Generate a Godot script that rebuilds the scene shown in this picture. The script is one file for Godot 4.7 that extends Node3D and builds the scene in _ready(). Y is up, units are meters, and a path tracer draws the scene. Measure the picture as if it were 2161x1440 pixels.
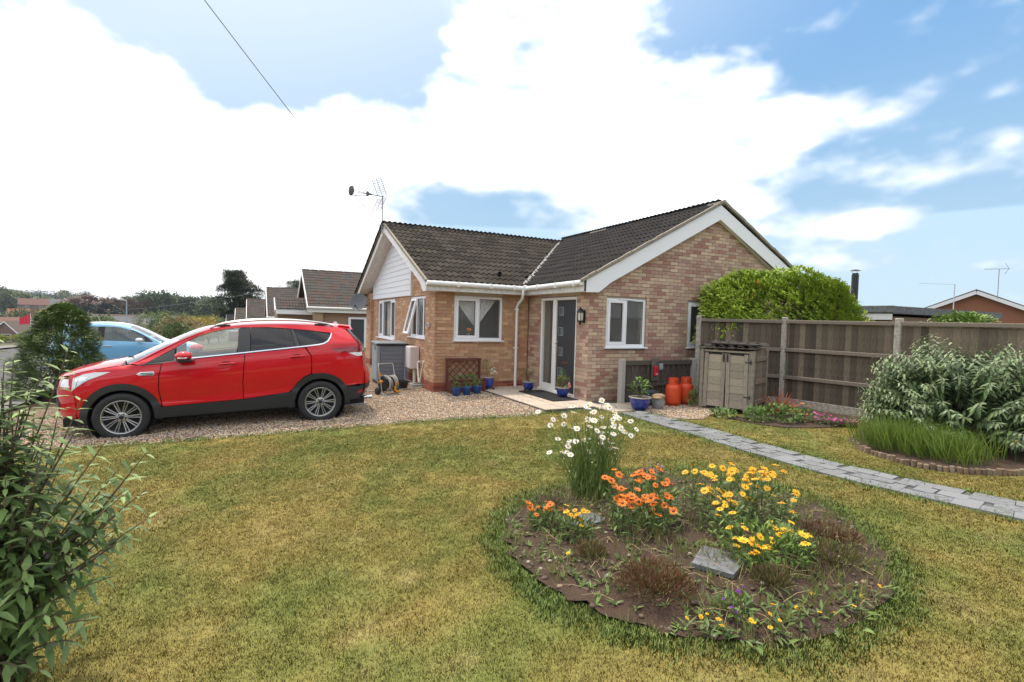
extends Node3D
# World axes follow the bungalow: x along its front gable wall, z out of that wall towards the garden, y up; metres.

var M := {}
var TX := {}
var RNG := RandomNumberGenerator.new()
var used_names := {}

class MB:
	var v := PackedVector3Array()
	var n := PackedVector3Array()
	var c := PackedColorArray()
	var ix := PackedInt32Array()
	var col := Color.WHITE
	func vert(p: Vector3, nn: Vector3) -> int:
		v.append(p); n.append(nn); c.append(col)
		return v.size() - 1
	func tri(a: Vector3, b: Vector3, d: Vector3) -> void:   # counter-clockwise from outside
		var nn := (b - a).cross(d - a).normalized()
		var i := vert(a, nn)
		vert(b, nn); vert(d, nn)
		ix.append_array([i, i + 2, i + 1])
	func quad(a: Vector3, b: Vector3, d: Vector3, e: Vector3) -> void:
		var nn := (d - a).cross(e - b).normalized()
		var i := vert(a, nn)
		vert(b, nn); vert(d, nn); vert(e, nn)
		ix.append_array([i, i + 2, i + 1, i, i + 3, i + 2])
	func itri(a: int, b: int, d: int) -> void:
		ix.append_array([a, d, b])
	func poly(pts: Array, nn := Vector3.ZERO) -> void:   # convex fan
		for k in range(1, pts.size() - 1):
			tri(pts[0], pts[k], pts[k + 1])
	func box(ce: Vector3, s: Vector3, b := Basis.IDENTITY) -> void:
		var h := s * 0.5
		var p: Array[Vector3] = []
		for k in 8:
			p.append(ce + b * Vector3(h.x if k & 1 else -h.x, h.y if k & 2 else -h.y, h.z if k & 4 else -h.z))
		quad(p[4], p[5], p[7], p[6]); quad(p[1], p[0], p[2], p[3]); quad(p[5], p[1], p[3], p[7])
		quad(p[0], p[4], p[6], p[2]); quad(p[6], p[7], p[3], p[2]); quad(p[0], p[1], p[5], p[4])
	func bx(a: Vector3, b: Vector3) -> void:
		box((a + b) * 0.5, (b - a).abs())
	func cbox(ce: Vector3, s: Vector3, ch: float, b := Basis.IDENTITY) -> void:   # chamfered box
		var h := s * 0.5
		ch = minf(ch, minf(h.x, minf(h.y, h.z)) * 0.9)
		var q := func(sx: float, sy: float, sz: float, ax: int) -> Vector3:
			var e := Vector3(h.x if ax == 0 else h.x - ch, h.y if ax == 1 else h.y - ch, h.z if ax == 2 else h.z - ch)
			return ce + b * Vector3(sx * e.x, sy * e.y, sz * e.z)
		for s1 in [-1.0, 1.0]:
			var f1: Array = [q.call(s1, -1, -1, 0), q.call(s1, 1, -1, 0), q.call(s1, 1, 1, 0), q.call(s1, -1, 1, 0)]
			var f2: Array = [q.call(-1, s1, -1, 1), q.call(-1, s1, 1, 1), q.call(1, s1, 1, 1), q.call(1, s1, -1, 1)]
			var f3: Array = [q.call(-1, -1, s1, 2), q.call(1, -1, s1, 2), q.call(1, 1, s1, 2), q.call(-1, 1, s1, 2)]
			for f in [f1, f2, f3]:
				if s1 < 0: f.reverse()
				quad(f[0], f[1], f[2], f[3])
			for s2 in [-1.0, 1.0]:
				_out(ce, [q.call(s1, s2, -1, 0), q.call(s1, s2, 1, 0), q.call(s1, s2, 1, 1), q.call(s1, s2, -1, 1)])
				_out(ce, [q.call(-1, s1, s2, 1), q.call(1, s1, s2, 1), q.call(1, s1, s2, 2), q.call(-1, s1, s2, 2)])
				_out(ce, [q.call(s1, -1, s2, 0), q.call(s1, 1, s2, 0), q.call(s1, 1, s2, 2), q.call(s1, -1, s2, 2)])
				for s3 in [-1.0, 1.0]:
					_out(ce, [q.call(s1, s2, s3, 0), q.call(s1, s2, s3, 1), q.call(s1, s2, s3, 2)])
	func _out(ce: Vector3, p: Array) -> void:
		var nn: Vector3 = (p[1] - p[0]).cross(p[2] - p[0])
		if nn.dot(p[0] - ce) < 0: p.reverse()
		if p.size() == 3: tri(p[0], p[1], p[2])
		else: quad(p[0], p[1], p[2], p[3])
	func tube(pts: Array, r0: float, r1 := -1.0, seg := 6, caps := true) -> void:
		if r1 < 0: r1 = r0
		var m := pts.size()
		var up := Vector3.UP
		var d0: Vector3 = (pts[1] - pts[0]).normalized()
		if absf(d0.dot(up)) > 0.9: up = Vector3.RIGHT
		var first := v.size()
		for k in m:
			var d: Vector3 = (pts[mini(k + 1, m - 1)] - pts[maxi(k - 1, 0)]).normalized()
			var a := d.cross(up).normalized()
			var b := a.cross(d).normalized()
			up = b
			var r := lerpf(r0, r1, float(k) / (m - 1))
			for s in seg:
				var t := TAU * s / seg
				var o := a * cos(t) + b * sin(t)
				vert(pts[k] + o * r, o)
		for k in m - 1:
			for s in seg:
				var i := first + k * seg + s
				var j := first + k * seg + (s + 1) % seg
				itri(i, j + seg, j); itri(i, i + seg, j + seg)
		if caps:
			for e in 2:
				var k := 0 if e == 0 else m - 1
				var d: Vector3 = (pts[1] - pts[0]).normalized() * -1.0 if e == 0 else (pts[m - 1] - pts[m - 2]).normalized()
				var ring: Array = []
				for s in seg: ring.append(v[first + k * seg + s])
				if e == 1: ring.reverse()
				for s in range(1, seg - 1):
					tri(ring[0], ring[s], ring[s + 1])
	func lathe(prof: Array, seg := 24, xf := Transform3D.IDENTITY, smooth := true) -> void:   # prof: Vector2(radius, y) from bottom to top on the outside
		var m := prof.size()
		if smooth:
			var first := v.size()
			for k in m:
				var d: Vector2 = (prof[mini(k + 1, m - 1)] - prof[maxi(k - 1, 0)])
				var nn := Vector2(d.y, -d.x).normalized()
				for s in seg:
					var t := TAU * s / seg
					vert(xf * Vector3(cos(t) * prof[k].x, prof[k].y, -sin(t) * prof[k].x), (xf.basis * Vector3(cos(t) * nn.x, nn.y, -sin(t) * nn.x)).normalized())
			for k in m - 1:
				for s in seg:
					var i := first + k * seg + s
					var j := first + k * seg + (s + 1) % seg
					itri(i, j, j + seg); itri(i, j + seg, i + seg)
		else:
			for k in m - 1:
				lathe([prof[k], prof[k + 1]], seg, xf, true)
	func prism(poly: PackedVector2Array, xf: Transform3D, depth: float) -> void:   # polygon in local xy, extruded from z=0 to z=depth
		if Geometry2D.is_polygon_clockwise(poly): poly.reverse()
		var t := Geometry2D.triangulate_polygon(poly)
		for k in range(0, t.size(), 3):
			var p0 := poly[t[k]]; var p1 := poly[t[k + 1]]; var p2 := poly[t[k + 2]]
			if (p1 - p0).cross(p2 - p0) < 0:
				var q := p1; p1 = p2; p2 = q
			tri(xf * Vector3(p0.x, p0.y, depth), xf * Vector3(p1.x, p1.y, depth), xf * Vector3(p2.x, p2.y, depth))
			tri(xf * Vector3(p0.x, p0.y, 0), xf * Vector3(p2.x, p2.y, 0), xf * Vector3(p1.x, p1.y, 0))
		for k in poly.size():
			var a := poly[k]; var b := poly[(k + 1) % poly.size()]
			quad(xf * Vector3(a.x, a.y, 0), xf * Vector3(b.x, b.y, 0), xf * Vector3(b.x, b.y, depth), xf * Vector3(a.x, a.y, depth))
	func ball(ce: Vector3, r: Vector3, seg := 10, rings := 6) -> void:
		var first := v.size()
		for k in rings + 1:
			var ph := PI * k / rings - PI / 2
			for s in seg:
				var t := TAU * s / seg
				var d := Vector3(cos(ph) * cos(t), sin(ph), -cos(ph) * sin(t))
				vert(ce + d * r, (d / r).normalized())
		for k in rings:
			for s in seg:
				var i := first + k * seg + s
				var j := first + k * seg + (s + 1) % seg
				itri(i, j, j + seg); itri(i, j + seg, i + seg)
	func leaf(p: Vector3, d: Vector3, up: Vector3, l: float, w: float, curl := 0.0, fold := 0.15) -> void:   # a pointed leaf, 8 triangles
		var s := d.cross(up).normalized()
		var nn := s.cross(d).normalized()
		var a: Array[Vector3] = []
		var st := [[0.0, 0.05], [0.35, 1.0], [0.7, 0.7], [1.0, 0.02]]
		for q in st:
			var t: float = q[0]
			var ce := p + d * (l * (t - curl * 0.12 * t * t)) - nn * (curl * l * t * t * 0.45)
			a.append(ce)
			a.append(ce + s * (w * 0.5 * q[1]) + nn * (fold * w * q[1]))
			a.append(ce - s * (w * 0.5 * q[1]) + nn * (fold * w * q[1]))
		var first := v.size()
		for k in a.size(): vert(a[k], (nn + (Vector3.ZERO if k % 3 == 0 else (s * (-0.4 if k % 3 == 1 else 0.4)))).normalized())
		for k in 3:
			var i := first + k * 3
			itri(i, i + 1, i + 4); itri(i, i + 4, i + 3)
			itri(i, i + 5, i + 2); itri(i, i + 3, i + 5)
	func mesh(m: Material = null) -> ArrayMesh:
		var am := ArrayMesh.new()
		add_to(am, m)
		return am
	func add_to(am: ArrayMesh, m: Material) -> void:
		if v.is_empty(): return
		var arr := []
		arr.resize(Mesh.ARRAY_MAX)
		arr[Mesh.ARRAY_VERTEX] = v; arr[Mesh.ARRAY_NORMAL] = n; arr[Mesh.ARRAY_COLOR] = c; arr[Mesh.ARRAY_INDEX] = ix
		am.add_surface_from_arrays(Mesh.PRIMITIVE_TRIANGLES, arr)
		if m: am.surface_set_material(am.get_surface_count() - 1, m)

func numbered(called: String) -> String:
	if not used_names.has(called):
		used_names[called] = 0
		return called
	used_names[called] += 1
	return "%s_%03d" % [called, used_names[called]]

func tag(o: Node, label: String, category: String, group := "", kind := "") -> void:
	if label: o.set_meta("label", label)
	if category: o.set_meta("category", category)
	if group: o.set_meta("group", group)
	if kind: o.set_meta("kind", kind)

func thing(called: String, label: String, category: String, at := Vector3.ZERO, turn := 0.0, group := "") -> Node3D:
	var o := Node3D.new()
	o.name = numbered(called)
	add_child(o)
	o.position = at; o.rotation.y = turn
	tag(o, label, category, group)
	return o

func put(parent: Node, called: String, me: Mesh, m: Material, xf := Transform3D.IDENTITY, kind := "") -> MeshInstance3D:
	var o := MeshInstance3D.new()
	o.name = numbered(called) if parent == self else called
	o.mesh = me
	if m: o.material_override = m
	o.transform = xf
	if kind: o.set_meta("kind", kind)
	parent.add_child(o, true)
	return o

func pm(parent: Node, called: String, b: MB, m: Material, kind := "") -> MeshInstance3D:
	return put(parent, called, b.mesh(), m, Transform3D.IDENTITY, kind)

func node(parent: Node, called: String, xf := Transform3D.IDENTITY) -> Node3D:
	var o := Node3D.new()
	o.name = called
	o.transform = xf
	parent.add_child(o, true)
	return o

func multi(parent: Node, called: String, me: Mesh, m: Material, xfs: Array, cols: Array, label := "", category := "") -> MultiMeshInstance3D:
	var mm := MultiMesh.new()
	mm.transform_format = MultiMesh.TRANSFORM_3D
	mm.use_colors = not cols.is_empty()
	mm.mesh = me
	mm.instance_count = xfs.size()
	for k in xfs.size():
		mm.set_instance_transform(k, xfs[k])
		if not cols.is_empty(): mm.set_instance_color(k, cols[k])
	var o := MultiMeshInstance3D.new()
	o.name = numbered(called) if parent == self else called
	o.multimesh = mm
	o.material_override = m
	tag(o, label, category, "", "stuff")
	parent.add_child(o, true)
	return o

func lin(r: float, g: float, b: float, a := 1.0) -> Color:
	return Color(r, g, b, a).linear_to_srgb()

func px(r: int, g: int, b: int) -> Color:   # an sRGB colour as a linear one
	return Color8(r, g, b).srgb_to_linear()

func mat(called: String, c: Color, rough := 0.8, o := {}) -> StandardMaterial3D:   # c is a linear base colour
	if M.has(called): return M[called]
	var m := StandardMaterial3D.new()
	m.resource_name = called
	m.albedo_color = Color(c.r, c.g, c.b, 1.0).linear_to_srgb()
	m.albedo_color.a = o.get("alpha", 1.0)
	m.roughness = rough
	m.metallic = o.get("metal", 0.0)
	m.metallic_specular = o.get("spec", 0.5)
	if o.has("alpha"): m.transparency = BaseMaterial3D.TRANSPARENCY_ALPHA
	if o.get("vc", false): m.vertex_color_use_as_albedo = true
	if o.has("tex"):
		m.albedo_texture = TX[o.tex]
		m.uv1_triplanar = true
		m.uv1_world_triplanar = o.get("world", true)
		var s = o.get("size", 1.0)
		m.uv1_scale = Vector3.ONE / s if s is float else Vector3(1.0 / s.x, 1.0 / s.y, 1.0 / s.z)
	if o.has("bump"):
		m.normal_enabled = true
		m.normal_texture = TX[o.bump]
		m.normal_scale = o.get("bumpy", 0.5)
		if not o.has("tex"):
			m.uv1_triplanar = true
			m.uv1_world_triplanar = o.get("world", true)
			m.uv1_scale = Vector3.ONE / float(o.get("size", 1.0))
	if o.has("back"):
		m.backlight_enabled = true
		m.backlight = o.back
	if o.has("coat"):
		m.clearcoat_enabled = true
		m.clearcoat = o.coat
		m.clearcoat_roughness = o.get("coat_rough", 0.03)
	if o.has("emit"):
		m.emission_enabled = true
		m.emission = o.emit
		m.emission_energy_multiplier = o.get("energy", 1.0)
	m.cull_mode = BaseMaterial3D.CULL_DISABLED
	M[called] = m
	return m

func noise_tex(called: String, sd: int, freq: float, oct: int, ramp: Array, normal := false, size := 512, bump := 4.0, kind := FastNoiseLite.TYPE_SIMPLEX_SMOOTH) -> void:   # ramp: [offset, sRGB grey or Color] pairs
	var f := FastNoiseLite.new()
	f.seed = sd; f.frequency = freq; f.noise_type = kind
	f.fractal_type = FastNoiseLite.FRACTAL_FBM; f.fractal_octaves = oct
	var t := NoiseTexture2D.new()
	t.width = size; t.height = size; t.seamless = true; t.noise = f; t.normalize = true
	if normal:
		t.as_normal_map = true; t.bump_strength = bump
	elif ramp:
		var g := Gradient.new()
		g.offsets = PackedFloat32Array(ramp.map(func(q): return q[0]))
		g.colors = PackedColorArray(ramp.map(func(q): return q[1] if q[1] is Color else Color(q[1], q[1], q[1])))
		t.color_ramp = g
	TX[called] = t

func rn(a: float, b: float) -> float:
	return RNG.randf_range(a, b)

func jit(c: Color, k: float, hue := 0.0) -> Color:
	var f := 1.0 + rn(-k, k)
	return Color(c.r * f * (1.0 + rn(-hue, hue)), c.g * f, c.b * f * (1.0 + rn(-hue, hue)))

func smooth(pts: Array, per := 6) -> Array:   # Catmull-Rom through Vector3 or Vector2 points
	var out := []
	for k in pts.size() - 1:
		var a = pts[maxi(k - 1, 0)]; var b = pts[k]; var c = pts[k + 1]; var d = pts[mini(k + 2, pts.size() - 1)]
		for s in per:
			out.append(b.cubic_interpolate(c, a, d, float(s) / per))
	out.append(pts[-1])
	return out

func curve(tab: Array, x: float) -> float:   # smooth table lookup, tab of [x, y]
	if x <= tab[0][0]: return tab[0][1]
	for k in tab.size() - 1:
		if x <= tab[k + 1][0]:
			var x0: float = tab[k][0]; var x1: float = tab[k + 1][0]
			var t := (x - x0) / (x1 - x0)
			var y0: float = tab[k][1]; var y1: float = tab[k + 1][1]
			var m0: float = (y1 - y0) if k == 0 else (y1 - tab[k - 1][1]) / (x1 - tab[k - 1][0]) * (x1 - x0)
			var m1: float = (y1 - y0) if k + 2 >= tab.size() else (tab[k + 2][1] - y0) / (tab[k + 2][0] - x0) * (x1 - x0)
			var t2 := t * t; var t3 := t2 * t
			return (2 * t3 - 3 * t2 + 1) * y0 + (t3 - 2 * t2 + t) * m0 + (-2 * t3 + 3 * t2) * y1 + (t3 - t2) * m1
	return tab[-1][1]

# ground height: the plot is level by the front gable and falls gently towards the street and down the hill beyond
func gy(x: float, z: float) -> float:
	var h := 0.0
	if x < 0.0: h = -0.028 * minf(-x, 14.0)
	if x < -14.0: h -= 0.02 * minf(-x - 14.0, 60.0)
	if z < -12.0:
		var d := -12.0 - z
		h -= 0.00085 * d * d if d < 26.0 else 0.5746 + 0.0442 * (minf(d, 170.0) - 26.0)
		if d > 230.0: h += 0.022 * minf(d - 230.0, 320.0)
	return h

func at_ground(x: float, z: float, dy := 0.0) -> Vector3:
	return Vector3(x, gy(x, z) + dy, z)

func _ready() -> void:
	RNG.seed = 7
	# --- camera (solved from the bungalow's edges and brick courses)
	var cam := Camera3D.new()
	cam.name = "camera"
	add_child(cam)
	cam.position = Vector3(-6.11, 1.62, 8.669)
	cam.basis = Basis.from_euler(Vector3(-0.0404946, -0.467817, 0.0267024))
	cam.fov = rad_to_deg(2.0 * atan(720.0 / 1091.9))
	cam.near = 0.05; cam.far = 4000.0
	cam.current = true
	# --- sky, sun, exposure
	var env := Environment.new()
	env.background_mode = Environment.BG_SKY
	env.sky = Sky.new()
	var pan := PanoramaSkyMaterial.new()
	pan.panorama = make_sky()
	env.sky.sky_material = pan
	env.background_energy_multiplier = 1.0
	env.tonemap_mode = Environment.TONE_MAPPER_LINEAR
	env.tonemap_exposure = 2.05
	env.sdfgi_enabled = true; env.ssao_enabled = true; env.ssil_enabled = true
	env.fog_enabled = true
	env.fog_density = 0.0002
	env.fog_light_color = Color(0.86, 0.92, 1.0)
	var we := WorldEnvironment.new()
	we.name = "environment"
	we.environment = env
	add_child(we)
	var sun := DirectionalLight3D.new()
	sun.name = "sun"
	add_child(sun)
	sun.look_at_from_position(Vector3.ZERO, Vector3(0.13, -1.0, 0.42), Vector3.RIGHT)
	sun.light_energy = 0.56
	sun.light_color = Color(1.0, 0.95, 0.87)
	sun.light_angular_distance = 5.0
	sun.shadow_enabled = true
	# --- textures shared by the materials
	textures()
	# --- setting and things
	for step in [ground, bungalow, house_fittings, red_car, blue_car, fences, garden_things, pots, bed_plants, right_bed, bushes, neighbours, background]:
		step.call()

func make_sky() -> ImageTexture:
	var W := 2048
	var H := 1024
	var f := FastNoiseLite.new()
	f.seed = 11; f.frequency = 1.0; f.noise_type = FastNoiseLite.TYPE_SIMPLEX_SMOOTH
	f.fractal_type = FastNoiseLite.FRACTAL_FBM; f.fractal_octaves = 6; f.fractal_gain = 0.52
	var f2 := FastNoiseLite.new()
	f2.seed = 23; f2.frequency = 1.0; f2.fractal_octaves = 4; f2.fractal_type = FastNoiseLite.FRACTAL_FBM
	# cloud masses: azimuth and elevation in degrees, half widths, strength (negative: a gap of clear sky)
	var blobs := [[-14.5, 12.3, 12.4, 9.5, 1.3], [-4.4, 10.5, 12.6, 10.2, 1.2], [5.1, 15.7, 10.7, 6.6, 0.95], [-10.4, 19.4, 6.5, 2.9, 0.6], [-14.4, 20.0, 4.1, 2.3, 0.7], [2.9, 7.7, 14.4, 5.6, 1.1], [-8.8, 4.0, 14.6, 3.8, 0.9], [-16.8, 4.8, 3.3, 4.5, 0.5], [9.1, 21.8, 5.1, 2.5, 0.6], [34.5, 28.8, 6.5, 5.0, 1.1], [31.3, 20.6, 15.3, 6.7, 1.35], [21.8, 27.9, 5.1, 2.3, 0.75], [44.3, 17.0, 8.9, 4.0, 1.0], [24.7, 16.3, 11.9, 4.2, 0.8], [46.3, 13.3, 9.2, 2.8, 0.8], [34.2, 10.7, 13.2, 2.5, 0.6], [19.0, 20.6, 5.6, 4.4, 0.6], [54.7, 18.5, 3.6, 2.4, 0.8], [50.3, 22.7, 2.2, 1.6, 0.7], [62.1, 18.7, 4.5, 1.7, 0.65], [59.3, 9.7, 5.5, 1.7, 0.8], [65.9, 13.8, 2.8, 1.3, 0.7], [69.9, 14.9, 1.7, 1.4, 0.7], [50.0, 11.7, 3.5, 1.8, 0.5], [59.1, 6.1, 4.5, 1.0, 0.6], [69.0, 5.5, 3.4, 0.8, 0.5], [69.4, 18.7, 1.7, 1.0, 0.5], [55.4, 20.2, 2.4, 1.6, 0.6], [1.1, 27.7, 6.6, 0.9, 0.5], [9.5, 28.7, 2.3, 1.8, 0.4], [5.4, 26.5, 2.7, 1.0, 0.4], [16.7, 30.0, 1.5, 0.7, 0.35], [2.0, 22.6, 8.5, 3.2, -0.95], [11.9, 25.8, 5.2, 5.0, -0.8], [-2.5, 19.8, 3.4, 2.8, -0.6], [22.2, 11.9, 9.5, 2.6, -1.0], [16.9, 22.9, 3.4, 3.6, -0.6], [7.2, 27.8, 9.1, 2.2, -0.3], [37.0, 18.2, 3.0, 1.4, -0.25], [-16.1, 21.1, 2.5, 1.6, -0.3]]
	var sun_d := Vector3(-0.13, 1.0, -0.42).normalized()
	var data := PackedFloat32Array()
	data.resize(W * H * 3)
	for j in H:
		var el := PI / 2 - PI * (j + 0.5) / H
		var eld := rad_to_deg(el)
		var up := clampf(sin(el), 0.0, 1.0)
		var blue := Color(0.315, 0.425, 0.475).lerp(Color(0.105, 0.225, 0.405), pow(clampf(up * 2.0, 0, 1), 0.7))
		for i in W:
			var k := (j * W + i) * 3
			if eld < -0.5:
				data[k] = 0.30; data[k + 1] = 0.31; data[k + 2] = 0.27
				continue
			var az := TAU * (i + 0.5) / W
			var d := Vector3(sin(az) * cos(el), sin(el), -cos(az) * cos(el))
			var azd := rad_to_deg(az)
			if azd > 180: azd -= 360
			var flat := Vector3(d.x, d.y * 2.2, d.z)
			var nz := f.get_noise_3dv(flat * 3.1)
			var nf := f.get_noise_3dv(flat * 9.0 + Vector3(5, 1, 9))
			var den := 0.0
			var seen := clampf((34.0 - eld) / 5.0, 0, 1) * clampf((azd + 32.0) / 10.0, 0, 1) * clampf((86.0 - azd) / 10.0, 0, 1)
			if seen > 0.0:
				var s := 0.0
				for b in blobs:
					var dx: float = (azd - b[0]) / b[2]
					if dx > 2.2 or dx < -2.2: continue
					var dy: float = (eld - b[1]) / b[3]
					var q := dx * dx + dy * dy
					if q < 5.0: s += b[4] * exp(-q * 1.1)
				den = s - 0.42 + nz * 0.55 + nf * 0.62
			var general := 0.42 + nz * 1.25 + nf * 0.25 + 0.22 * d.dot(sun_d)
			den = lerpf(general, den, seen)
			var cov := smoothstep(-0.32, 0.78, den)
			cov = maxf(cov, 0.55 * smoothstep(-0.35, 0.25, den) * (0.6 + 0.4 * nf))
			var hz := exp(-maxf(eld, 0.0) / 5.0)
			var lum := 0.70 + 0.16 * clampf(den, 0.0, 1.0) + 0.34 * f2.get_noise_3dv(flat * 3.6) * cov + 0.10 * maxf(d.dot(sun_d), 0.0)
			var cl := Color(lum * 0.995, lum * 0.995, lum * 1.01)
			cov = maxf(cov, 0.50 * smoothstep(0.45, 0.9, d.dot(sun_d)))
			var c := blue.lerp(cl, clampf(cov, 0, 1))
			c = c.lerp(Color(0.43, 0.47, 0.50), hz * 0.4)
			data[k] = c.r; data[k + 1] = c.g; data[k + 2] = c.b
	return ImageTexture.create_from_image(Image.create_from_data(W, H, false, Image.FORMAT_RGBF, data.to_byte_array()))

func textures() -> void:
	noise_tex("speck", 1, 0.09, 4, [[0.0, 0.72], [0.45, 0.92], [1.0, 1.0]])
	noise_tex("blotch", 2, 0.012, 5, [[0.0, 0.66], [0.5, 0.9], [1.0, 1.0]])
	noise_tex("soft", 3, 0.02, 4, [[0.0, 0.86], [1.0, 1.0]])
	noise_tex("rough_n", 4, 0.06, 4, [], true, 512, 5.0)
	noise_tex("fine_n", 5, 0.15, 3, [], true, 512, 3.0)
	noise_tex("lichen", 6, 0.035, 5, [[0.0, 0.62], [0.5, 0.80], [0.72, 0.92], [0.80, 1.0], [1.0, 1.0]])
	noise_tex("soil", 8, 0.07, 5, [[0.0, Color(0.55, 0.5, 0.46)], [0.5, Color(0.84, 0.8, 0.77)], [1.0, Color(1, 1, 1)]])
	noise_tex("grain", 9, 0.02, 5, [[0.0, 0.55], [0.4, 0.82], [0.6, 0.9], [1.0, 1.0]])
	noise_tex("tar", 12, 0.2, 3, [[0.0, 0.7], [1.0, 1.0]])

# a sheet over the ground: polygon in (x, z) cut into cells, height and colour from callables
func sheet(poly: PackedVector2Array, cell: float, fy: Callable, fc = null) -> MB:
	var b := MB.new()
	var lo := poly[0]; var hi := poly[0]
	for p in poly:
		lo = lo.min(p); hi = hi.max(p)
	var nx := int(ceil((hi.x - lo.x) / cell))
	var nz := int(ceil((hi.y - lo.y) / cell))
	var cache := {}
	var get_v := func(p: Vector2) -> int:
		var key := Vector2i(roundi(p.x * 2000), roundi(p.y * 2000))
		if cache.has(key): return cache[key]
		var y: float = fy.call(p.x, p.y)
		var e := 0.03
		var nn := Vector3(y - fy.call(p.x + e, p.y), e, y - fy.call(p.x, p.y + e)).normalized()
		if fc != null: b.col = fc.call(p.x, p.y)
		cache[key] = b.vert(Vector3(p.x, y, p.y), nn)
		return cache[key]
	for i in nx:
		for j in nz:
			var p0 := lo + Vector2(i, j) * cell
			var sq := PackedVector2Array([p0, p0 + Vector2(cell, 0), p0 + Vector2(cell, cell), p0 + Vector2(0, cell)])
			for part in Geometry2D.intersect_polygons(sq, poly):
				var t := Geometry2D.triangulate_polygon(part)
				for k in range(0, t.size(), 3):
					var q := [part[t[k]], part[t[k + 1]], part[t[k + 2]]]
					if (q[1] - q[0]).cross(q[2] - q[0]) > 0: q.reverse()
					b.itri(get_v.call(q[0]), get_v.call(q[1]), get_v.call(q[2]))
	return b

func pv(a: Array) -> PackedVector2Array:
	var p := PackedVector2Array()
	for q in a: p.append(Vector2(q[0], q[1]))
	return p

var LAWN := PackedVector2Array()
var BED := PackedVector2Array()
var PATH_L := [[-0.22, 1.35], [-0.27, 2.52], [-0.30, 3.19], [-0.38, 3.93], [-0.40, 4.44], [-0.42, 4.96], [-0.40, 5.43], [-0.33, 5.9], [-0.26, 6.26], [-0.15, 6.75], [0.05, 7.5], [0.35, 8.5], [0.8, 9.6]]
var PATH_R := [[0.28, 1.35], [0.29, 2.6], [0.26, 3.3], [0.18, 3.89], [0.15, 4.48], [0.15, 4.95], [0.2, 5.39], [0.26, 5.78], [0.36, 6.15], [0.46, 6.55], [0.65, 7.25], [0.95, 8.2], [1.4, 9.3]]
var DRIVE := PackedVector2Array()
var RBED := PackedVector2Array()
var FBED := PackedVector2Array()
var PATHP := PackedVector2Array()
var PATIO := PackedVector2Array()
var GRAV2 := PackedVector2Array()
var turf := FastNoiseLite.new()

func bed_h(x: float, z: float) -> float:   # the round bed is slightly domed
	var e := Vector2((x + 2.95) / 1.7, (z - 5.65) / 1.45)
	return gy(x, z) + 0.006 + 0.10 * clampf(1.0 - e.length_squared(), 0, 1) + 0.022 * turf.get_noise_2d(x * 160, z * 160)

func turf_colour(x: float, z: float) -> Color:
	var a := turf.get_noise_2d(x * 11.0, z * 11.0) + 0.5 * turf.get_noise_2d(x * 50.0 + 90, z * 50.0)
	var b := turf.get_noise_2d(x * 26.0 + 300, z * 26.0 - 70)
	var dry := Color(0.335, 0.260, 0.074)
	var green := Color(0.18, 0.208, 0.042)
	var near := smoothstep(4.2, 8.0, z) * smoothstep(-3.2, -6.0, x)
	var t := clampf(0.48 + a * 0.95 + near * 0.2, 0.0, 1.0)
	var c := dry.lerp(green, t)
	if b > 0.30: c = c.lerp(Color(0.40, 0.315, 0.13), clampf((b - 0.30) * 2.0, 0, 0.55))
	return c

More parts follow.
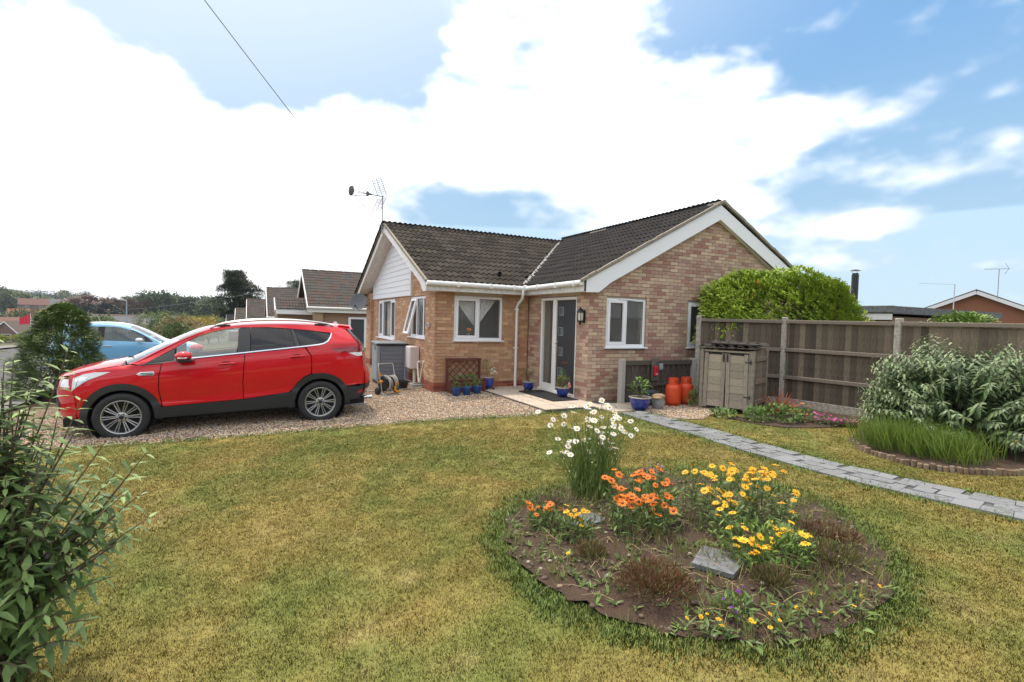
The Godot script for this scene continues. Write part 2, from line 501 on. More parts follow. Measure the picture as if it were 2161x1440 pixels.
func ground() -> void:
	turf.seed = 5; turf.frequency = 0.05; turf.fractal_type = FastNoiseLite.FRACTAL_FBM; turf.fractal_octaves = 4
	PATHP = pv(PATH_L)
	var r := PATH_R.duplicate(); r.reverse()
	PATHP.append_array(pv(r))
	BED = PackedVector2Array(smooth(pv([[-4.16, 4.72], [-4.35, 5.23], [-4.41, 5.6], [-4.37, 5.97], [-4.21, 6.34], [-3.99, 6.64], [-3.66, 6.86], [-3.26, 6.97], [-2.81, 6.97], [-2.34, 6.84], [-2.03, 6.64], [-1.65, 6.19], [-1.4, 5.8], [-1.32, 5.26], [-1.5, 4.75], [-1.8, 4.45], [-2.25, 4.22], [-2.8, 4.2], [-3.22, 4.28], [-3.77, 4.42], [-4.16, 4.72]]), 4))
	BED.remove_at(BED.size() - 1)
	for k in BED.size(): BED[k] += Vector2(rn(-0.035, 0.035), rn(-0.035, 0.035))
	LAWN = pv([[-12, 14], [-11.5, 4], [-10.2, 0.2], [-8.9, -0.12], [-8.18, -0.01], [-7.27, 0.17], [-6.16, 0.28], [-4.99, 0.34], [-3.49, 0.41], [-2.23, 0.69], [-1.73, 0.80], [-1.34, 0.62], [-1.3, 0.75], [-0.4, 0.98], [0.1, 1.25], [0.3, 2.15], [0.83, 2.25], [1.3, 2.0], [1.75, 2.1], [2.6, 2.4], [3.8, 1.7], [4.05, 4.0], [4.1, 14]])
	PATIO = pv([[-1.32, -2.53], [-0.012, -2.53], [-0.012, 0.02], [0.5, 0.02], [0.5, 0.80], [0.32, 1.3], [-0.25, 1.3], [-0.25, 0.80], [-1.32, 0.62]])
	DRIVE = pv([[-1.32, -2.6], [-1.32, 0.62], [-1.73, 0.84], [-2.23, 0.73], [-3.49, 0.45], [-4.99, 0.38], [-6.16, 0.32], [-7.27, 0.21], [-8.18, 0.03], [-8.9, -0.08], [-10.2, 0.2], [-10.6, -4.0], [-10.8, -11.6], [-2.2, -11.6], [-2.2, -2.6]])
	GRAV2 = pv([[0.34, 0.45], [2.7, 0.45], [2.7, 1.2], [1.78, 2.12], [1.3, 2.04], [0.83, 2.29], [0.34, 2.2]])
	FBED = pv([[1.30, 2.35], [1.35, 2.95], [1.55, 3.33], [2.18, 3.55], [2.9, 3.62], [3.85, 3.75], [3.75, 1.7], [2.85, 2.0], [2.1, 2.35]])
	RBED = pv([[3.85, 3.9], [2.3, 4.0], [1.56, 4.35], [1.16, 4.72], [1.02, 5.0], [0.92, 5.37], [1.01, 5.61], [1.26, 5.87], [1.79, 6.1], [2.6, 6.3], [3.4, 6.9], [4.0, 8.0]])
	# the terrain as one sheet
	var b := MB.new()
	var xs: Array[float] = []
	var zs: Array[float] = []
	for q in [-1600, -1000, -650, -420, -280, -190, -140, -100, -75, -55, -40, -30, -22, -17, -14, -11, -8, -5, -2, 0, 3, 6, 10, 15, 25, 50, 100, 200, 420, 800, 1400]: xs.append(q)
	for q in [-2200, -1500, -1000, -750, -600, -480, -380, -320, -270, -230, -200, -180, -150, -125, -105, -90, -76, -64, -54, -46, -40, -34, -29, -25, -21, -18, -15, -12, -8, -4, 0, 4, 8, 14, 25, 60, 160, 400]: zs.append(q)
	var cn := FastNoiseLite.new(); cn.seed = 3; cn.frequency = 0.02
	for z in zs:
		for x in xs:
			var y := gy(x, z) - 0.012
			b.col = Color(0.10, 0.115, 0.035).lerp(Color(0.17, 0.15, 0.06), 0.5 + 0.5 * cn.get_noise_2d(x, z))
			b.vert(Vector3(x, y, z), Vector3(gy(x - 1, z) - gy(x + 1, z), 2, gy(x, z - 1) - gy(x, z + 1)).normalized())
	for j in zs.size() - 1:
		for i in xs.size() - 1:
			var k := j * xs.size() + i
			b.itri(k, k + xs.size(), k + xs.size() + 1); b.itri(k, k + xs.size() + 1, k + 1)
	pm(self, "ground", b, mat("earth", Color.WHITE, 0.95, {"vc": true, "tex": "soil", "size": 3.0}), "structure")
	# lawn
	var off := func(x, z): return gy(x, z) + 0.004
	pm(self, "lawn", sheet(LAWN, 0.16, off, turf_colour), mat("turf", Color.WHITE, 0.95, {"vc": true, "tex": "speck", "size": 0.22}), "structure")
	# gravel
	var gm := mat("gravel_bed", Color(0.235, 0.175, 0.12), 0.95, {"tex": "soil", "size": 0.25})
	pm(self, "driveway", sheet(DRIVE, 0.8, func(x, z): return gy(x, z) + 0.002), gm, "structure")
	pm(self, "gravel_patch", sheet(GRAV2, 0.8, func(x, z): return gy(x, z) + 0.010), gm, "structure")
	gravel_stones()
	# soil beds
	var soil := mat("soil", Color(0.095, 0.062, 0.042), 0.95, {"tex": "soil", "size": 0.4, "bump": "rough_n", "bumpy": 1.2})
	pm(self, "flower_bed", sheet(BED, 0.09, bed_h), soil, "structure")
	pm(self, "fence_border", sheet(FBED, 0.12, func(x, z): return gy(x, z) + 0.008 + 0.02 * (0.5 + 0.5 * turf.get_noise_2d(x * 60, z * 60))), soil, "structure")
	pm(self, "shrub_border", sheet(RBED, 0.12, func(x, z): return gy(x, z) + 0.02 + 0.05 * (0.5 + 0.5 * turf.get_noise_2d(x * 60, z * 60))), soil, "structure")
	paving()
	grass()

func inside(p: Vector2, poly: PackedVector2Array) -> bool:
	return Geometry2D.is_point_in_polygon(p, poly)

func gravel_stones() -> void:
	var kinds := []
	for v in 3:
		var b := MB.new()
		b.ball(Vector3.ZERO, Vector3(0.5, 0.3, 0.38), 6, 4)
		for k in b.v.size():
			var h := hash([v, roundi(b.v[k].x * 100), roundi(b.v[k].y * 100), roundi(b.v[k].z * 100)])
			b.v[k] *= 0.82 + 0.36 * float(h % 1000) / 1000.0
		kinds.append(b.mesh())
	var xf := [[], [], []]
	var cs := [[], [], []]
	var pal := [Color(0.52, 0.38, 0.24), Color(0.62, 0.47, 0.31), Color(0.42, 0.28, 0.17), Color(0.68, 0.58, 0.45), Color(0.30, 0.24, 0.19), Color(0.48, 0.30, 0.18), Color(0.37, 0.35, 0.33)]
	for area in [[DRIVE, -9.2, -2.7, 7.9, 3.6, 1500], [DRIVE, -9.5, -11, 7.5, 8.3, 160], [GRAV2, 0.3, 0.4, 2.5, 1.95, 1700]]:
		var cnt := int(area[3] * area[4] * area[5])
		for k in cnt:
			var x: float = area[1] + RNG.randf() * area[3]
			var z: float = area[2] + RNG.randf() * area[4]
			if not inside(Vector2(x, z), area[0]): continue
			if x > -2.46 and z < -2.5: continue
			if area[0] == DRIVE and area[5] > 1000 and x < -4.5 and z < -1.6 and RNG.randf() < 0.55: continue
			var s := rn(0.014, 0.034)
			var v := RNG.randi() % 3
			xf[v].append(Transform3D(Basis.from_euler(Vector3(rn(-0.5, 0.5), rn(0, TAU), rn(-0.5, 0.5))).scaled(Vector3.ONE * s), Vector3(x, gy(x, z) + 0.002 + s * rn(0.05, 0.3) + (0.008 if area[0] == GRAV2 else 0.0), z)))
			cs[v].append(jit(pal[RNG.randi() % pal.size()] * 0.88, 0.2, 0.05))
	var t := thing("gravel", "buff and brown pea gravel spread over the driveway", "gravel")
	t.set_meta("kind", "stuff")
	for v in 3: multi(t, "pebbles", kinds[v], mat("pebble", Color.WHITE, 0.75, {"vc": true}), xf[v], cs[v])

func paving() -> void:
	# patio of pale square slabs before the door
	var pat := MB.new()
	for q in [[-1.33, -2.53, -0.012, 0.62], [-0.25, 0.0, 0.5, 1.3]]:
		pat.bx(Vector3(q[0], -0.2, q[1]), Vector3(q[2], 0.0 if q[0] < -1 else -0.003, q[3]))
	var patio := pm(self, "patio", pat, mat("patio_joint", Color(0.13, 0.11, 0.095), 0.95, {"tex": "speck", "size": 0.3}), "structure")
	var tones := [mat("slab_0", Color(0.60, 0.50, 0.40), 0.85, {"tex": "speck", "size": 0.5}), mat("slab_1", Color(0.64, 0.535, 0.43), 0.85, {"tex": "blotch", "size": 0.7}), mat("slab_2", Color(0.55, 0.46, 0.37), 0.85, {"tex": "speck", "size": 0.5})]
	var w := 0.44
	for i in 3:
		for j in 7:
			var x0 := -1.33 + i * w; var z0 := -2.53 + j * 0.45
			var sb := MB.new()
			sb.cbox(Vector3.ZERO, Vector3(w - 0.018, 0.024, 0.45 - 0.018), 0.005)
			put(patio, "slab", sb.mesh(), tones[RNG.randi() % 3], Transform3D(Basis.from_euler(Vector3(rn(-0.004, 0.004), 0, rn(-0.004, 0.004))), Vector3(x0 + w / 2, 0.006 + gy(x0 + w / 2, 0) * 0.15, z0 + 0.225)))
	for i in 2:
		for j in 2:
			var sb := MB.new()
			sb.cbox(Vector3.ZERO, Vector3(0.36, 0.024, 0.38), 0.005)
			put(patio, "slab", sb.mesh(), tones[RNG.randi() % 3], Transform3D(Basis.IDENTITY, Vector3(-0.06 + i * 0.372, 0.006, 0.84 + j * 0.392 - 0.21)))
	# grey path winding across the lawn, small rectangular setts in three staggered rows
	var pb := sheet(PATHP, 0.5, func(x, z): return gy(x, z) + 0.009)
	var path := pm(self, "path", pb, mat("path_joint", Color(0.12, 0.118, 0.112), 0.95, {"tex": "speck", "size": 0.3}), "structure")
	var greys := []
	for k in 5: greys.append(mat("sett_%d" % k, Color(0.235, 0.243, 0.25) * [0.9, 0.97, 1.0, 1.04, 1.1][k], 0.8, {"tex": "blotch" if k % 2 else "speck", "size": 0.45}))
	var L := smooth(pv(PATH_L), 8)
	var R := smooth(pv(PATH_R), 8)
	var n := 0
	var t := 0.0
	var at := func(s: float, u: float) -> Vector2:
		var i := clampi(int(s), 0, L.size() - 2)
		var f := s - i
		return L[i].lerp(L[i + 1], f).lerp(R[i].lerp(R[i + 1], f), u)
	var s := 0.0
	var row := 0
	while s < L.size() - 2:
		var ln: float = ((L[mini(int(s) + 1, L.size() - 1)] as Vector2) - L[int(s)]).length()
		var ds: float = 0.20 / maxf(ln, 0.01)
		var cuts: Array = [[0.0, 0.36, 0.68, 1.0], [0.0, 0.52, 1.0], [0.0, 0.3, 0.64, 1.0]][row % 3]
		for k in cuts.size() - 1:
			var sh: float = (0.0 if k % 2 == 0 else 0.35) * ds
			var a: Vector2 = at.call(s + sh, cuts[k] + 0.004); var b: Vector2 = at.call(s + sh, cuts[k + 1] - 0.004)
			var c: Vector2 = at.call(s + ds * 0.975 + sh, cuts[k + 1] - 0.004); var d: Vector2 = at.call(s + ds * 0.975 + sh, cuts[k] + 0.004)
			var ce := (a + b + c + d) / 4.0
			var sb := MB.new()
			var top := rn(0.02, 0.026)
			var pts := []
			for q in [a, d, c, b]: pts.append(Vector3(q.x - ce.x, top + rn(-0.002, 0.002), q.y - ce.y))
			sb.quad(pts[0], pts[1], pts[2], pts[3])
			for e in 4:
				var p0: Vector3 = pts[e]; var p1: Vector3 = pts[(e + 1) % 4]
				var dn := Vector3(0, -0.024, 0)
				sb.quad(p0 + dn, p1 + dn, p1, p0)
			put(path, "sett", sb.mesh(), greys[RNG.randi() % 5], Transform3D(Basis.IDENTITY, at_ground(ce.x, ce.y)))
			n += 1
		s += ds
		row += 1

func grass() -> void:
	var tufts := []
	for v in 3:
		var b := MB.new()
		for k in 30:
			var a := rn(0, TAU)
			var p := Vector3(cos(a), 0, sin(a)) * sqrt(RNG.randf()) * 0.06
			var lean := Vector3(rn(-0.55, 0.55), 1.0, rn(-0.55, 0.55)).normalized()
			var h := rn(0.008, 0.018)
			var w := rn(0.0010, 0.0019)
			var s := Vector3(cos(a * 3.1), 0, sin(a * 3.1)) * w
			var m := p + lean * h * 0.6
			var tip := p + lean * h + Vector3(lean.x, -0.1, lean.z) * h * 0.2
			b.col = Color(1.16, 1.06, 0.98).lerp(Color(0.86, 1.0, 0.82), RNG.randf()) * rn(0.92, 1.08)
			var nn := (Vector3.UP * 1.3 + Vector3(rn(-0.5, 0.5), 0, rn(-0.5, 0.5))).normalized()
			var i := b.vert(p - s, nn)
			b.vert(p + s, nn); b.vert(m - s * 0.7, nn); b.vert(m + s * 0.7, nn); b.vert(tip, nn)
			b.itri(i, i + 1, i + 3); b.itri(i, i + 3, i + 2); b.itri(i + 2, i + 3, i + 4)
		tufts.append(b.mesh())
	var xf := [[], [], []]
	var cs := [[], [], []]
	var gm := mat("grass_blade", Color.WHITE, 0.7, {"vc": true, "back": Color(0.5, 0.5, 0.5)})
	var cam := Vector2(-6.11, 8.67)
	var shrunk := Geometry2D.offset_polygon(BED, -0.02)[0]
	var ring := Geometry2D.offset_polygon(BED, 0.14)[0]
	var n := 0
	for zone in [[2.0, 5.0, 1250], [5.0, 8.0, 760], [8.0, 13.0, 420]]:
		for k in int(PI * (zone[1] * zone[1] - zone[0] * zone[0]) * zone[2] * 0.34):
			var r := sqrt(lerpf(zone[0] * zone[0], zone[1] * zone[1], RNG.randf()))
			var a := deg_to_rad(26.8 + rn(-54, 54))
			var p := cam + Vector2(sin(a), -cos(a)) * r
			if not inside(p, LAWN) or inside(p, shrunk) or inside(p, PATHP) or inside(p, RBED) or inside(p, FBED): continue
			var v := RNG.randi() % 3
			var c := turf_colour(p.x, p.y)
			var sc := rn(0.75, 1.3) * (1.0 if zone[0] < 5 else 1.2)
			if inside(p, ring):
				c = c.lerp(Color(0.13, 0.22, 0.05), 0.6)
				sc *= rn(1.0, 2.2)
			elif RNG.randf() < 0.02: c = c.lerp(Color(0.08, 0.16, 0.03), 0.5)
			c *= rn(0.95, 1.07)
			xf[v].append(Transform3D(Basis(Vector3.UP, rn(0, TAU)).scaled(Vector3(sc, sc * rn(0.8, 1.2), sc)), Vector3(p.x, gy(p.x, p.y) + 0.002, p.y)))
			cs[v].append(c)
	# longer fringe round the bed and along path and patio edges
	var edges := []
	for k in BED.size(): edges.append([BED[k], BED[(k + 1) % BED.size()], 0.08, 50])
	for k in PATH_L.size() - 1:
		edges.append([Vector2(PATH_L[k][0] - 0.02, PATH_L[k][1]), Vector2(PATH_L[k + 1][0] - 0.02, PATH_L[k + 1][1]), 0.05, 34])
		edges.append([Vector2(PATH_R[k][0] + 0.02, PATH_R[k][1]), Vector2(PATH_R[k + 1][0] + 0.02, PATH_R[k + 1][1]), 0.05, 22])
	for k in range(4, 13): edges.append([LAWN[k], LAWN[k + 1], 0.05, 30])
	for e in edges:
		for k in int((e[1] - e[0]).length() * e[3]):
			var p: Vector2 = e[0].lerp(e[1], RNG.randf()) + Vector2(rn(-1, 1), rn(-1, 1)) * e[2]
			var v := RNG.randi() % 3
			var sc := rn(1.2, 2.8)
			xf[v].append(Transform3D(Basis(Vector3.UP, rn(0, TAU)).scaled(Vector3(sc, sc * rn(0.9, 1.5), sc)), at_ground(p.x, p.y, 0.002)))
			cs[v].append(Color(0.15, 0.225, 0.055) * rn(0.7, 1.4))
	var t := thing("grass", "short mown lawn grass with dry straw patches", "grass")
	t.set_meta("kind", "stuff")
	for v in 3: multi(t, "blades", tufts[v], gm, xf[v], cs[v])

# ------------------------------------------------------------------ the bungalow
var brick_unit: ArrayMesh
var pal_b := []
var pal_a := []
var pal_red := []
var brick_mats := {}

func wall_courses(v_lo: int, v_hi: int, spans: Callable, phase := 0.0) -> Array:   # [course, u0, u1] for every brick
	var out := []
	for i in range(v_lo, v_hi):
		for s in spans.call(i * 0.075, i * 0.075 + 0.065):
			var k := int(floor((s[0] - phase) / 0.225)) - 1
			while true:
				var a := phase + k * 0.225 + (0.1125 if i % 2 else 0.0)
				k += 1
				if a > s[1]: break
				var u0 := maxf(a, s[0]); var u1 := minf(a + 0.215, s[1])
				if u1 - u0 > 0.03: out.append([i, u0, u1])
	return out

func cut(u0: float, u1: float, v0: float, v1: float, holes: Array) -> Array:   # span minus openings [u0, u1, v0, v1]
	var sp := [[u0, u1]]
	for h in holes:
		if v1 <= h[2] + 0.001 or v0 >= h[3] - 0.001: continue
		var nx := []
		for s in sp:
			if h[1] <= s[0] or h[0] >= s[1]: nx.append(s); continue
			if h[0] - s[0] > 0.02: nx.append([s[0], h[0] - 0.004])
			if s[1] - h[1] > 0.02: nx.append([h[1] + 0.004, s[1]])
		sp = nx
	return sp

func brick_tone(wing: String, course: int) -> Color:
	var pal: Array = pal_b if wing == "b" else pal_a
	if course < 2 and wing == "a": pal = pal_red
	if course < 0: pal = pal_red
	return pal[RNG.randi() % pal.size()]

# the bricks of one wall face: some as parts, the rest joined
func lay(wall: Node3D, o: Vector3, u: Vector3, nn: Vector3, list: Array, wing: String, singles: Callable) -> void:
	var rest := MB.new()
	var bs := Basis(u, Vector3.UP, nn)
	for q in list:
		var ln: float = q[2] - q[1]
		var c: Vector3 = o + u * ((q[1] + q[2]) * 0.5) + Vector3.UP * (q[0] * 0.075 + 0.0325) + nn * (-0.012 + rn(-0.0016, 0.0016))
		var tone := brick_tone(wing, q[0])
		if ln > 0.214 and singles.call(q):
			var key := tone.to_html() + str(q[0] < 1)
			if not brick_mats.has(key): brick_mats[key] = mat("brick_" + key, tone, 0.9, {"tex": "speck", "size": 0.16, "bump": "fine_n", "bumpy": 0.5})
			put(wall, "brick", brick_unit, brick_mats[key], Transform3D(bs, c))
		else:
			rest.col = jit(tone, 0.10, 0.03)
			rest.box(c, Vector3(ln, 0.065, 0.03), bs)
	pm(wall, "bricks", rest, mat("brick_rest", Color.WHITE, 0.9, {"vc": true, "tex": "speck", "size": 0.16, "bump": "fine_n", "bumpy": 0.5}), "stuff")

# a backing slab with rectangular openings; u from 0 to len, v from 0 to top, then thickness inward
func backing(b: MB, o: Vector3, u: Vector3, nn: Vector3, len: float, v0: float, v1: float, holes: Array, thick := 0.24, back := 0.008) -> void:
	var us := [0.0, len]
	for h in holes: us.append_array([clampf(h[0], 0, len), clampf(h[1], 0, len)])
	us.sort()
	var bs := Basis(u, Vector3.UP, nn)
	for k in us.size() - 1:
		if us[k + 1] - us[k] < 0.001: continue
		var um: float = (us[k] + us[k + 1]) * 0.5
		var segs := [[v0, v1]]
		for h in holes:
			if um < h[0] or um > h[1]: continue
			var nx := []
			for s in segs:
				if h[2] > s[0]: nx.append([s[0], minf(h[2], s[1])])
				if h[3] < s[1]: nx.append([maxf(h[3], s[0]), s[1]])
			segs = nx
		for s in segs:
			if s[1] - s[0] < 0.001: continue
			b.box(o + u * um + Vector3.UP * ((s[0] + s[1]) * 0.5) - nn * (back + thick * 0.5), Vector3(us[k + 1] - us[k], s[1] - s[0], thick), bs)

# a white plastic window; o is its lower left corner on the wall face seen from outside
func window(parent: Node3D, o: Vector3, u: Vector3, nn: Vector3, w: float, h: float, cols: Array, sill := true, open := -1) -> Node3D:
	var win := node(parent, "window")
	var white := mat("upvc", Color(0.80, 0.81, 0.83), 0.35)
	var gasket := mat("gasket", Color(0.03, 0.03, 0.03), 0.7)
	var glass := mat("glass", Color(0.9, 0.95, 0.95), 0.02, {"alpha": 0.06, "spec": 0.42})
	var bs := Basis(u, Vector3.UP, nn)
	var fr := MB.new()
	var t := 0.06
	var d := 0.06
	var q := func(b: MB, x0: float, y0: float, x1: float, y1: float, front: float, dep: float) -> void:
		b.cbox(o + u * ((x0 + x1) / 2) + Vector3.UP * ((y0 + y1) / 2) + nn * (front - dep / 2), Vector3(x1 - x0, y1 - y0, dep), 0.005, bs)
	var f0 := -0.028
	q.call(fr, 0, 0, w, t, f0, d); q.call(fr, 0, h - t, w, h, f0, d); q.call(fr, 0, t, t, h - t, f0, d); q.call(fr, w - t, t, w, h - t, f0, d)
	pm(win, "frame", fr, white)
	var x := t
	for k in cols.size():
		var cw: float = cols[k][0] * (w - 2 * t)
		var sash: bool = cols[k][1]
		var x1 := x + cw
		if k < cols.size() - 1:
			var mu := MB.new()
			q.call(mu, x1 - 0.03, t, x1 + 0.03, h - t, f0, d)
			pm(win, "mullion", mu, white)
		var l := x + (0.03 if k > 0 else 0.0)
		var r := x1 - (0.03 if k < cols.size() - 1 else 0.0)
		var b := t; var top := h - t
		var holder: Node3D = win
		var hinge := Transform3D.IDENTITY
		if sash:
			var s := 0.052
			var sa := MB.new()
			q.call(sa, l - 0.012, b - 0.012, r + 0.012, b + s, f0 + 0.014, 0.05); q.call(sa, l - 0.012, top - s, r + 0.012, top + 0.012, f0 + 0.014, 0.05)
			q.call(sa, l - 0.012, b + s, l + s, top - s, f0 + 0.014, 0.05); q.call(sa, r - s, b + s, r + 0.012, top - s, f0 + 0.014, 0.05)
			var so := pm(win, "sash", sa, white)
			if k == open:   # a top-hung casement swung outwards
				var hp := o + Vector3.UP * top + nn * f0
				hinge = Transform3D(Basis(u, -0.24), Vector3.ZERO)
				so.transform = Transform3D(hinge.basis, hp - hinge.basis * hp)
				hinge = so.transform
			l += s; r -= s; b += s; top -= s
		var pa := MB.new()
		var gz := f0 - 0.03
		pa.quad(o + u * l + Vector3.UP * b + nn * gz, o + u * r + Vector3.UP * b + nn * gz, o + u * r + Vector3.UP * top + nn * gz, o + u * l + Vector3.UP * top + nn * gz)
		pm(win, "pane", pa, glass).transform = hinge
		var ga := MB.new()
		for e in [[l, b, r, b + 0.008], [l, top - 0.008, r, top], [l, b, l + 0.008, top], [r - 0.008, b, r, top]]:
			ga.box(o + u * ((e[0] + e[2]) / 2) + Vector3.UP * ((e[1] + e[3]) / 2) + nn * (gz + 0.006), Vector3(e[2] - e[0], e[3] - e[1], 0.01), bs)
		pm(win, "gasket", ga, gasket).transform = hinge
		x = x1
	if sill:
		var si := MB.new()
		si.cbox(o + u * (w / 2) + Vector3.UP * -0.014 + nn * 0.0, Vector3(w + 0.07, 0.03, 0.13), 0.006, bs)
		pm(win, "sill", si, white)
	return win

func tile_mesh(w: float, ln: float, rolls: int, rise: float, sharp := 1.0, seg := 5) -> ArrayMesh:
	var b := MB.new()
	var n := rolls * seg
	var prof := func(x: float) -> float:
		var c := 0.5 + 0.5 * cos(TAU * rolls * x / w + PI)
		return rise * pow(c, sharp)
	var first := 0
	for k in n + 1:
		var x := w * k / n
		var y: float = prof.call(x)
		var e := 0.004
		var dy: float = (prof.call(x + e) - prof.call(x - e)) / (2 * e)
		var nn := Vector3(-dy, 1, 0.07).normalized()
		b.vert(Vector3(x, y + 0.026, 0), nn)
		b.vert(Vector3(x, y + 0.002, -ln), nn)
	for k in n:
		var i := first + k * 2
		b.itri(i, i + 2, i + 3); b.itri(i, i + 3, i + 1)
	for k in n:
		var x0 := w * k / n; var x1 := w * (k + 1) / n
		b.quad(Vector3(x0, prof.call(x0) + 0.004, 0), Vector3(x1, prof.call(x1) + 0.004, 0), Vector3(x1, prof.call(x1) + 0.026, 0), Vector3(x0, prof.call(x0) + 0.026, 0))
	return b.mesh()

# cover a slope with tiles: o is the lower left corner, u along the eave, dn down the slope
func tile_slope(roof: Node3D, me: ArrayMesh, o: Vector3, u: Vector3, nn: Vector3, cols: int, rows: int, w: float, gauge: float, mats: Array, tones: Array, keep: Callable, single: Callable, lot := 9999) -> int:
	var dn := u.cross(nn)
	var bs := Basis(u, nn, dn)
	var rest_x := []
	var rest_c := []
	var used := 0
	for r in rows:
		for c in cols:
			var p := o + u * (c * w) - dn * (r * gauge)
			if not keep.call(p + u * (w / 2) - dn * (gauge / 2)): continue
			var wob := Basis(nn, rn(-0.012, 0.012)) * Basis(u, rn(-0.01, 0.01))
			var k := RNG.randi() % mats.size()
			if used < lot and single.call(r, c):
				put(roof, "roof_tile", me, mats[k], Transform3D(wob * bs, p + nn * rn(0, 0.004)))
				used += 1
			else:
				rest_x.append([Transform3D(wob * bs, p + nn * rn(0, 0.004)), tones[k]])
	if rest_x:
		var b := MB.new()
		var arr := me.surface_get_arrays(0)
		var vv: PackedVector3Array = arr[Mesh.ARRAY_VERTEX]; var vn: PackedVector3Array = arr[Mesh.ARRAY_NORMAL]; var vi: PackedInt32Array = arr[Mesh.ARRAY_INDEX]
		for q in rest_x:
			var f := b.v.size()
			b.col = q[1]
			for k in vv.size(): b.vert(q[0] * vv[k], q[0].basis * vn[k])
			for k in vi: b.ix.append(f + k)
		var src: StandardMaterial3D = mats[0]
		var key := "rest_" + src.resource_name
		var m: StandardMaterial3D
		if M.has(key): m = M[key]
		else:
			m = src.duplicate(); m.albedo_color = Color.WHITE; m.vertex_color_use_as_albedo = true; m.resource_name = key; M[key] = m
		pm(roof, "roof_tiles", b, m, "stuff")
	return used

func ridge_run(roof: Node3D, a: Vector3, b: Vector3, r: float, ln: float, m: Array) -> void:
	var d := (b - a).normalized()
	var n := int(round((b - a).length() / ln))
	var side := d.cross(Vector3.UP).normalized()
	for k in n:
		var p := a.lerp(b, float(k) / n); var q := a.lerp(b, float(k + 1) / n - 0.004)
		var mb := MB.new()
		var f := mb.v.size()
		for e in [p, q]:
			for s in 9:
				var t := PI * s / 8.0
				var o := side * cos(t) + Vector3.UP * sin(t) * 0.8
				mb.vert(e + o * (r + (0.004 if e == p else 0.0)), o.normalized())
		for s in 8: 
			mb.itri(f + s, f + 9 + s, f + 10 + s); mb.itri(f + s, f + 10 + s, f + 1 + s)
		var ring := []
		for s in 9: ring.append(mb.v[f + s])
		for s in range(1, 8): mb.tri(ring[0], ring[s + 1], ring[s])
		pm(roof, "ridge_tile", mb, m[RNG.randi() % m.size()])

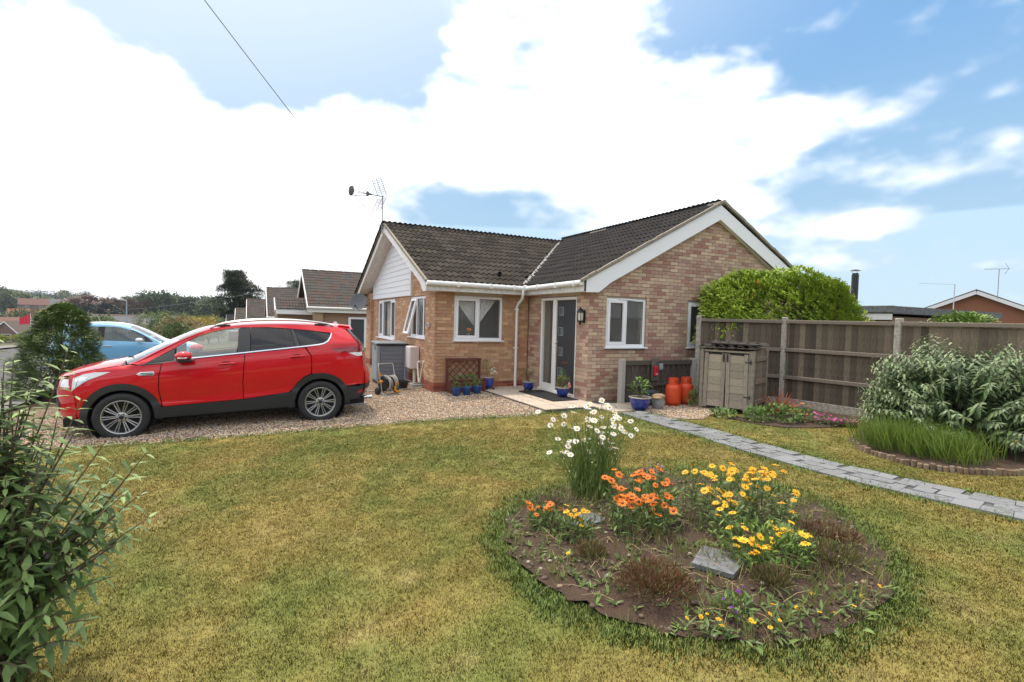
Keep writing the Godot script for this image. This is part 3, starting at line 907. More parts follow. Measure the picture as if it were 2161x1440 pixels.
func bungalow() -> void:
	var h := thing("bungalow", "tan and pink brick bungalow with grey tiled roofs and white windows", "house")
	pal_b = [px(200, 176, 150), px(190, 163, 140), px(184, 155, 135), px(174, 140, 124), px(206, 182, 154), px(166, 122, 108), px(188, 160, 140), px(194, 167, 142), px(170, 130, 116), px(180, 149, 130), px(196, 170, 144)]
	pal_a = [px(178, 142, 110), px(170, 133, 100), px(184, 150, 118), px(164, 125, 95), px(174, 137, 108), px(188, 155, 122), px(176, 134, 110), px(168, 130, 102)]
	pal_red = [px(160, 88, 66), px(146, 78, 60), px(168, 98, 74)]
	for k in pal_b.size(): pal_b[k] = pal_b[k] * 1.14
	for k in pal_a.size(): pal_a[k] = pal_a[k] * 1.36
	var ub := MB.new()
	ub.cbox(Vector3.ZERO, Vector3(0.215, 0.065, 0.03), 0.003)
	brick_unit = ub.mesh()
	var white := mat("upvc", Color(0.80, 0.81, 0.83), 0.35)
	var cream := mat("fascia_white", Color(0.80, 0.79, 0.75), 0.45, {"tex": "soft", "size": 1.5})
	var mortar_b := mat("mortar_b", Color(0.36, 0.285, 0.225), 0.95, {"tex": "speck", "size": 0.2})
	var mortar_a := mat("mortar_a", Color(0.46, 0.355, 0.26), 0.95, {"tex": "speck", "size": 0.2})
	var X := Vector3.RIGHT; var Z := Vector3.BACK; var Y := Vector3.UP
	var base := -0.15
	# -- front gable wall (wing b), facing the garden
	var gw := MB.new()
	var hb := [[0.44, 1.49, 1.11, 2.145], [2.71, 3.76, 1.11, 2.145]]
	backing(gw, Vector3.ZERO, X, Z, 7.06, base, 2.45, hb)
	gw.prism(PackedVector2Array([Vector2(0.0, 2.45), Vector2(7.06, 2.45), Vector2(3.53, 4.28)]), Transform3D(Basis.IDENTITY, Vector3(0, 0, -0.248)), 0.24)
	var wall := pm(h, "wall", gw, mortar_b)
	var span_b := func(v0: float, v1: float) -> Array:
		var in_ := maxf(0.0, (v1 - 2.45) / 0.525)
		if 7.06 - 2 * in_ < 0.2: return []
		return cut(in_ + 0.002, 7.058 - in_, v0, v1, hb)
	var list := wall_courses(-1, 57, span_b, 0.0)
	lay(wall, Vector3.ZERO, X, Z, list, "b", func(q): return q[1] < 2.35 and q[0] >= 3)
	# -- entrance wall, facing the street
	var ew := MB.new()
	var he := [[0.614, 2.096, -0.2, 2.15]]
	backing(ew, Vector3(0, 0, -2.545), Z, -X, 2.536, base, 2.40, he)
	wall = pm(h, "wall", ew, mortar_b)
	list = wall_courses(-1, 30, func(v0, v1): return cut(0.01, 2.543, v0, v1, he), 0.1)
	lay(wall, Vector3(0, 0, -2.545), Z, -X, list, "b", func(q): return false)
	# -- long wall of the side wing, facing the garden
	var aw := MB.new()
	var ha := [[0.455, 1.69, 1.12, 2.30]]
	backing(aw, Vector3(-2.402, 0, -2.545), X, Z, 2.39, base, 2.40, ha)
	wall = pm(h, "wall", aw, mortar_a)
	list = wall_courses(-2, 30, func(v0, v1): return cut(-0.008, 2.38, v0, v1, ha), 0.05)
	lay(wall, Vector3(-2.402, 0, -2.545), X, Z, list, "a", func(q): return false)
	# -- street gable of the side wing: two piers and a recessed panel
	var sw := MB.new()
	var hs := [[1.43, 3.72, 0.95, 2.16], [5.33, 6.90, 1.12, 2.16]]
	backing(sw, Vector3(-2.31, 0, -10.3), Z, -X, 7.52, base, 2.42, hs)
	backing(sw, Vector3(-2.41, 0, -10.3), Z, -X, 0.75, base, 2.42, [], 0.15)
	backing(sw, Vector3(-2.41, 0, -3.28), Z, -X, 0.727, base, 2.42, [], 0.15)
	sw.prism(PackedVector2Array([Vector2(-10.3, 2.42), Vector2(-2.555, 2.42), Vector2(-6.42, 4.14)]), Transform3D(Basis(-Z, Y, X), Vector3(-2.302, 0, 0)) * Transform3D(Basis(Vector3(-1, 0, 0), Vector3(0, 1, 0), Vector3(0, 0, -1)), Vector3(0, 0, 0.24)), 0.24)
	wall = pm(h, "wall", sw, mortar_a)
	var span_s := func(v0: float, v1: float) -> Array:
		var in_ := maxf(0.0, (v1 - 2.42) / 0.445)
		if 7.745 - 2 * in_ < 0.2: return []
		return cut(maxf(0.75, in_), 7.52 if v1 < 2.42 else minf(7.52, 7.745 - in_), v0, v1, hs)
	list = wall_courses(-2, 45, span_s, 0.03)
	lay(wall, Vector3(-2.31, 0, -10.3), Z, -X, list, "a", func(q): return false)
	for pz in [-10.3, -3.28]:
		list = wall_courses(-2, 32, func(v0, v1): return [[0.0, 0.735]], 0.02)
		lay(wall, Vector3(-2.41, 0, pz), Z, -X, list, "a", func(q): return false)
	list = wall_courses(-2, 32, func(v0, v1): return [[0.0, 0.10]], 0.0)
	lay(wall, Vector3(-2.41, 0, -9.553), X, Z, list, "a", func(q): return false)
	# -- walls out of sight, floor and ceiling close the house
	var cw := MB.new()
	cw.bx(Vector3(6.82, base, -10.3), Vector3(7.05, 2.45, -0.26)); cw.bx(Vector3(-2.05, base, -10.3), Vector3(6.8, 2.45, -10.06))
	pm(h, "wall", cw, mortar_b)
	var inn := mat("interior_plaster", Color(0.50, 0.48, 0.44), 0.9)
	var fl := MB.new(); fl.bx(Vector3(-2.05, -0.1, -10.05), Vector3(6.8, 0.06, -2.8)); fl.bx(Vector3(0.25, -0.1, -2.79), Vector3(6.8, 0.06, -0.26))
	pm(h, "floor", fl, mat("carpet", Color(0.16, 0.13, 0.10), 0.95))
	var ce := MB.new(); ce.bx(Vector3(-2.05, 2.34, -10.05), Vector3(6.8, 2.40, -2.8)); ce.bx(Vector3(0.25, 2.34, -2.79), Vector3(6.8, 2.40, -0.26))
	pm(h, "ceiling", ce, inn)
	var pw := MB.new()
	pw.bx(Vector3(0.25, 0.06, -2.75), Vector3(2.1, 2.34, -2.65)); pw.bx(Vector3(2.1, 0.06, -4.5), Vector3(2.2, 2.34, -0.26)); pw.bx(Vector3(-2.04, 0.06, -5.2), Vector3(2.1, 2.34, -5.1)); pw.bx(Vector3(4.2, 0.06, -4.5), Vector3(4.3, 2.34, -0.26))
	pm(h, "partition", pw, inn)
	# -- roofs
	roofs(h)
	# -- windows
	window(h, Vector3(0.44, 1.11, 0), X, Z, 1.05, 1.035, [[0.5, true], [0.5, false]])
	window(h, Vector3(2.71, 1.11, 0), X, Z, 1.05, 1.035, [[0.5, true], [0.5, false]])
	window(h, Vector3(-1.95, 1.12, -2.545), X, Z, 1.235, 1.03, [[0.5, true], [0.5, false]])
	window(h, Vector3(-2.31, 0.95, -8.87), Z, -X, 2.29, 1.21, [[0.26, true], [0.48, false], [0.26, true]])
	window(h, Vector3(-2.31, 1.12, -4.97), Z, -X, 1.57, 1.04, [[0.34, true], [0.40, false], [0.26, false]], true, 0)
	for q in [[Vector3(0.70, 2.112, 0.0), X], [Vector3(-1.55, 2.118, -2.545), X]]:
		var vt := MB.new(); vt.cbox(q[0] + Vector3(0.27, 0, -0.02), Vector3(0.40, 0.018, 0.03), 0.006)
		pm(h, "trickle_vent", vt, white)
	# lintel infill above the garden window
	var li := MB.new(); li.bx(Vector3(-1.95, 2.155, -2.60), Vector3(-0.715, 2.30, -2.56))
	pm(h, "lintel_panel", li, mat("lintel_cream", Color(0.55, 0.45, 0.33), 0.8, {"tex": "soft", "size": 0.5}))
	door(h)
	# -- cladding of the street gable, board by board
	var cl := node(h, "cladding")
	var clad := mat("cladding_white", Color(0.74, 0.76, 0.79), 0.5)
	for k in 12:
		var y0 := 2.20 + k * 0.15
		var y1 := y0 + 0.148
		var zr := -4.82   # right edge
		var l0 := maxf(-9.54, -10.3 + (y0 - 2.36) / 0.445); var l1 := maxf(-9.54, -10.3 + (y1 - 2.36) / 0.445)
		var r0 := minf(zr, -2.55 - (y0 - 2.36) / 0.445); var r1 := minf(zr, -2.55 - (y1 - 2.36) / 0.445)
		if r1 - l1 < 0.05: break
		var bd := MB.new()
		bd.prism(PackedVector2Array([Vector2(l0, y0), Vector2(r0, y0), Vector2(r1, y1), Vector2(l1, y1)]), Transform3D(Basis(Vector3(0, 0, 1), Vector3(0, 1, 0), Vector3(-1, 0, -0.0)), Vector3(-2.312, 0, 0)), 0.032)
		bd.prism(PackedVector2Array([Vector2(l0, y0), Vector2(r0, y0), Vector2(r0, y0 + 0.05), Vector2(l0, y0 + 0.05)]), Transform3D(Basis(Vector3(0, 0, 1), Vector3(0, 1, 0), Vector3(-1, 0, 0)), Vector3(-2.346, 0, 0)), 0.010)
		pm(cl, "board", bd, clad)
	var tr := MB.new(); tr.bx(Vector3(-2.36, 2.19, -4.815), Vector3(-2.312, 2.93, -4.77))
	pm(cl, "edge_trim", tr, clad)

func roofs(h: Node3D) -> void:
	var X := Vector3.RIGHT; var Z := Vector3.BACK; var Y := Vector3.UP
	var sa := 0.448; var sb := 0.525
	var na := Vector3(0, 1, sa).normalized(); var nb := Vector3(-sb, 1, 0).normalized()
	var toneA := []; var matA := []; var toneB := []; var matB := []
	for k in 5:
		toneA.append(Color(0.082, 0.071, 0.058) * [0.75, 0.9, 1.0, 1.15, 1.3][k])
		matA.append(mat("tile_a%d" % k, toneA[k], 0.95, {"spec": 0.25, "tex": "lichen", "size": 0.45, "bump": "fine_n", "bumpy": 0.8}))
		toneB.append(Color(0.046, 0.043, 0.042) * [0.86, 0.94, 1.0, 1.06, 1.14][k])
		matB.append(mat("tile_b%d" % k, toneB[k], 0.95, {"tex": "speck", "size": 0.5, "spec": 0.2}))
	var under := mat("underlay", Color(0.05, 0.045, 0.04), 0.95)
	# side wing
	var ra := node(h, "roof")
	var eaveA := Vector3(0, 2.40, -2.24)
	var ridgeA := Vector3(0, 2.40 + 4.16 * sa, -6.40)
	var ub := MB.new()
	var q := func(b: MB, p: Array) -> void:
		b.quad(p[0], p[1], p[2], p[3])
		b.quad(p[3] - Y * 0.05, p[2] - Y * 0.05, p[1] - Y * 0.05, p[0] - Y * 0.05)
	q.call(ub, [Vector3(-2.70, 2.40, -2.26), Vector3(-0.25, 2.40, -2.26), Vector3(3.28, 4.255, -6.40), Vector3(-2.70, 4.255, -6.40)])
	q.call(ub, [Vector3(-2.70, 4.255, -6.40), Vector3(7.2, 4.255, -6.40), Vector3(7.2, 2.40, -10.56), Vector3(-2.70, 2.40, -10.56)])
	pm(ra, "underlay", ub, under)
	var tm := tile_mesh(0.302, 0.40, 2, 0.038, 1.0, 6)
	var keepA := func(p: Vector3) -> bool: return p.y > 2.43 + (p.x + 0.25 + 0.02) * sb - 0.02 and p.z > -6.42
	var u1 := tile_slope(ra, tm, Vector3(-2.70, 2.415, -2.23), X, na, 21, 14, 0.30, 0.33, matA, toneA, keepA, func(r, c): return true, 165)
	# far slope: seen only at the edge
	var nb2 := Vector3(0, 1, -sa).normalized()
	tile_slope(ra, tm, Vector3(7.1, 2.415, -10.57), -X, nb2, 33, 14, 0.30, 0.33, matA, toneA, func(p): return true, func(r, c): return false)
	ridge_run(ra, Vector3(-2.72, 4.25, -6.40), Vector3(3.3, 4.25, -6.40), 0.12, 0.42, matA)
	# verge mortar strip along the street gable
	var cem := mat("verge_cement", Color(0.36, 0.32, 0.25), 0.95, {"tex": "blotch", "size": 0.4})
	var ve := MB.new()
	for s in [[-2.23, 1.0], [-10.57, -1.0]]:
		var a := Vector3(-2.725, 2.40, s[0]); var b := Vector3(-2.725, 4.262, -6.40)
		var dd := (b - a).normalized()
		var up := Vector3(0, dd.z * -1, dd.y) if s[1] < 0 else Vector3(0, -dd.z, dd.y)
		if up.y < 0: up = -up
		ve.box((a + b) / 2 + up * 0.03, Vector3(0.05, 0.055, (b - a).length()), Basis(X, up, X.cross(up)))
	pm(ra, "verge", ve, cem)
	# lead-grey mortared valley
	var va := MB.new()
	var v0 := Vector3(-0.27, 2.445, -2.25); var v1 := Vector3(3.25, 4.285, -6.36)
	var vd := (v1 - v0).normalized()
	var vs := vd.cross(Y).normalized()
	for k in 12:
		var a := v0.lerp(v1, k / 12.0); var b := v0.lerp(v1, (k + 1.0) / 12.0)
		var w := rn(0.05, 0.075)
		va.quad(a + vs * w + Y * 0.045, b + vs * w + Y * 0.045, b + Y * 0.03, a + Y * 0.03)
		va.quad(a + Y * 0.03, b + Y * 0.03, b - vs * w + Y * 0.055, a - vs * w + Y * 0.055)
	pm(ra, "valley", va, mat("valley_mortar", Color(0.42, 0.42, 0.41), 0.9, {"tex": "blotch", "size": 0.3}))
	# small vent tile
	var vt := MB.new()
	vt.lathe([Vector2(0.065, 0.0), Vector2(0.065, 0.10), Vector2(0.05, 0.12)], 12, Transform3D(Basis(X, deg_to_rad(65)), Vector3(-0.72, 2.70, -2.86)))
	pm(ra, "roof_vent", vt, mat("vent_plastic", Color(0.03, 0.03, 0.035), 0.5))
	# front wing
	var rb := node(h, "roof")
	ub = MB.new()
	q.call(ub, [Vector3(-0.25, 2.43, 0.10), Vector3(3.53, 4.40, 0.10), Vector3(3.53, 4.40, -6.7), Vector3(-0.25, 2.43, -2.27)])
	q.call(ub, [Vector3(3.53, 4.40, 0.10), Vector3(7.31, 2.43, 0.10), Vector3(7.31, 2.43, -6.7), Vector3(3.53, 4.40, -6.7)])
	pm(rb, "underlay", ub, under)
	var tb := tile_mesh(0.302, 0.40, 2, 0.030, 2.0, 6)
	var keepB := func(p: Vector3) -> bool: return p.y > 2.40 + (-2.26 - p.z - 0.02) * sa - 0.02 and p.x < 3.54
	tile_slope(rb, tb, Vector3(-0.27, 2.435, -6.66), Z, nb, 23, 13, 0.296, 0.335, matB, toneB, keepB, func(r, c): return c > 12, 135)
	tile_slope(rb, tb, Vector3(7.33, 2.435, 0.14), -Z, Vector3(sb, 1, 0).normalized(), 23, 13, 0.296, 0.335, matB, toneB, func(p): return p.x > 3.52, func(r, c): return false)
	ridge_run(rb, Vector3(3.53, 4.385, 0.14), Vector3(3.53, 4.385, -6.7), 0.12, 0.42, matB + [cem])
	# verge cement over the white bargeboards of the front gable
	ve = MB.new()
	for s in [-1.0, 1.0]:
		var a := Vector3(3.53 + s * 3.82, 2.415, 0.135); var b := Vector3(3.53, 4.43, 0.135)
		for k in 22:
			var p := a.lerp(b, k / 22.0); var r := a.lerp(b, (k + 1) / 22.0)
			var dd := (r - p).normalized()
			var up := Vector3(-dd.y, dd.x, 0)
			if up.y < 0: up = -up
			ve.box((p + r) / 2 + up * rn(0.02, 0.034), Vector3((r - p).length() * 1.02, rn(0.05, 0.062), 0.07), Basis(dd, up, dd.cross(up)))
	pm(rb, "verge", ve, cem)
	# bargeboards
	var white := mat("upvc_board", Color(0.80, 0.81, 0.83), 0.35)
	var cream: Material = M["fascia_white"]
	var bb := MB.new()
	var R := Transform3D(Basis.IDENTITY, Vector3(0, 0, 0.105))
	bb.prism(PackedVector2Array([Vector2(-0.17, 2.215), Vector2(0.14, 2.225), Vector2(0.42, 2.43), Vector2(3.47, 4.04), Vector2(3.47, 4.375), Vector2(-0.17, 2.46)]), R, 0.022)
	pm(h, "bargeboard", bb, white)
	bb = MB.new()
	bb.prism(PackedVector2Array([Vector2(7.23, 2.215), Vector2(6.92, 2.225), Vector2(6.64, 2.43), Vector2(3.472, 4.04), Vector2(3.472, 4.375), Vector2(7.23, 2.46)]), R, 0.022)
	pm(h, "bargeboard", bb, white)
	var so := MB.new()
	for s in [-1.0, 1.0]:
		so.quad(Vector3(3.47 + s * 3.05, 2.43, 0.01), Vector3(3.47 + s * 3.05, 2.43, 0.105), Vector3(3.47, 4.05, 0.105), Vector3(3.47, 4.05, 0.01))
		so.quad(Vector3(3.53 + s * 3.4, 2.225, 0.01), Vector3(3.53 + s * 3.4, 2.225, 0.105), Vector3(3.53 + s * 3.1, 2.43, 0.105), Vector3(3.53 + s * 3.1, 2.43, 0.01))
	pm(h, "soffit", so, white)
	# street gable boards: barge plane at x = -2.71
	var T := Transform3D(Basis(Vector3(0, 0, 1), Vector3(0, 1, 0), Vector3(-1, 0, 0)), Vector3(-2.70, 0, 0))
	for s in [1.0, -1.0]:
		var f := func(z: float) -> float: return -6.40 + s * (z + 6.40)
		bb = MB.new()
		bb.prism(PackedVector2Array([Vector2(f.call(-2.25), 2.21), Vector2(f.call(-2.50), 2.21), Vector2(f.call(-2.71), 2.41), Vector2(f.call(-6.399), 4.05), Vector2(f.call(-6.399), 4.215), Vector2(f.call(-2.25), 2.37)]), T, 0.022)
		pm(h, "bargeboard", bb, cream)
		so = MB.new()
		so.quad(Vector3(-2.70, 2.40, f.call(-2.7)), Vector3(-2.32, 2.40, f.call(-2.7)), Vector3(-2.32, 4.06, -6.40), Vector3(-2.70, 4.06, -6.40))
		so.bx(Vector3(-2.70, 2.212, minf(f.call(-2.52), f.call(-2.27))), Vector3(-2.42, 2.232, maxf(f.call(-2.52), f.call(-2.27))))
		pm(h, "soffit", so, cream)
	# fascias, gutters, downpipe
	var fa := MB.new(); fa.bx(Vector3(-2.69, 2.225, -2.29), Vector3(-0.225, 2.40, -2.27)); fa.bx(Vector3(-2.41, 2.225, -2.555), Vector3(-0.22, 2.235, -2.29))
	pm(h, "fascia", fa, cream)
	fa = MB.new(); fa.bx(Vector3(-0.225, 2.225, -2.29), Vector3(-0.205, 2.42, 0.10)); fa.bx(Vector3(-0.205, 2.225, -2.54), Vector3(-0.005, 2.235, 0.09))
	pm(h, "fascia", fa, cream)
	var gut := mat("gutter_white", Color(0.80, 0.80, 0.78), 0.3)
	var gu := MB.new()
	gu.tube([Vector3(-2.72, 2.385, -2.215), Vector3(-0.30, 2.375, -2.215)], 0.055, 0.055, 12)
	for x in [-2.0, -1.2, -0.6]: gu.box(Vector3(x, 2.38, -2.215), Vector3(0.03, 0.118, 0.118))
	pm(h, "gutter", gu, gut)
	gu = MB.new()
	gu.tube([Vector3(-0.285, 2.375, -2.215), Vector3(-0.285, 2.40, 0.12)], 0.055, 0.055, 12)
	for z in [-1.6, -0.8, -0.1]: gu.box(Vector3(-0.285, 2.388, z), Vector3(0.118, 0.118, 0.03))
	gu.cbox(Vector3(-0.29, 2.385, -2.215), Vector3(0.15, 0.13, 0.15), 0.02)
	pm(h, "gutter", gu, gut)
	var dp := MB.new()
	dp.tube(smooth([Vector3(-0.36, 2.34, -2.20), Vector3(-0.36, 2.22, -2.20), Vector3(-0.345, 2.12, -2.28), Vector3(-0.36, 2.02, -2.42), Vector3(-0.36, 1.93, -2.49)], 4), 0.036, 0.036, 10)
	dp.tube([Vector3(-0.36, 1.95, -2.49), Vector3(-0.36, -0.02, -2.49)], 0.034, 0.034, 10)
	for y in [1.88, 0.95]: dp.box(Vector3(-0.36, y, -2.51), Vector3(0.11, 0.035, 0.06))
	pm(h, "downpipe", dp, gut)

func door(h: Node3D) -> void:
	var white := mat("door_white", Color(0.82, 0.81, 0.77), 0.35)
	var d := node(h, "door")
	var fr := MB.new()
	var x0 := -0.005; var x1 := 0.065
	for q in [[-1.93, 2.09, -0.45, 2.15], [-1.93, 0.07, -1.865, 2.09], [-0.475, 0.07, -0.45, 2.09], [-1.40, 0.07, -1.25, 2.09]]:
		fr.cbox(Vector3((x0 + x1) / 2, (q[1] + q[3]) / 2, (q[0] + q[2]) / 2), Vector3(x1 - x0, q[3] - q[1], q[2] - q[0]), 0.005)
	fr.cbox(Vector3(0.02, 0.035, -1.19), Vector3(0.16, 0.07, 1.50), 0.008)
	fr.cbox(Vector3(0.03, 0.13, -1.63), Vector3(0.06, 0.11, 0.47), 0.005)
	pm(d, "frame", fr, white)
	var leaf := MB.new()
	# leaf with four square openings on its hinge-far side
	var anth := mat("door_anthracite", Color(0.036, 0.042, 0.048), 0.42, {"bump": "fine_n", "bumpy": 0.25, "size": 0.4})
	var zs := [-1.24, -1.15, -0.99, -0.477]
	var ys := [0.09, 0.42, 0.58, 0.87, 1.03, 1.315, 1.475, 1.76, 1.92, 2.085]
	for i in 3:
		for j in 9:
			if i == 1 and j % 2 == 1: continue
			leaf.bx(Vector3(0.022, ys[j], zs[i]), Vector3(0.062, ys[j + 1], zs[i + 1]))
	pm(d, "leaf", leaf, anth)
	var glass := mat("frosted_glass", Color(0.16, 0.18, 0.19), 0.12, {"alpha": 0.8})
	var steel := mat("satin_steel", Color(0.55, 0.56, 0.58), 0.3, {"metal": 1.0})
	for j in 4:
		var pa := MB.new(); var y: float = ys[1 + 2 * j]
		pa.bx(Vector3(0.036, y, -1.15), Vector3(0.046, y + 0.16, -0.99))
		pm(d, "pane", pa, glass)
		var su := MB.new()
		for e in [[-1.165, y - 0.015, -1.15, y + 0.175], [-0.99, y - 0.015, -0.975, y + 0.175], [-1.15, y - 0.015, -0.99, y], [-1.15, y + 0.16, -0.99, y + 0.175]]:
			su.bx(Vector3(0.014, e[1], e[0]), Vector3(0.0215, e[3], e[2]))
		pm(d, "pane_surround", su, mat("pane_trim", Color(0.22, 0.23, 0.24), 0.3))
	var lp := MB.new(); lp.cbox(Vector3(0.014, 0.715, -0.88), Vector3(0.014, 0.055, 0.27), 0.004)
	pm(d, "letterbox", lp, mat("letterbox_bronze", Color(0.20, 0.13, 0.10), 0.35, {"metal": 0.7}))
	var hd := MB.new(); hd.cbox(Vector3(0.010, 1.08, -1.205), Vector3(0.018, 0.22, 0.03), 0.004); hd.tube([Vector3(0.0, 1.12, -1.205), Vector3(-0.045, 1.12, -1.205), Vector3(-0.05, 1.12, -1.10)], 0.009, 0.009, 8)
	pm(d, "handle", hd, steel)
	var sl := MB.new(); sl.quad(Vector3(0.03, 0.185, -1.865), Vector3(0.03, 0.185, -1.40), Vector3(0.03, 2.09, -1.40), Vector3(0.03, 2.09, -1.865))
	pm(d, "sidelight_pane", sl, M["glass"])

# ------------------------------------------------------------------ cars
# A car body is three smooth surfaces: its side z = W(x, y), its top y = T(x, z) and its ends x = E(z, y).
# Panels are outlines on those surfaces, cut into cells. x runs from nose to tail with the front axle at 0, y up from the ground.
var CP := {}

func car_w(x: float, y: float) -> float:
	var w := curve(CP.plan, x)
	var b := curve(CP.belt, x)
	if y <= b:
		return w * curve(CP.prof, y / b)
	var top := curve(CP.edge, x)
	var t := clampf((y - b) / maxf(top - b, 0.02), 0, 1.2)
	var wb := w * curve(CP.prof, 1.0)
	var wt := minf(curve(CP.roofw, x), wb)
	return lerpf(wb, wt, t * (0.86 + 0.14 * t))

func car_t(x: float, z: float) -> float:
	var top := curve(CP.top, x)
	var e := curve(CP.edge, x)
	var w := maxf(car_w(x, e), 0.05)
	return top - (top - e) * pow(clampf(absf(z) / w, 0, 1.05), 2.6)

func car_end(z: float, y: float, tail: bool) -> float:
	var c := curve(CP.tail if tail else CP.nose, y)
	var depth: float = CP.tail_round if tail else CP.nose_round
	var xe := c - depth if tail else c + depth
	var w := maxf(car_w(xe, y), 0.05)
	var k := depth * pow(clampf(absf(z) / w, 0, 1.05), 2.6)
	return c - k if tail else c + k

# map an outline to the body; how: "side", "top", "nose", "tail"; lift pushes it off the surface
func body_panel(poly: PackedVector2Array, how: String, cell: float, lift := 0.0, s := 1.0) -> MB:
	var b := MB.new()
	var f := func(p: Vector2) -> Vector3:
		match how:
			"side": return Vector3(p.x, p.y, car_w(p.x, p.y))
			"top": return Vector3(p.x, car_t(p.x, p.y), p.y)
			"nose": return Vector3(car_end(p.x, p.y, false), p.y, p.x)
		return Vector3(car_end(p.x, p.y, true), p.y, p.x)
	var lo := poly[0]; var hi := poly[0]
	for p in poly:
		lo = lo.min(p); hi = hi.max(p)
	var cache := {}
	var e := 0.006
	var sgn := {"side": 1.0, "top": -1.0, "nose": 1.0, "tail": -1.0}
	var gv := func(p: Vector2) -> int:
		var key := Vector2i(roundi(p.x * 3000), roundi(p.y * 3000))
		if cache.has(key): return cache[key]
		var a: Vector3 = f.call(p)
		var du: Vector3 = f.call(p + Vector2(e, 0)) - f.call(p - Vector2(e, 0))
		var dv: Vector3 = f.call(p + Vector2(0, e)) - f.call(p - Vector2(0, e))
		var nn: Vector3 = du.cross(dv).normalized() * sgn[how]
		if how == "nose": nn = -nn if nn.x > 0 else nn
		if how == "tail": nn = -nn if nn.x < 0 else nn
		var q: Vector3 = a + nn * lift
		q.z *= s; nn.z *= s
		cache[key] = b.vert(q, nn)
		return cache[key]
	for i in int(ceil((hi.x - lo.x) / cell)):
		for j in int(ceil((hi.y - lo.y) / cell)):
			var p0 := lo + Vector2(i, j) * cell
			for part in Geometry2D.intersect_polygons(PackedVector2Array([p0, p0 + Vector2(cell, 0), p0 + Vector2(cell, cell), p0 + Vector2(0, cell)]), poly):
				var t := Geometry2D.triangulate_polygon(part)
				for k in range(0, t.size(), 3):
					var i0: int = gv.call(part[t[k]]); var i1: int = gv.call(part[t[k + 1]]); var i2: int = gv.call(part[t[k + 2]])
					var nn := (b.v[i1] - b.v[i0]).cross(b.v[i2] - b.v[i0])
					if nn.dot(b.n[i0]) < 0: b.itri(i0, i2, i1)
					else: b.itri(i0, i1, i2)
	return b

func arc(cx: float, cy: float, r: float, a0: float, a1: float, n := 14) -> Array:
	var o := []
	for k in n + 1:
		var t := deg_to_rad(lerpf(a0, a1, float(k) / n))
		o.append([cx + r * cos(t), cy + r * sin(t)])
	return o

func panel(car: Node3D, called: String, pts: Array, how: String, m: Material, o := {}) -> Array:
	var out := []
	var poly := pv(pts)
	if o.has("shrink"):
		var sh := Geometry2D.offset_polygon(poly, -o.shrink)
		if sh: poly = sh[0]
	for s in ([1.0, -1.0] if how == "side" else [1.0]):
		out.append(pm(car, called, body_panel(poly, how, o.get("cell", 0.05), o.get("lift", 0.0), s), m))
	return out

func wheel(car: Node3D, ce: Vector3, r: float, w: float, side: float, spokes: int) -> void:
	var wh := node(car, "wheel", Transform3D(Basis(Vector3.RIGHT, PI / 2 * side), ce))   # local y points outwards
	var rubber := mat("tyre_rubber", Color(0.018, 0.018, 0.019), 0.75, {"bump": "fine_n", "bumpy": 0.3, "size": 0.1, "world": false})
	var ty := MB.new()
	ty.lathe([Vector2(r * 0.70, -w * 0.5), Vector2(r * 0.93, -w * 0.5), Vector2(r, -w * 0.36), Vector2(r, w * 0.34), Vector2(r * 0.975, w * 0.44), Vector2(r * 0.90, w * 0.51), Vector2(r * 0.78, w * 0.52), Vector2(r * 0.70, w * 0.44)], 48)
	pm(wh, "tyre", ty, rubber)
	var alloy := mat("alloy", Color(0.52, 0.52, 0.53), 0.28, {"metal": 0.9})
	var dark := mat("wheel_dark", Color(0.025, 0.025, 0.027), 0.6)
	var rr := r * 0.70
	var bw := MB.new()
	bw.lathe([Vector2(0.02, -w * 0.1), Vector2(rr * 0.9, -w * 0.1), Vector2(rr * 0.99, w * 0.30)], 40)
	bw.lathe([Vector2(rr * 0.55, w * 0.12), Vector2(rr * 0.0, w * 0.12)], 24)
	pm(wh, "brake_drum", bw, dark)
	var ri := MB.new()
	ri.lathe([Vector2(rr * 0.90, w * 0.30), Vector2(rr * 0.955, w * 0.43), Vector2(rr * 1.01, w * 0.46), Vector2(rr * 1.02, w * 0.40)], 48)
	var hub_r := rr * 0.30
	ri.lathe([Vector2(hub_r * 1.02, w * 0.22), Vector2(hub_r, w * 0.34), Vector2(hub_r * 0.75, w * 0.38), Vector2(0.0, w * 0.38)], 30)
	for k in spokes:
		var a := TAU * k / spokes
		for e in [-0.085, 0.085]:
			var t0: float = a + e * 1.5; var t1: float = a + e
			var p0 := Vector3(cos(t0) * hub_r * 0.95, w * 0.34, sin(t0) * hub_r * 0.95)
			var p1 := Vector3(cos(t1) * rr * 0.95, w * 0.425, sin(t1) * rr * 0.95)
			var d := (p1 - p0).normalized()
			var sd := d.cross(Vector3.UP).normalized()
			ri.cbox((p0 + p1) / 2 - Vector3.UP * 0.012, Vector3((p1 - p0).length(), 0.028, rr * 0.052), 0.004, Basis(d, sd.cross(d), sd))
	pm(wh, "rim", ri, alloy)
	var cap := MB.new()
	cap.lathe([Vector2(hub_r * 0.42, w * 0.375), Vector2(hub_r * 0.42, w * 0.41), Vector2(hub_r * 0.2, w * 0.42), Vector2(0, w * 0.42)], 20)
	pm(wh, "hub_cap", cap, mat("badge_blue", Color(0.012, 0.02, 0.06), 0.25))
	var nut := MB.new()
	for k in 5:
		var a := TAU * k / 5.0 + 0.3
		nut.lathe([Vector2(0.012, w * 0.36), Vector2(0.012, w * 0.41), Vector2(0.0, w * 0.41)], 8, Transform3D(Basis.IDENTITY, Vector3(cos(a) * hub_r * 0.70, 0, sin(a) * hub_r * 0.70)))
	pm(wh, "wheel_nuts", nut, dark, "stuff")

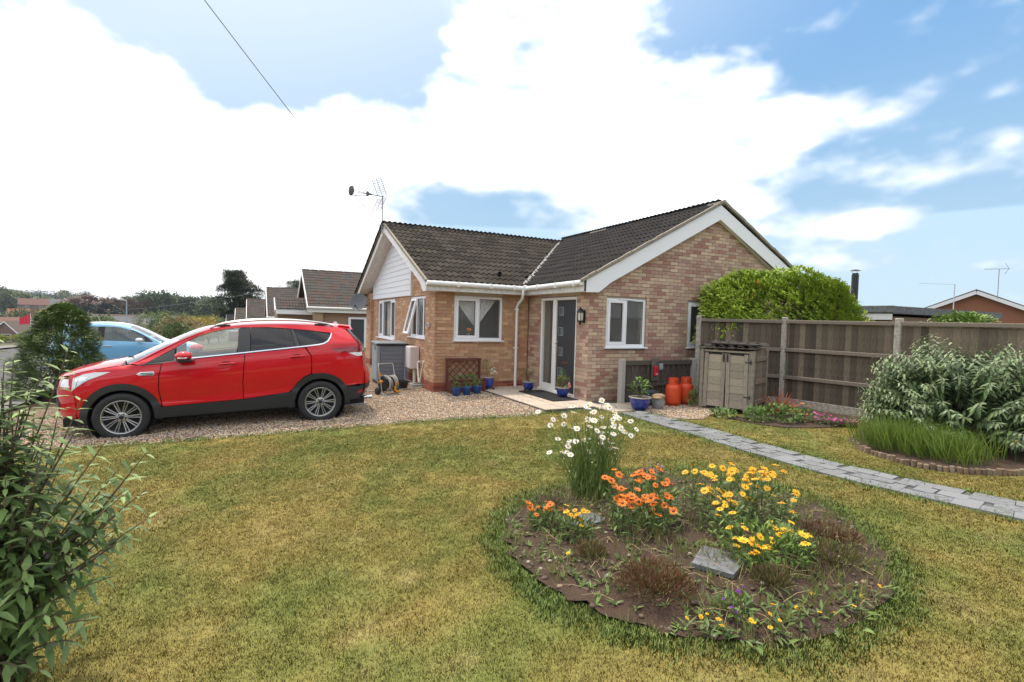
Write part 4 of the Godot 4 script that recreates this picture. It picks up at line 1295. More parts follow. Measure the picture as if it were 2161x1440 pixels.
func car_glass() -> Array:
	return [mat("car_glass", Color(0.75, 0.85, 0.85), 0.02, {"alpha": 0.18}), mat("privacy_glass", Color(0.012, 0.012, 0.014), 0.03, {"alpha": 0.86})]

func seat(car: Node3D, p: Vector3, m: Material) -> void:
	var se := node(car, "seat", Transform3D(Basis.IDENTITY, p))
	var b := MB.new(); b.cbox(Vector3(0, 0.1, 0), Vector3(0.50, 0.16, 0.48), 0.05)
	pm(se, "cushion", b, m)
	b = MB.new(); b.cbox(Vector3(0.30, 0.42, 0), Vector3(0.15, 0.60, 0.46), 0.05, Basis(Vector3.BACK, -0.28))
	pm(se, "backrest", b, m)
	b = MB.new(); b.cbox(Vector3(0.42, 0.83, 0), Vector3(0.10, 0.17, 0.26), 0.04, Basis(Vector3.BACK, -0.2)); b.tube([Vector3(0.39, 0.68, 0.06), Vector3(0.41, 0.78, 0.06)], 0.008); b.tube([Vector3(0.39, 0.68, -0.06), Vector3(0.41, 0.78, -0.06)], 0.008)
	pm(se, "headrest", b, m)

func red_car() -> void:
	CP = {
		"plan": [[-0.90, 0.46], [-0.80, 0.66], [-0.62, 0.80], [-0.40, 0.875], [0.0, 0.905], [0.5, 0.91], [1.5, 0.915], [2.5, 0.915], [2.95, 0.905], [3.25, 0.865], [3.45, 0.80], [3.60, 0.70], [3.70, 0.58]],
		"prof": [[0.0, 0.86], [0.20, 0.93], [0.30, 0.955], [0.42, 0.975], [0.48, 0.965], [0.62, 0.992], [0.78, 1.0], [0.90, 0.985], [1.0, 0.955]],
		"belt": [[-0.9, 0.82], [-0.5, 0.98], [0.0, 1.06], [0.28, 1.10], [0.75, 1.14], [1.6, 1.205], [2.5, 1.275], [3.0, 1.31], [3.7, 1.33]],
		"top": [[-0.92, 0.70], [-0.86, 0.90], [-0.75, 0.985], [-0.5, 1.075], [-0.1, 1.145], [0.02, 1.165], [0.3, 1.30], [0.6, 1.445], [0.9, 1.575], [1.05, 1.622], [1.3, 1.66], [1.75, 1.69], [2.3, 1.69], [2.8, 1.665], [3.2, 1.62], [3.42, 1.585]],
		"edge": [[-0.92, 0.62], [-0.86, 0.80], [-0.75, 0.90], [-0.5, 1.00], [-0.1, 1.075], [0.10, 1.10], [0.3, 1.20], [0.6, 1.36], [0.9, 1.50], [1.1, 1.57], [1.35, 1.618], [1.75, 1.645], [2.3, 1.64], [2.8, 1.605], [3.2, 1.55], [3.42, 1.51]],
		"roofw": [[-0.92, 0.6], [-0.5, 0.80], [0.0, 0.82], [0.3, 0.76], [0.9, 0.66], [1.4, 0.635], [2.4, 0.63], [3.0, 0.61], [3.42, 0.585]],
		"nose": [[0.25, -0.78], [0.4, -0.86], [0.6, -0.885], [0.8, -0.87], [0.95, -0.78], [1.05, -0.62]],
		"tail": [[0.3, 3.46], [0.42, 3.58], [0.55, 3.635], [0.75, 3.64], [0.88, 3.585], [1.05, 3.565], [1.22, 3.54], [1.30, 3.49], [1.45, 3.37], [1.6, 3.27]],
		"nose_round": 0.34, "tail_round": 0.16}
	var pitch := 0.0355
	var car := thing("parked_car", "glossy red family car with silver roof rails parked on the gravel drive", "car")
	car.transform = Transform3D(Basis(Vector3.BACK, pitch), Vector3(-7.755, -0.272, -1.325))
	var red := mat("car_red", Color(0.56, 0.006, 0.014), 0.45, {"coat": 1.0, "coat_rough": 0.02, "spec": 0.2})
	var blk := mat("car_cladding", Color(0.022, 0.024, 0.027), 0.5)
	var gap := mat("car_dark", Color(0.008, 0.008, 0.008), 0.8)
	var chrome := mat("car_chrome", Color(0.75, 0.76, 0.78), 0.15, {"metal": 1.0})
	var gl := car_glass()
	var fr := 0.345; var rx := 2.70
	# dark inner shell
	panel(car, "inner_body", [[-0.55, 0.42], [-0.5, 0.97], [0.0, 1.05], [0.28, 1.085], [3.2, 1.27], [3.3, 0.45]] + arc(rx, fr, 0.40, 0, 180) + [[2.2, 0.36], [0.5, 0.33]] + arc(0, fr, 0.40, 0, 180), "side", gap, {"lift": -0.02, "cell": 0.12})
	var fl := MB.new(); fl.bx(Vector3(-0.7, 0.24, -0.72), Vector3(3.45, 0.36, 0.72)); fl.bx(Vector3(0.35, 0.37, -0.80), Vector3(2.3, 0.45, 0.80)); fl.bx(Vector3(-0.6, 0.37, -0.62), Vector3(0.34, 0.85, 0.62)); fl.bx(Vector3(2.32, 0.37, -0.60), Vector3(3.4, 0.85, 0.60))
	pm(car, "underbody", fl, gap)
	var A := arc(0, fr, 0.485, 0, 180, 18)   # front arch, right to left
	var B := arc(rx, fr, 0.485, 0, 180, 18)
	# painted panels
	var fender := [[0.49, 0.46], [0.455, 0.72], [0.47, 0.93], [0.505, 1.09], [0.27, 1.075]]
	for k in 10:
		var x := lerpf(0.10, -0.60, k / 9.0); fender.append([x, curve(CP.edge, x) - 0.004])
	fender.append_array([[-0.60, 0.84], [-0.57, 0.745], [-0.50, 0.68]])
	var a2 := A.duplicate(); a2.reverse()
	for q in a2:
		if q[0] > -0.44 and q[1] > 0.46: fender.append(q)
	panel(car, "front_wing", fender, "side", red, {"shrink": 0.003})
	panel(car, "front_door", [[0.50, 0.455], [1.565, 0.485], [1.56, 0.75], [1.60, 1.195], [0.75, 1.135], [0.515, 1.105], [0.475, 0.93], [0.46, 0.72]], "side", red, {"shrink": 0.0035})
	panel(car, "rear_door", [[1.57, 0.485], [2.22, 0.545], [2.285, 0.60], [2.36, 0.70], [2.47, 0.79], [2.56, 0.825], [2.575, 0.90], [2.575, 1.12], [2.52, 1.20], [2.485, 1.265], [1.605, 1.198], [1.565, 0.75]], "side", red, {"shrink": 0.0035})
	var quarter := [[2.58, 0.83]]
	var b2 := B.duplicate(); b2.reverse()
	for q in b2:
		if q[0] > 2.6 and q[1] > 0.55: quarter.append(q)
	for k in 9:
		var y := lerpf(0.60, 1.20, k / 8.0); quarter.append([curve(CP.tail, y) - 0.162, y])
	quarter.append_array([[3.345, 1.30], [3.26, 1.42], [3.18, 1.535]])
	for k in 10:
		var x := lerpf(3.12, 1.0, k / 9.0); quarter.append([x, curve(CP.edge, x)])
	quarter.append_array([[0.75, 1.43], [0.5, 1.305], [0.3, 1.20], [0.12, 1.104], [0.275, 1.085], [0.53, 1.235], [0.72, 1.345], [0.95, 1.475], [1.16, 1.548], [1.38, 1.590], [1.54, 1.602], [1.95, 1.600], [2.28, 1.572], [2.63, 1.530], [2.93, 1.485], [2.905, 1.42], [2.85, 1.345], [2.78, 1.305], [2.69, 1.288], [2.50, 1.273], [2.53, 1.21], [2.583, 1.125], [2.583, 0.90]])
	panel(car, "body_side", quarter, "side", red, {"shrink": 0.002})
	# bumper sides, nose and tail
	var bump := [[-0.44, 0.36]]
	for q in a2:
		if q[0] < -0.40 and q[1] > 0.36: bump.append(q)
	bump.append_array([[-0.505, 0.68], [-0.555, 0.72]])
	var yy := [0.80, 0.72, 0.62, 0.52, 0.42, 0.36]
	for y in yy: bump.append([curve(CP.nose, y) + 0.342, y])
	panel(car, "front_bumper", bump, "side", red)
	panel(car, "front_bumper", [[-0.8, 0.36], [0.8, 0.36], [0.85, 0.62], [0.82, 0.80], [0.6, 0.92], [0.0, 0.97], [-0.6, 0.92], [-0.82, 0.80], [-0.85, 0.62]], "nose", red)
	panel(car, "grille", [[-0.42, 0.42], [0.42, 0.42], [0.56, 0.55], [0.45, 0.66], [-0.45, 0.66], [-0.56, 0.55]], "nose", blk, {"lift": 0.006})
	panel(car, "grille", [[-0.40, 0.76], [0.40, 0.76], [0.44, 0.84], [-0.44, 0.84]], "nose", blk, {"lift": 0.006})
	var lower := [[-0.42, 0.22], [-0.41, 0.36]]
	for y in [0.36, 0.29, 0.22]: lower.append([curve(CP.nose, y) + 0.342, y])
	panel(car, "front_skirt", lower, "side", blk)
	panel(car, "front_skirt", [[-0.78, 0.22], [0.78, 0.22], [0.8, 0.36], [-0.8, 0.36]], "nose", blk)
	# hood, windscreen, roof
	var hood := []
	for s in [1.0, -1.0]:
		for k in 11:
			var x := lerpf(-0.60, 0.02, k / 10.0) if s > 0 else lerpf(0.02, -0.60, k / 10.0)
			hood.append([x, s * (car_w(x, curve(CP.edge, x)) - 0.004)])
	panel(car, "bonnet", hood + [[-0.78, -0.5], [-0.845, 0.0], [-0.78, 0.5]], "top", red)
	var cowl := []
	for k in 9: cowl.append([0.085 - 0.11 * (1 - pow(k / 4.0 - 1.0, 2)), lerpf(-0.80, 0.80, k / 8.0)])
	panel(car, "windscreen", cowl + [[0.4, 0.72], [0.75, 0.655], [1.03, 0.612], [0.985, 0.3], [0.97, 0.0], [0.985, -0.3], [1.03, -0.612], [0.75, -0.655], [0.4, -0.72]], "top", gl[0], {"lift": 0.002})
	for s in [1.0, -1.0]:
		panel(car, "windscreen_pillar", [[0.10, s * 0.795], [0.4, s * 0.72], [0.75, s * 0.655], [1.03, s * 0.612], [1.03, s * 0.665], [0.75, s * 0.70], [0.4, s * 0.775], [0.12, s * 0.835]], "top", red)
	panel(car, "scuttle", [[-0.005, -0.80], [-0.03, 0.0], [-0.005, 0.80], [0.06, 0.80], [-0.0, 0.4], [-0.02, 0.0], [0.0, -0.4], [0.06, -0.80]], "top", blk, {"lift": -0.004})
	var roof := []
	for s in [1.0, -1.0]:
		for k in 14:
			var x := lerpf(1.03, 3.30, k / 13.0) if s > 0 else lerpf(3.30, 1.03, k / 13.0)
			roof.append([x, s * car_w(x, curve(CP.edge, x))])
	panel(car, "roof", roof + [[0.99, -0.3], [0.975, 0.0], [0.99, 0.3]], "top", red)
	# tail: gate, glass, lamps, bumper
	panel(car, "tailgate", [[-0.60, 0.62], [0.60, 0.62], [0.70, 0.92], [0.66, 1.25], [0.58, 1.55], [-0.58, 1.55], [-0.66, 1.25], [-0.70, 0.92]], "tail", red)
	panel(car, "rear_screen", [[-0.60, 1.24], [0.60, 1.24], [0.655, 1.28], [0.575, 1.53], [-0.575, 1.53], [-0.655, 1.28]], "tail", gl[1], {"lift": 0.006})
	panel(car, "rear_corner", [[0.60, 0.58], [0.80, 0.58], [0.80, 1.0], [0.73, 1.25], [0.59, 1.55], [0.58, 1.55], [0.66, 1.25], [0.70, 0.92]], "tail", red)
	panel(car, "rear_corner", [[-0.60, 0.58], [-0.80, 0.58], [-0.80, 1.0], [-0.73, 1.25], [-0.59, 1.55], [-0.58, 1.55], [-0.66, 1.25], [-0.70, 0.92]], "tail", red)
	var sp := MB.new(); sp.cbox(Vector3(3.165, 1.594, 0), Vector3(0.20, 0.036, 1.08), 0.015, Basis(Vector3.BACK, -0.16))
	pm(car, "spoiler", sp, red)
	var rb := [[3.195, 0.335], [3.15, 0.56]]
	for y in [0.56, 0.5, 0.42, 0.34]: rb.append([curve(CP.tail, y) - 0.162, y])
	panel(car, "rear_bumper", rb, "side", blk, {"lift": 0.004})
	panel(car, "rear_bumper", [[-0.8, 0.33], [0.8, 0.33], [0.82, 0.585], [-0.82, 0.585]], "tail", blk, {"lift": 0.005})
	# black sill, wheel arch trims
	panel(car, "sill", [[0.40, 0.29], [2.25, 0.30], [2.245, 0.545], [1.565, 0.48], [0.50, 0.45], [0.46, 0.44]], "side", blk, {"lift": 0.006})
	for q in [[0.0, 0.0], [rx, 0.0]]:
		var ring := arc(q[0], fr, 0.49, -8, 188, 26)
		var inner := arc(q[0], fr, 0.395, 188, -8, 26)
		panel(car, "arch_trim", ring + inner, "side", blk, {"lift": 0.010, "cell": 0.06})
		for s in [1.0, -1.0]:
			var li := MB.new()
			li.tube([Vector3(q[0], fr, s * 0.60), Vector3(q[0], fr, s * 0.875)], 0.40, 0.40, 26, false)
			var disc := MB.new()
			pm(car, "wheel_well", li, gap)
	for x in [0.0, rx]:
		for s in [1.0, -1.0]: wheel(car, Vector3(x, fr, s * 0.80), fr, 0.225, s, 10)
	# side glass and pillars
	panel(car, "quarter_light", [[0.285, 1.098], [0.53, 1.232], [0.675, 1.318], [0.66, 1.135], [0.52, 1.118]], "side", blk, {"lift": -0.004})
	panel(car, "door_window", [[0.685, 1.150], [1.49, 1.212], [1.53, 1.592], [1.38, 1.580], [1.16, 1.538], [0.95, 1.465], [0.72, 1.337], [0.69, 1.318]], "side", gl[0], {"lift": -0.006})
	panel(car, "pillar_trim", [[1.50, 1.213], [1.68, 1.226], [1.69, 1.60], [1.54, 1.593]], "side", blk, {"lift": -0.004})
	panel(car, "door_window", [[1.69, 1.228], [2.335, 1.278], [2.275, 1.564], [1.95, 1.592], [1.70, 1.599]], "side", gl[1], {"lift": -0.006})
	panel(car, "pillar_trim", [[2.345, 1.279], [2.42, 1.286], [2.335, 1.56], [2.285, 1.563]], "side", blk, {"lift": -0.004})
	panel(car, "quarter_window", [[2.43, 1.288], [2.69, 1.300], [2.775, 1.315], [2.845, 1.352], [2.90, 1.42], [2.92, 1.476], [2.63, 1.522], [2.345, 1.558]], "side", gl[1], {"lift": -0.006})
	# chrome strip under the windows
	panel(car, "chrome_strip", [[0.74, 1.140], [1.6, 1.205], [2.5, 1.276], [2.69, 1.292], [2.785, 1.308], [2.858, 1.346], [2.912, 1.42], [2.935, 1.487], [2.918, 1.487], [2.893, 1.425], [2.842, 1.362], [2.775, 1.326], [2.69, 1.309], [2.5, 1.292], [1.6, 1.221], [0.74, 1.156]], "side", chrome, {"lift": 0.004, "cell": 0.08})
	# door handles; the shade in each cup is painted as deeper red
	for q in [[1.36, 1.055], [2.37, 1.125]]:
		for s in [1.0, -1.0]:
			var hb := MB.new()
			var z := car_w(q[0], q[1])
			hb.cbox(Vector3(q[0], q[1], s * (z + 0.022)), Vector3(0.23, 0.028, 0.022), 0.009, Basis(Vector3.BACK, 0.03))
			hb.box(Vector3(q[0] - 0.09, q[1], s * (z + 0.006)), Vector3(0.03, 0.024, 0.02)); hb.box(Vector3(q[0] + 0.09, q[1], s * (z + 0.006)), Vector3(0.03, 0.024, 0.02))
			pm(car, "door_handle", hb, red)
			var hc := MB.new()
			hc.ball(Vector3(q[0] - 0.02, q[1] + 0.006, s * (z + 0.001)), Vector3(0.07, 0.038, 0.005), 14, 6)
			pm(car, "handle_cup", hc, mat("car_red_shade", Color(0.26, 0.006, 0.009), 0.35))
	# wing vent
	panel(car, "wing_vent", [[0.20, 0.955], [0.245, 0.983], [0.41, 0.985], [0.425, 0.95], [0.405, 0.927], [0.245, 0.93]], "side", chrome, {"lift": 0.005})
	panel(car, "wing_vent_slot", [[0.235, 0.958], [0.258, 0.971], [0.40, 0.972], [0.405, 0.962]], "side", gap, {"lift": 0.008})
	panel(car, "wing_vent_slot", [[0.25, 0.947], [0.395, 0.949], [0.39, 0.938], [0.262, 0.940]], "side", gap, {"lift": 0.008})
	# lamps
	var lens := mat("lamp_clear", Color(0.85, 0.87, 0.9), 0.08, {"spec": 0.7, "tex": "soft", "size": 0.1})
	panel(car, "headlamp", [[-0.56, 0.755], [-0.47, 0.83], [-0.36, 0.905], [-0.10, 1.005], [-0.28, 1.008], [-0.42, 0.985], [-0.54, 0.93]], "side", lens, {"lift": 0.004})
	panel(car, "headlamp", [[0.58, 0.80], [0.86, 0.80], [0.84, 0.93], [0.56, 0.90]], "nose", lens, {"lift": 0.008})
	panel(car, "headlamp", [[-0.58, 0.80], [-0.86, 0.80], [-0.84, 0.93], [-0.56, 0.90]], "nose", lens, {"lift": 0.008})
	panel(car, "lamp_reflector", [[-0.50, 0.83], [-0.42, 0.87], [-0.36, 0.94], [-0.44, 0.95], [-0.51, 0.91]], "side", chrome, {"lift": 0.006})
	var tlr := mat("tail_red", Color(0.26, 0.004, 0.010), 0.1, {"coat": 1.0})
	panel(car, "tail_lamp", [[2.90, 1.235], [3.10, 1.245], [3.39, 1.252], [3.405, 1.155], [3.28, 1.15], [3.05, 1.165], [2.94, 1.19]], "side", tlr, {"lift": 0.006})
	for s in [1.0, -1.0]:
		panel(car, "tail_lamp", [[s * 0.55, 1.155], [s * 0.86, 1.155], [s * 0.84, 1.25], [s * 0.55, 1.24]], "tail", tlr, {"lift": 0.006})
		panel(car, "reflector", [[s * 0.60, 0.46], [s * 0.80, 0.46], [s * 0.80, 0.51], [s * 0.60, 0.51]], "tail", tlr, {"lift": 0.009})
	panel(car, "reversing_lamp", [[3.18, 1.148], [3.405, 1.152], [3.41, 1.09], [3.32, 1.085], [3.26, 1.11]], "side", lens, {"lift": 0.007})
	panel(car, "reflector", [[3.31, 0.475], [3.41, 0.505], [3.415, 0.455], [3.32, 0.43]], "side", tlr, {"lift": 0.007})
	# roof rails
	for s in [1.0, -1.0]:
		var rp := []
		for k in 17:
			var x := lerpf(1.12, 2.98, k / 16.0)
			var rise := 0.05 * sin(PI * clampf(k / 16.0 * 1.0, 0, 1)) ** 0.4 if k > 0 and k < 16 else 0.0
			rp.append(Vector3(x, car_t(x, 0.585) + 0.012 + rise, s * 0.585))
		var rr := MB.new()
		rr.tube(rp, 0.017, 0.017, 8)
		pm(car, "roof_rail", rr, mat("rail_silver", Color(0.62, 0.63, 0.65), 0.3, {"metal": 0.8}))
		var rf := MB.new()
		for x in [1.3, 2.78]: rf.cbox(Vector3(x, car_t(x, 0.585) + 0.015, s * 0.585), Vector3(0.22, 0.035, 0.03), 0.008)
		pm(car, "rail_foot", rf, blk)
		# door mirrors
		var mi := MB.new()
		mi.ball(Vector3(0.80, 1.205, s * 1.02), Vector3(0.115, 0.068, 0.10), 16, 8)
		var mo := pm(car, "door_mirror", mi, red)
		var mf := MB.new()
		mf.cbox(Vector3(0.82, 1.135, s * 0.99), Vector3(0.20, 0.05, 0.19), 0.02); mf.box(Vector3(0.76, 1.15, s * 0.90), Vector3(0.12, 0.04, 0.12))
		pm(mo, "mirror_foot", mf, blk)
		var ind := MB.new()
		ind.cbox(Vector3(0.79, 1.18, s * 1.105), Vector3(0.12, 0.022, 0.02), 0.006)
		pm(mo, "indicator", ind, lens)
	# wipers, dash, steering wheel, seats, headlining
	var wp := MB.new()
	for z in [0.15, -0.5]:
		wp.tube([Vector3(0.0, car_t(0.0, z) + 0.015, z), Vector3(0.12, car_t(0.12, z + 0.4) + 0.022, z + 0.4)], 0.009, 0.006)
	pm(car, "wiper", wp, gap)
	var da := MB.new(); da.cbox(Vector3(0.42, 0.95, 0), Vector3(0.60, 0.26, 1.40), 0.06)
	pm(car, "dashboard", da, mat("car_trim", Color(0.03, 0.03, 0.032), 0.7))
	var sw := MB.new()
	var circ := []
	for k in 25: circ.append(Vector3(0.85, 1.0, -0.36) + Basis(Vector3.BACK, 0.4) * Vector3(0, 0.18 * cos(TAU * k / 24), 0.18 * sin(TAU * k / 24)))
	sw.tube(circ, 0.015, 0.015, 6, false)
	pm(car, "steering_wheel", sw, gap)
	var cloth := mat("seat_cloth", Color(0.05, 0.05, 0.055), 0.9)
	for q in [[1.30, 0.36], [1.30, -0.36], [2.12, 0.36], [2.12, -0.36]]: seat(car, Vector3(q[0], 0.58, q[1]), cloth)
	# number plate and exhaust
	var ex := MB.new(); ex.tube([Vector3(3.40, 0.33, 0.62), Vector3(3.60, 0.33, 0.64)], 0.032, 0.034, 12)
	pm(car, "exhaust", ex, chrome)

func blue_car() -> void:
	CP = {
		"plan": [[-0.72, 0.42], [-0.6, 0.60], [-0.4, 0.73], [0.0, 0.79], [0.6, 0.81], [1.6, 0.815], [2.2, 0.80], [2.5, 0.75], [2.75, 0.64], [2.9, 0.5]],
		"prof": [[0.0, 0.88], [0.25, 0.94], [0.5, 0.985], [0.75, 1.0], [0.9, 0.985], [1.0, 0.955]],
		"belt": [[-0.75, 0.80], [-0.3, 0.90], [0.3, 0.94], [1.0, 0.96], [2.0, 1.0], [2.9, 1.02]],
		"top": [[-0.75, 0.62], [-0.68, 0.80], [-0.5, 0.90], [-0.1, 0.985], [0.25, 1.03], [0.5, 1.17], [0.8, 1.33], [1.1, 1.44], [1.4, 1.485], [1.8, 1.49], [2.2, 1.45], [2.45, 1.40], [2.6, 1.3]],
		"edge": [[-0.75, 0.55], [-0.68, 0.70], [-0.5, 0.82], [-0.1, 0.91], [0.25, 0.955], [0.5, 1.08], [0.8, 1.25], [1.1, 1.36], [1.4, 1.415], [1.8, 1.42], [2.2, 1.37], [2.45, 1.28], [2.6, 1.15]],
		"roofw": [[-0.75, 0.5], [0.0, 0.70], [0.25, 0.70], [0.8, 0.58], [1.4, 0.545], [2.2, 0.53], [2.6, 0.5]],
		"nose": [[0.2, -0.62], [0.4, -0.70], [0.6, -0.70], [0.8, -0.62], [0.9, -0.5]],
		"tail": [[0.25, 2.72], [0.45, 2.86], [0.7, 2.86], [0.9, 2.80], [1.1, 2.74], [1.3, 2.58], [1.45, 2.42]],
		"nose_round": 0.30, "tail_round": 0.30}
	var car := thing("parked_car", "small pale blue hatchback parked behind the conifer bush", "car")
	# nose towards the houses: the car frame is turned about
	car.transform = Transform3D(Basis(Vector3.UP, PI - 0.02), at_ground(-8.05, -9.1, 0.01))
	var blue := mat("car_blue", Color(0.165, 0.42, 0.66), 0.25, {"coat": 1.0})
	var gap: Material = M["car_dark"]
	var gl := car_glass()
	var dk := mat("car_window_dim", Color(0.10, 0.13, 0.13), 0.04, {"alpha": 0.55})
	var fr := 0.29; var rx := 2.30
	var A := arc(0, fr, 0.35, 180, 0, 14); var B := arc(rx, fr, 0.35, 180, 0, 14)
	var side := [[-0.40, 0.24]] + A + [[0.6, 0.22], [1.8, 0.22]] + B + [[2.52, 0.3]]
	for y in [0.4, 0.6, 0.8, 1.0]: side.append([curve(CP.tail, y) - 0.30, y])
	side.append_array([[2.42, 1.08], [2.40, 1.22]])
	for k in 12:
		var x := lerpf(2.30, 0.30, k / 11.0); side.append([x, curve(CP.edge, x)])
	side.append_array([[0.42, 0.975], [0.6, 1.10], [0.9, 1.265], [1.2, 1.355], [1.5, 1.375], [1.8, 1.37], [2.05, 1.32], [2.22, 1.2], [2.27, 1.06], [1.9, 1.025], [1.0, 0.985], [0.40, 0.965]])
	for k in 8:
		var x := lerpf(0.22, -0.42, k / 7.0); side.append([x, curve(CP.edge, x)])
	panel(car, "body_side", side, "side", blue)
	panel(car, "side_window", [[0.62, 0.98], [1.52, 1.005], [1.52, 1.37], [1.2, 1.35], [0.9, 1.26], [0.66, 1.13]], "side", dk, {"lift": -0.006})
	panel(car, "pillar_trim", [[1.53, 1.006], [1.66, 1.012], [1.66, 1.37], [1.53, 1.37]], "side", gap, {"lift": -0.005})
	panel(car, "side_window", [[1.67, 1.013], [2.255, 1.058], [2.21, 1.2], [2.045, 1.312], [1.8, 1.362], [1.67, 1.366]], "side", dk, {"lift": -0.006})
	panel(car, "quarter_light", [[0.42, 0.975], [0.61, 0.982], [0.64, 1.115]], "side", gap, {"lift": -0.004})
	var hood := []; var roof := []
	for s in [1.0, -1.0]:
		for k in 9:
			var x := lerpf(-0.42, 0.22, k / 8.0) if s > 0 else lerpf(0.22, -0.42, k / 8.0)
			hood.append([x, s * car_w(x, curve(CP.edge, x))])
			x = lerpf(0.98, 2.45, k / 8.0) if s > 0 else lerpf(2.45, 0.98, k / 8.0)
			roof.append([x, s * car_w(x, curve(CP.edge, x))])
	panel(car, "bonnet", hood + [[-0.58, 0.0]], "top", blue)
	panel(car, "roof", roof, "top", blue)
	panel(car, "windscreen", [[0.25, -0.66], [0.16, 0.0], [0.25, 0.66], [0.6, 0.56], [0.97, 0.52], [0.97, -0.52], [0.6, -0.56]], "top", gl[0])
	for s in [1.0, -1.0]: panel(car, "windscreen_pillar", [[0.25, s * 0.66], [0.6, s * 0.56], [0.97, s * 0.52], [0.97, s * 0.60], [0.6, s * 0.66], [0.25, s * 0.74]], "top", blue)
	panel(car, "nose_panel", [[-0.7, 0.24], [0.7, 0.24], [0.72, 0.6], [0.4, 0.86], [-0.4, 0.86], [-0.72, 0.6]], "nose", blue)
	panel(car, "tailgate", [[-0.75, 0.25], [0.75, 0.25], [0.74, 0.8], [0.55, 1.4], [-0.55, 1.4], [-0.74, 0.8]], "tail", blue)
	var fl := MB.new(); fl.bx(Vector3(-0.5, 0.18, -0.6), Vector3(2.6, 0.5, 0.6))
	pm(car, "underbody", fl, gap)
	for x in [0.0, rx]:
		for s in [1.0, -1.0]: wheel(car, Vector3(x, fr, s * 0.72), fr, 0.185, s, 7)
	for s in [1.0, -1.0]:
		var mi := MB.new(); mi.ball(Vector3(0.72, 1.03, s * 0.90), Vector3(0.09, 0.06, 0.09), 12, 8)
		pm(car, "door_mirror", mi, mat("mirror_white", Color(0.7, 0.7, 0.7), 0.3))
		var hd := MB.new(); hd.cbox(Vector3(1.42, 0.86, s * (car_w(1.42, 0.86) + 0.012)), Vector3(0.20, 0.025, 0.025), 0.008)
		pm(car, "door_handle", hd, M["car_chrome"])
	var an := MB.new(); an.tube([Vector3(1.75, 1.48, 0), Vector3(1.83, 1.66, 0)], 0.006, 0.003)
	pm(car, "antenna", an, M["mirror_white"])

# ------------------------------------------------------------------ fittings and garden things
func bxm(parent: Node, called: String, m: Material, ce: Vector3, s: Vector3, ch := 0.004, b := Basis.IDENTITY) -> MeshInstance3D:
	var o := MB.new()
	o.cbox(ce, s, ch, b)
	return pm(parent, called, o, m)

func lat(parent: Node, called: String, m: Material, prof: Array, seg := 24, xf := Transform3D.IDENTITY) -> MeshInstance3D:
	var o := MB.new()
	o.lathe(prof.map(func(q): return Vector2(q[0], q[1])), seg, xf)
	return pm(parent, called, o, m)

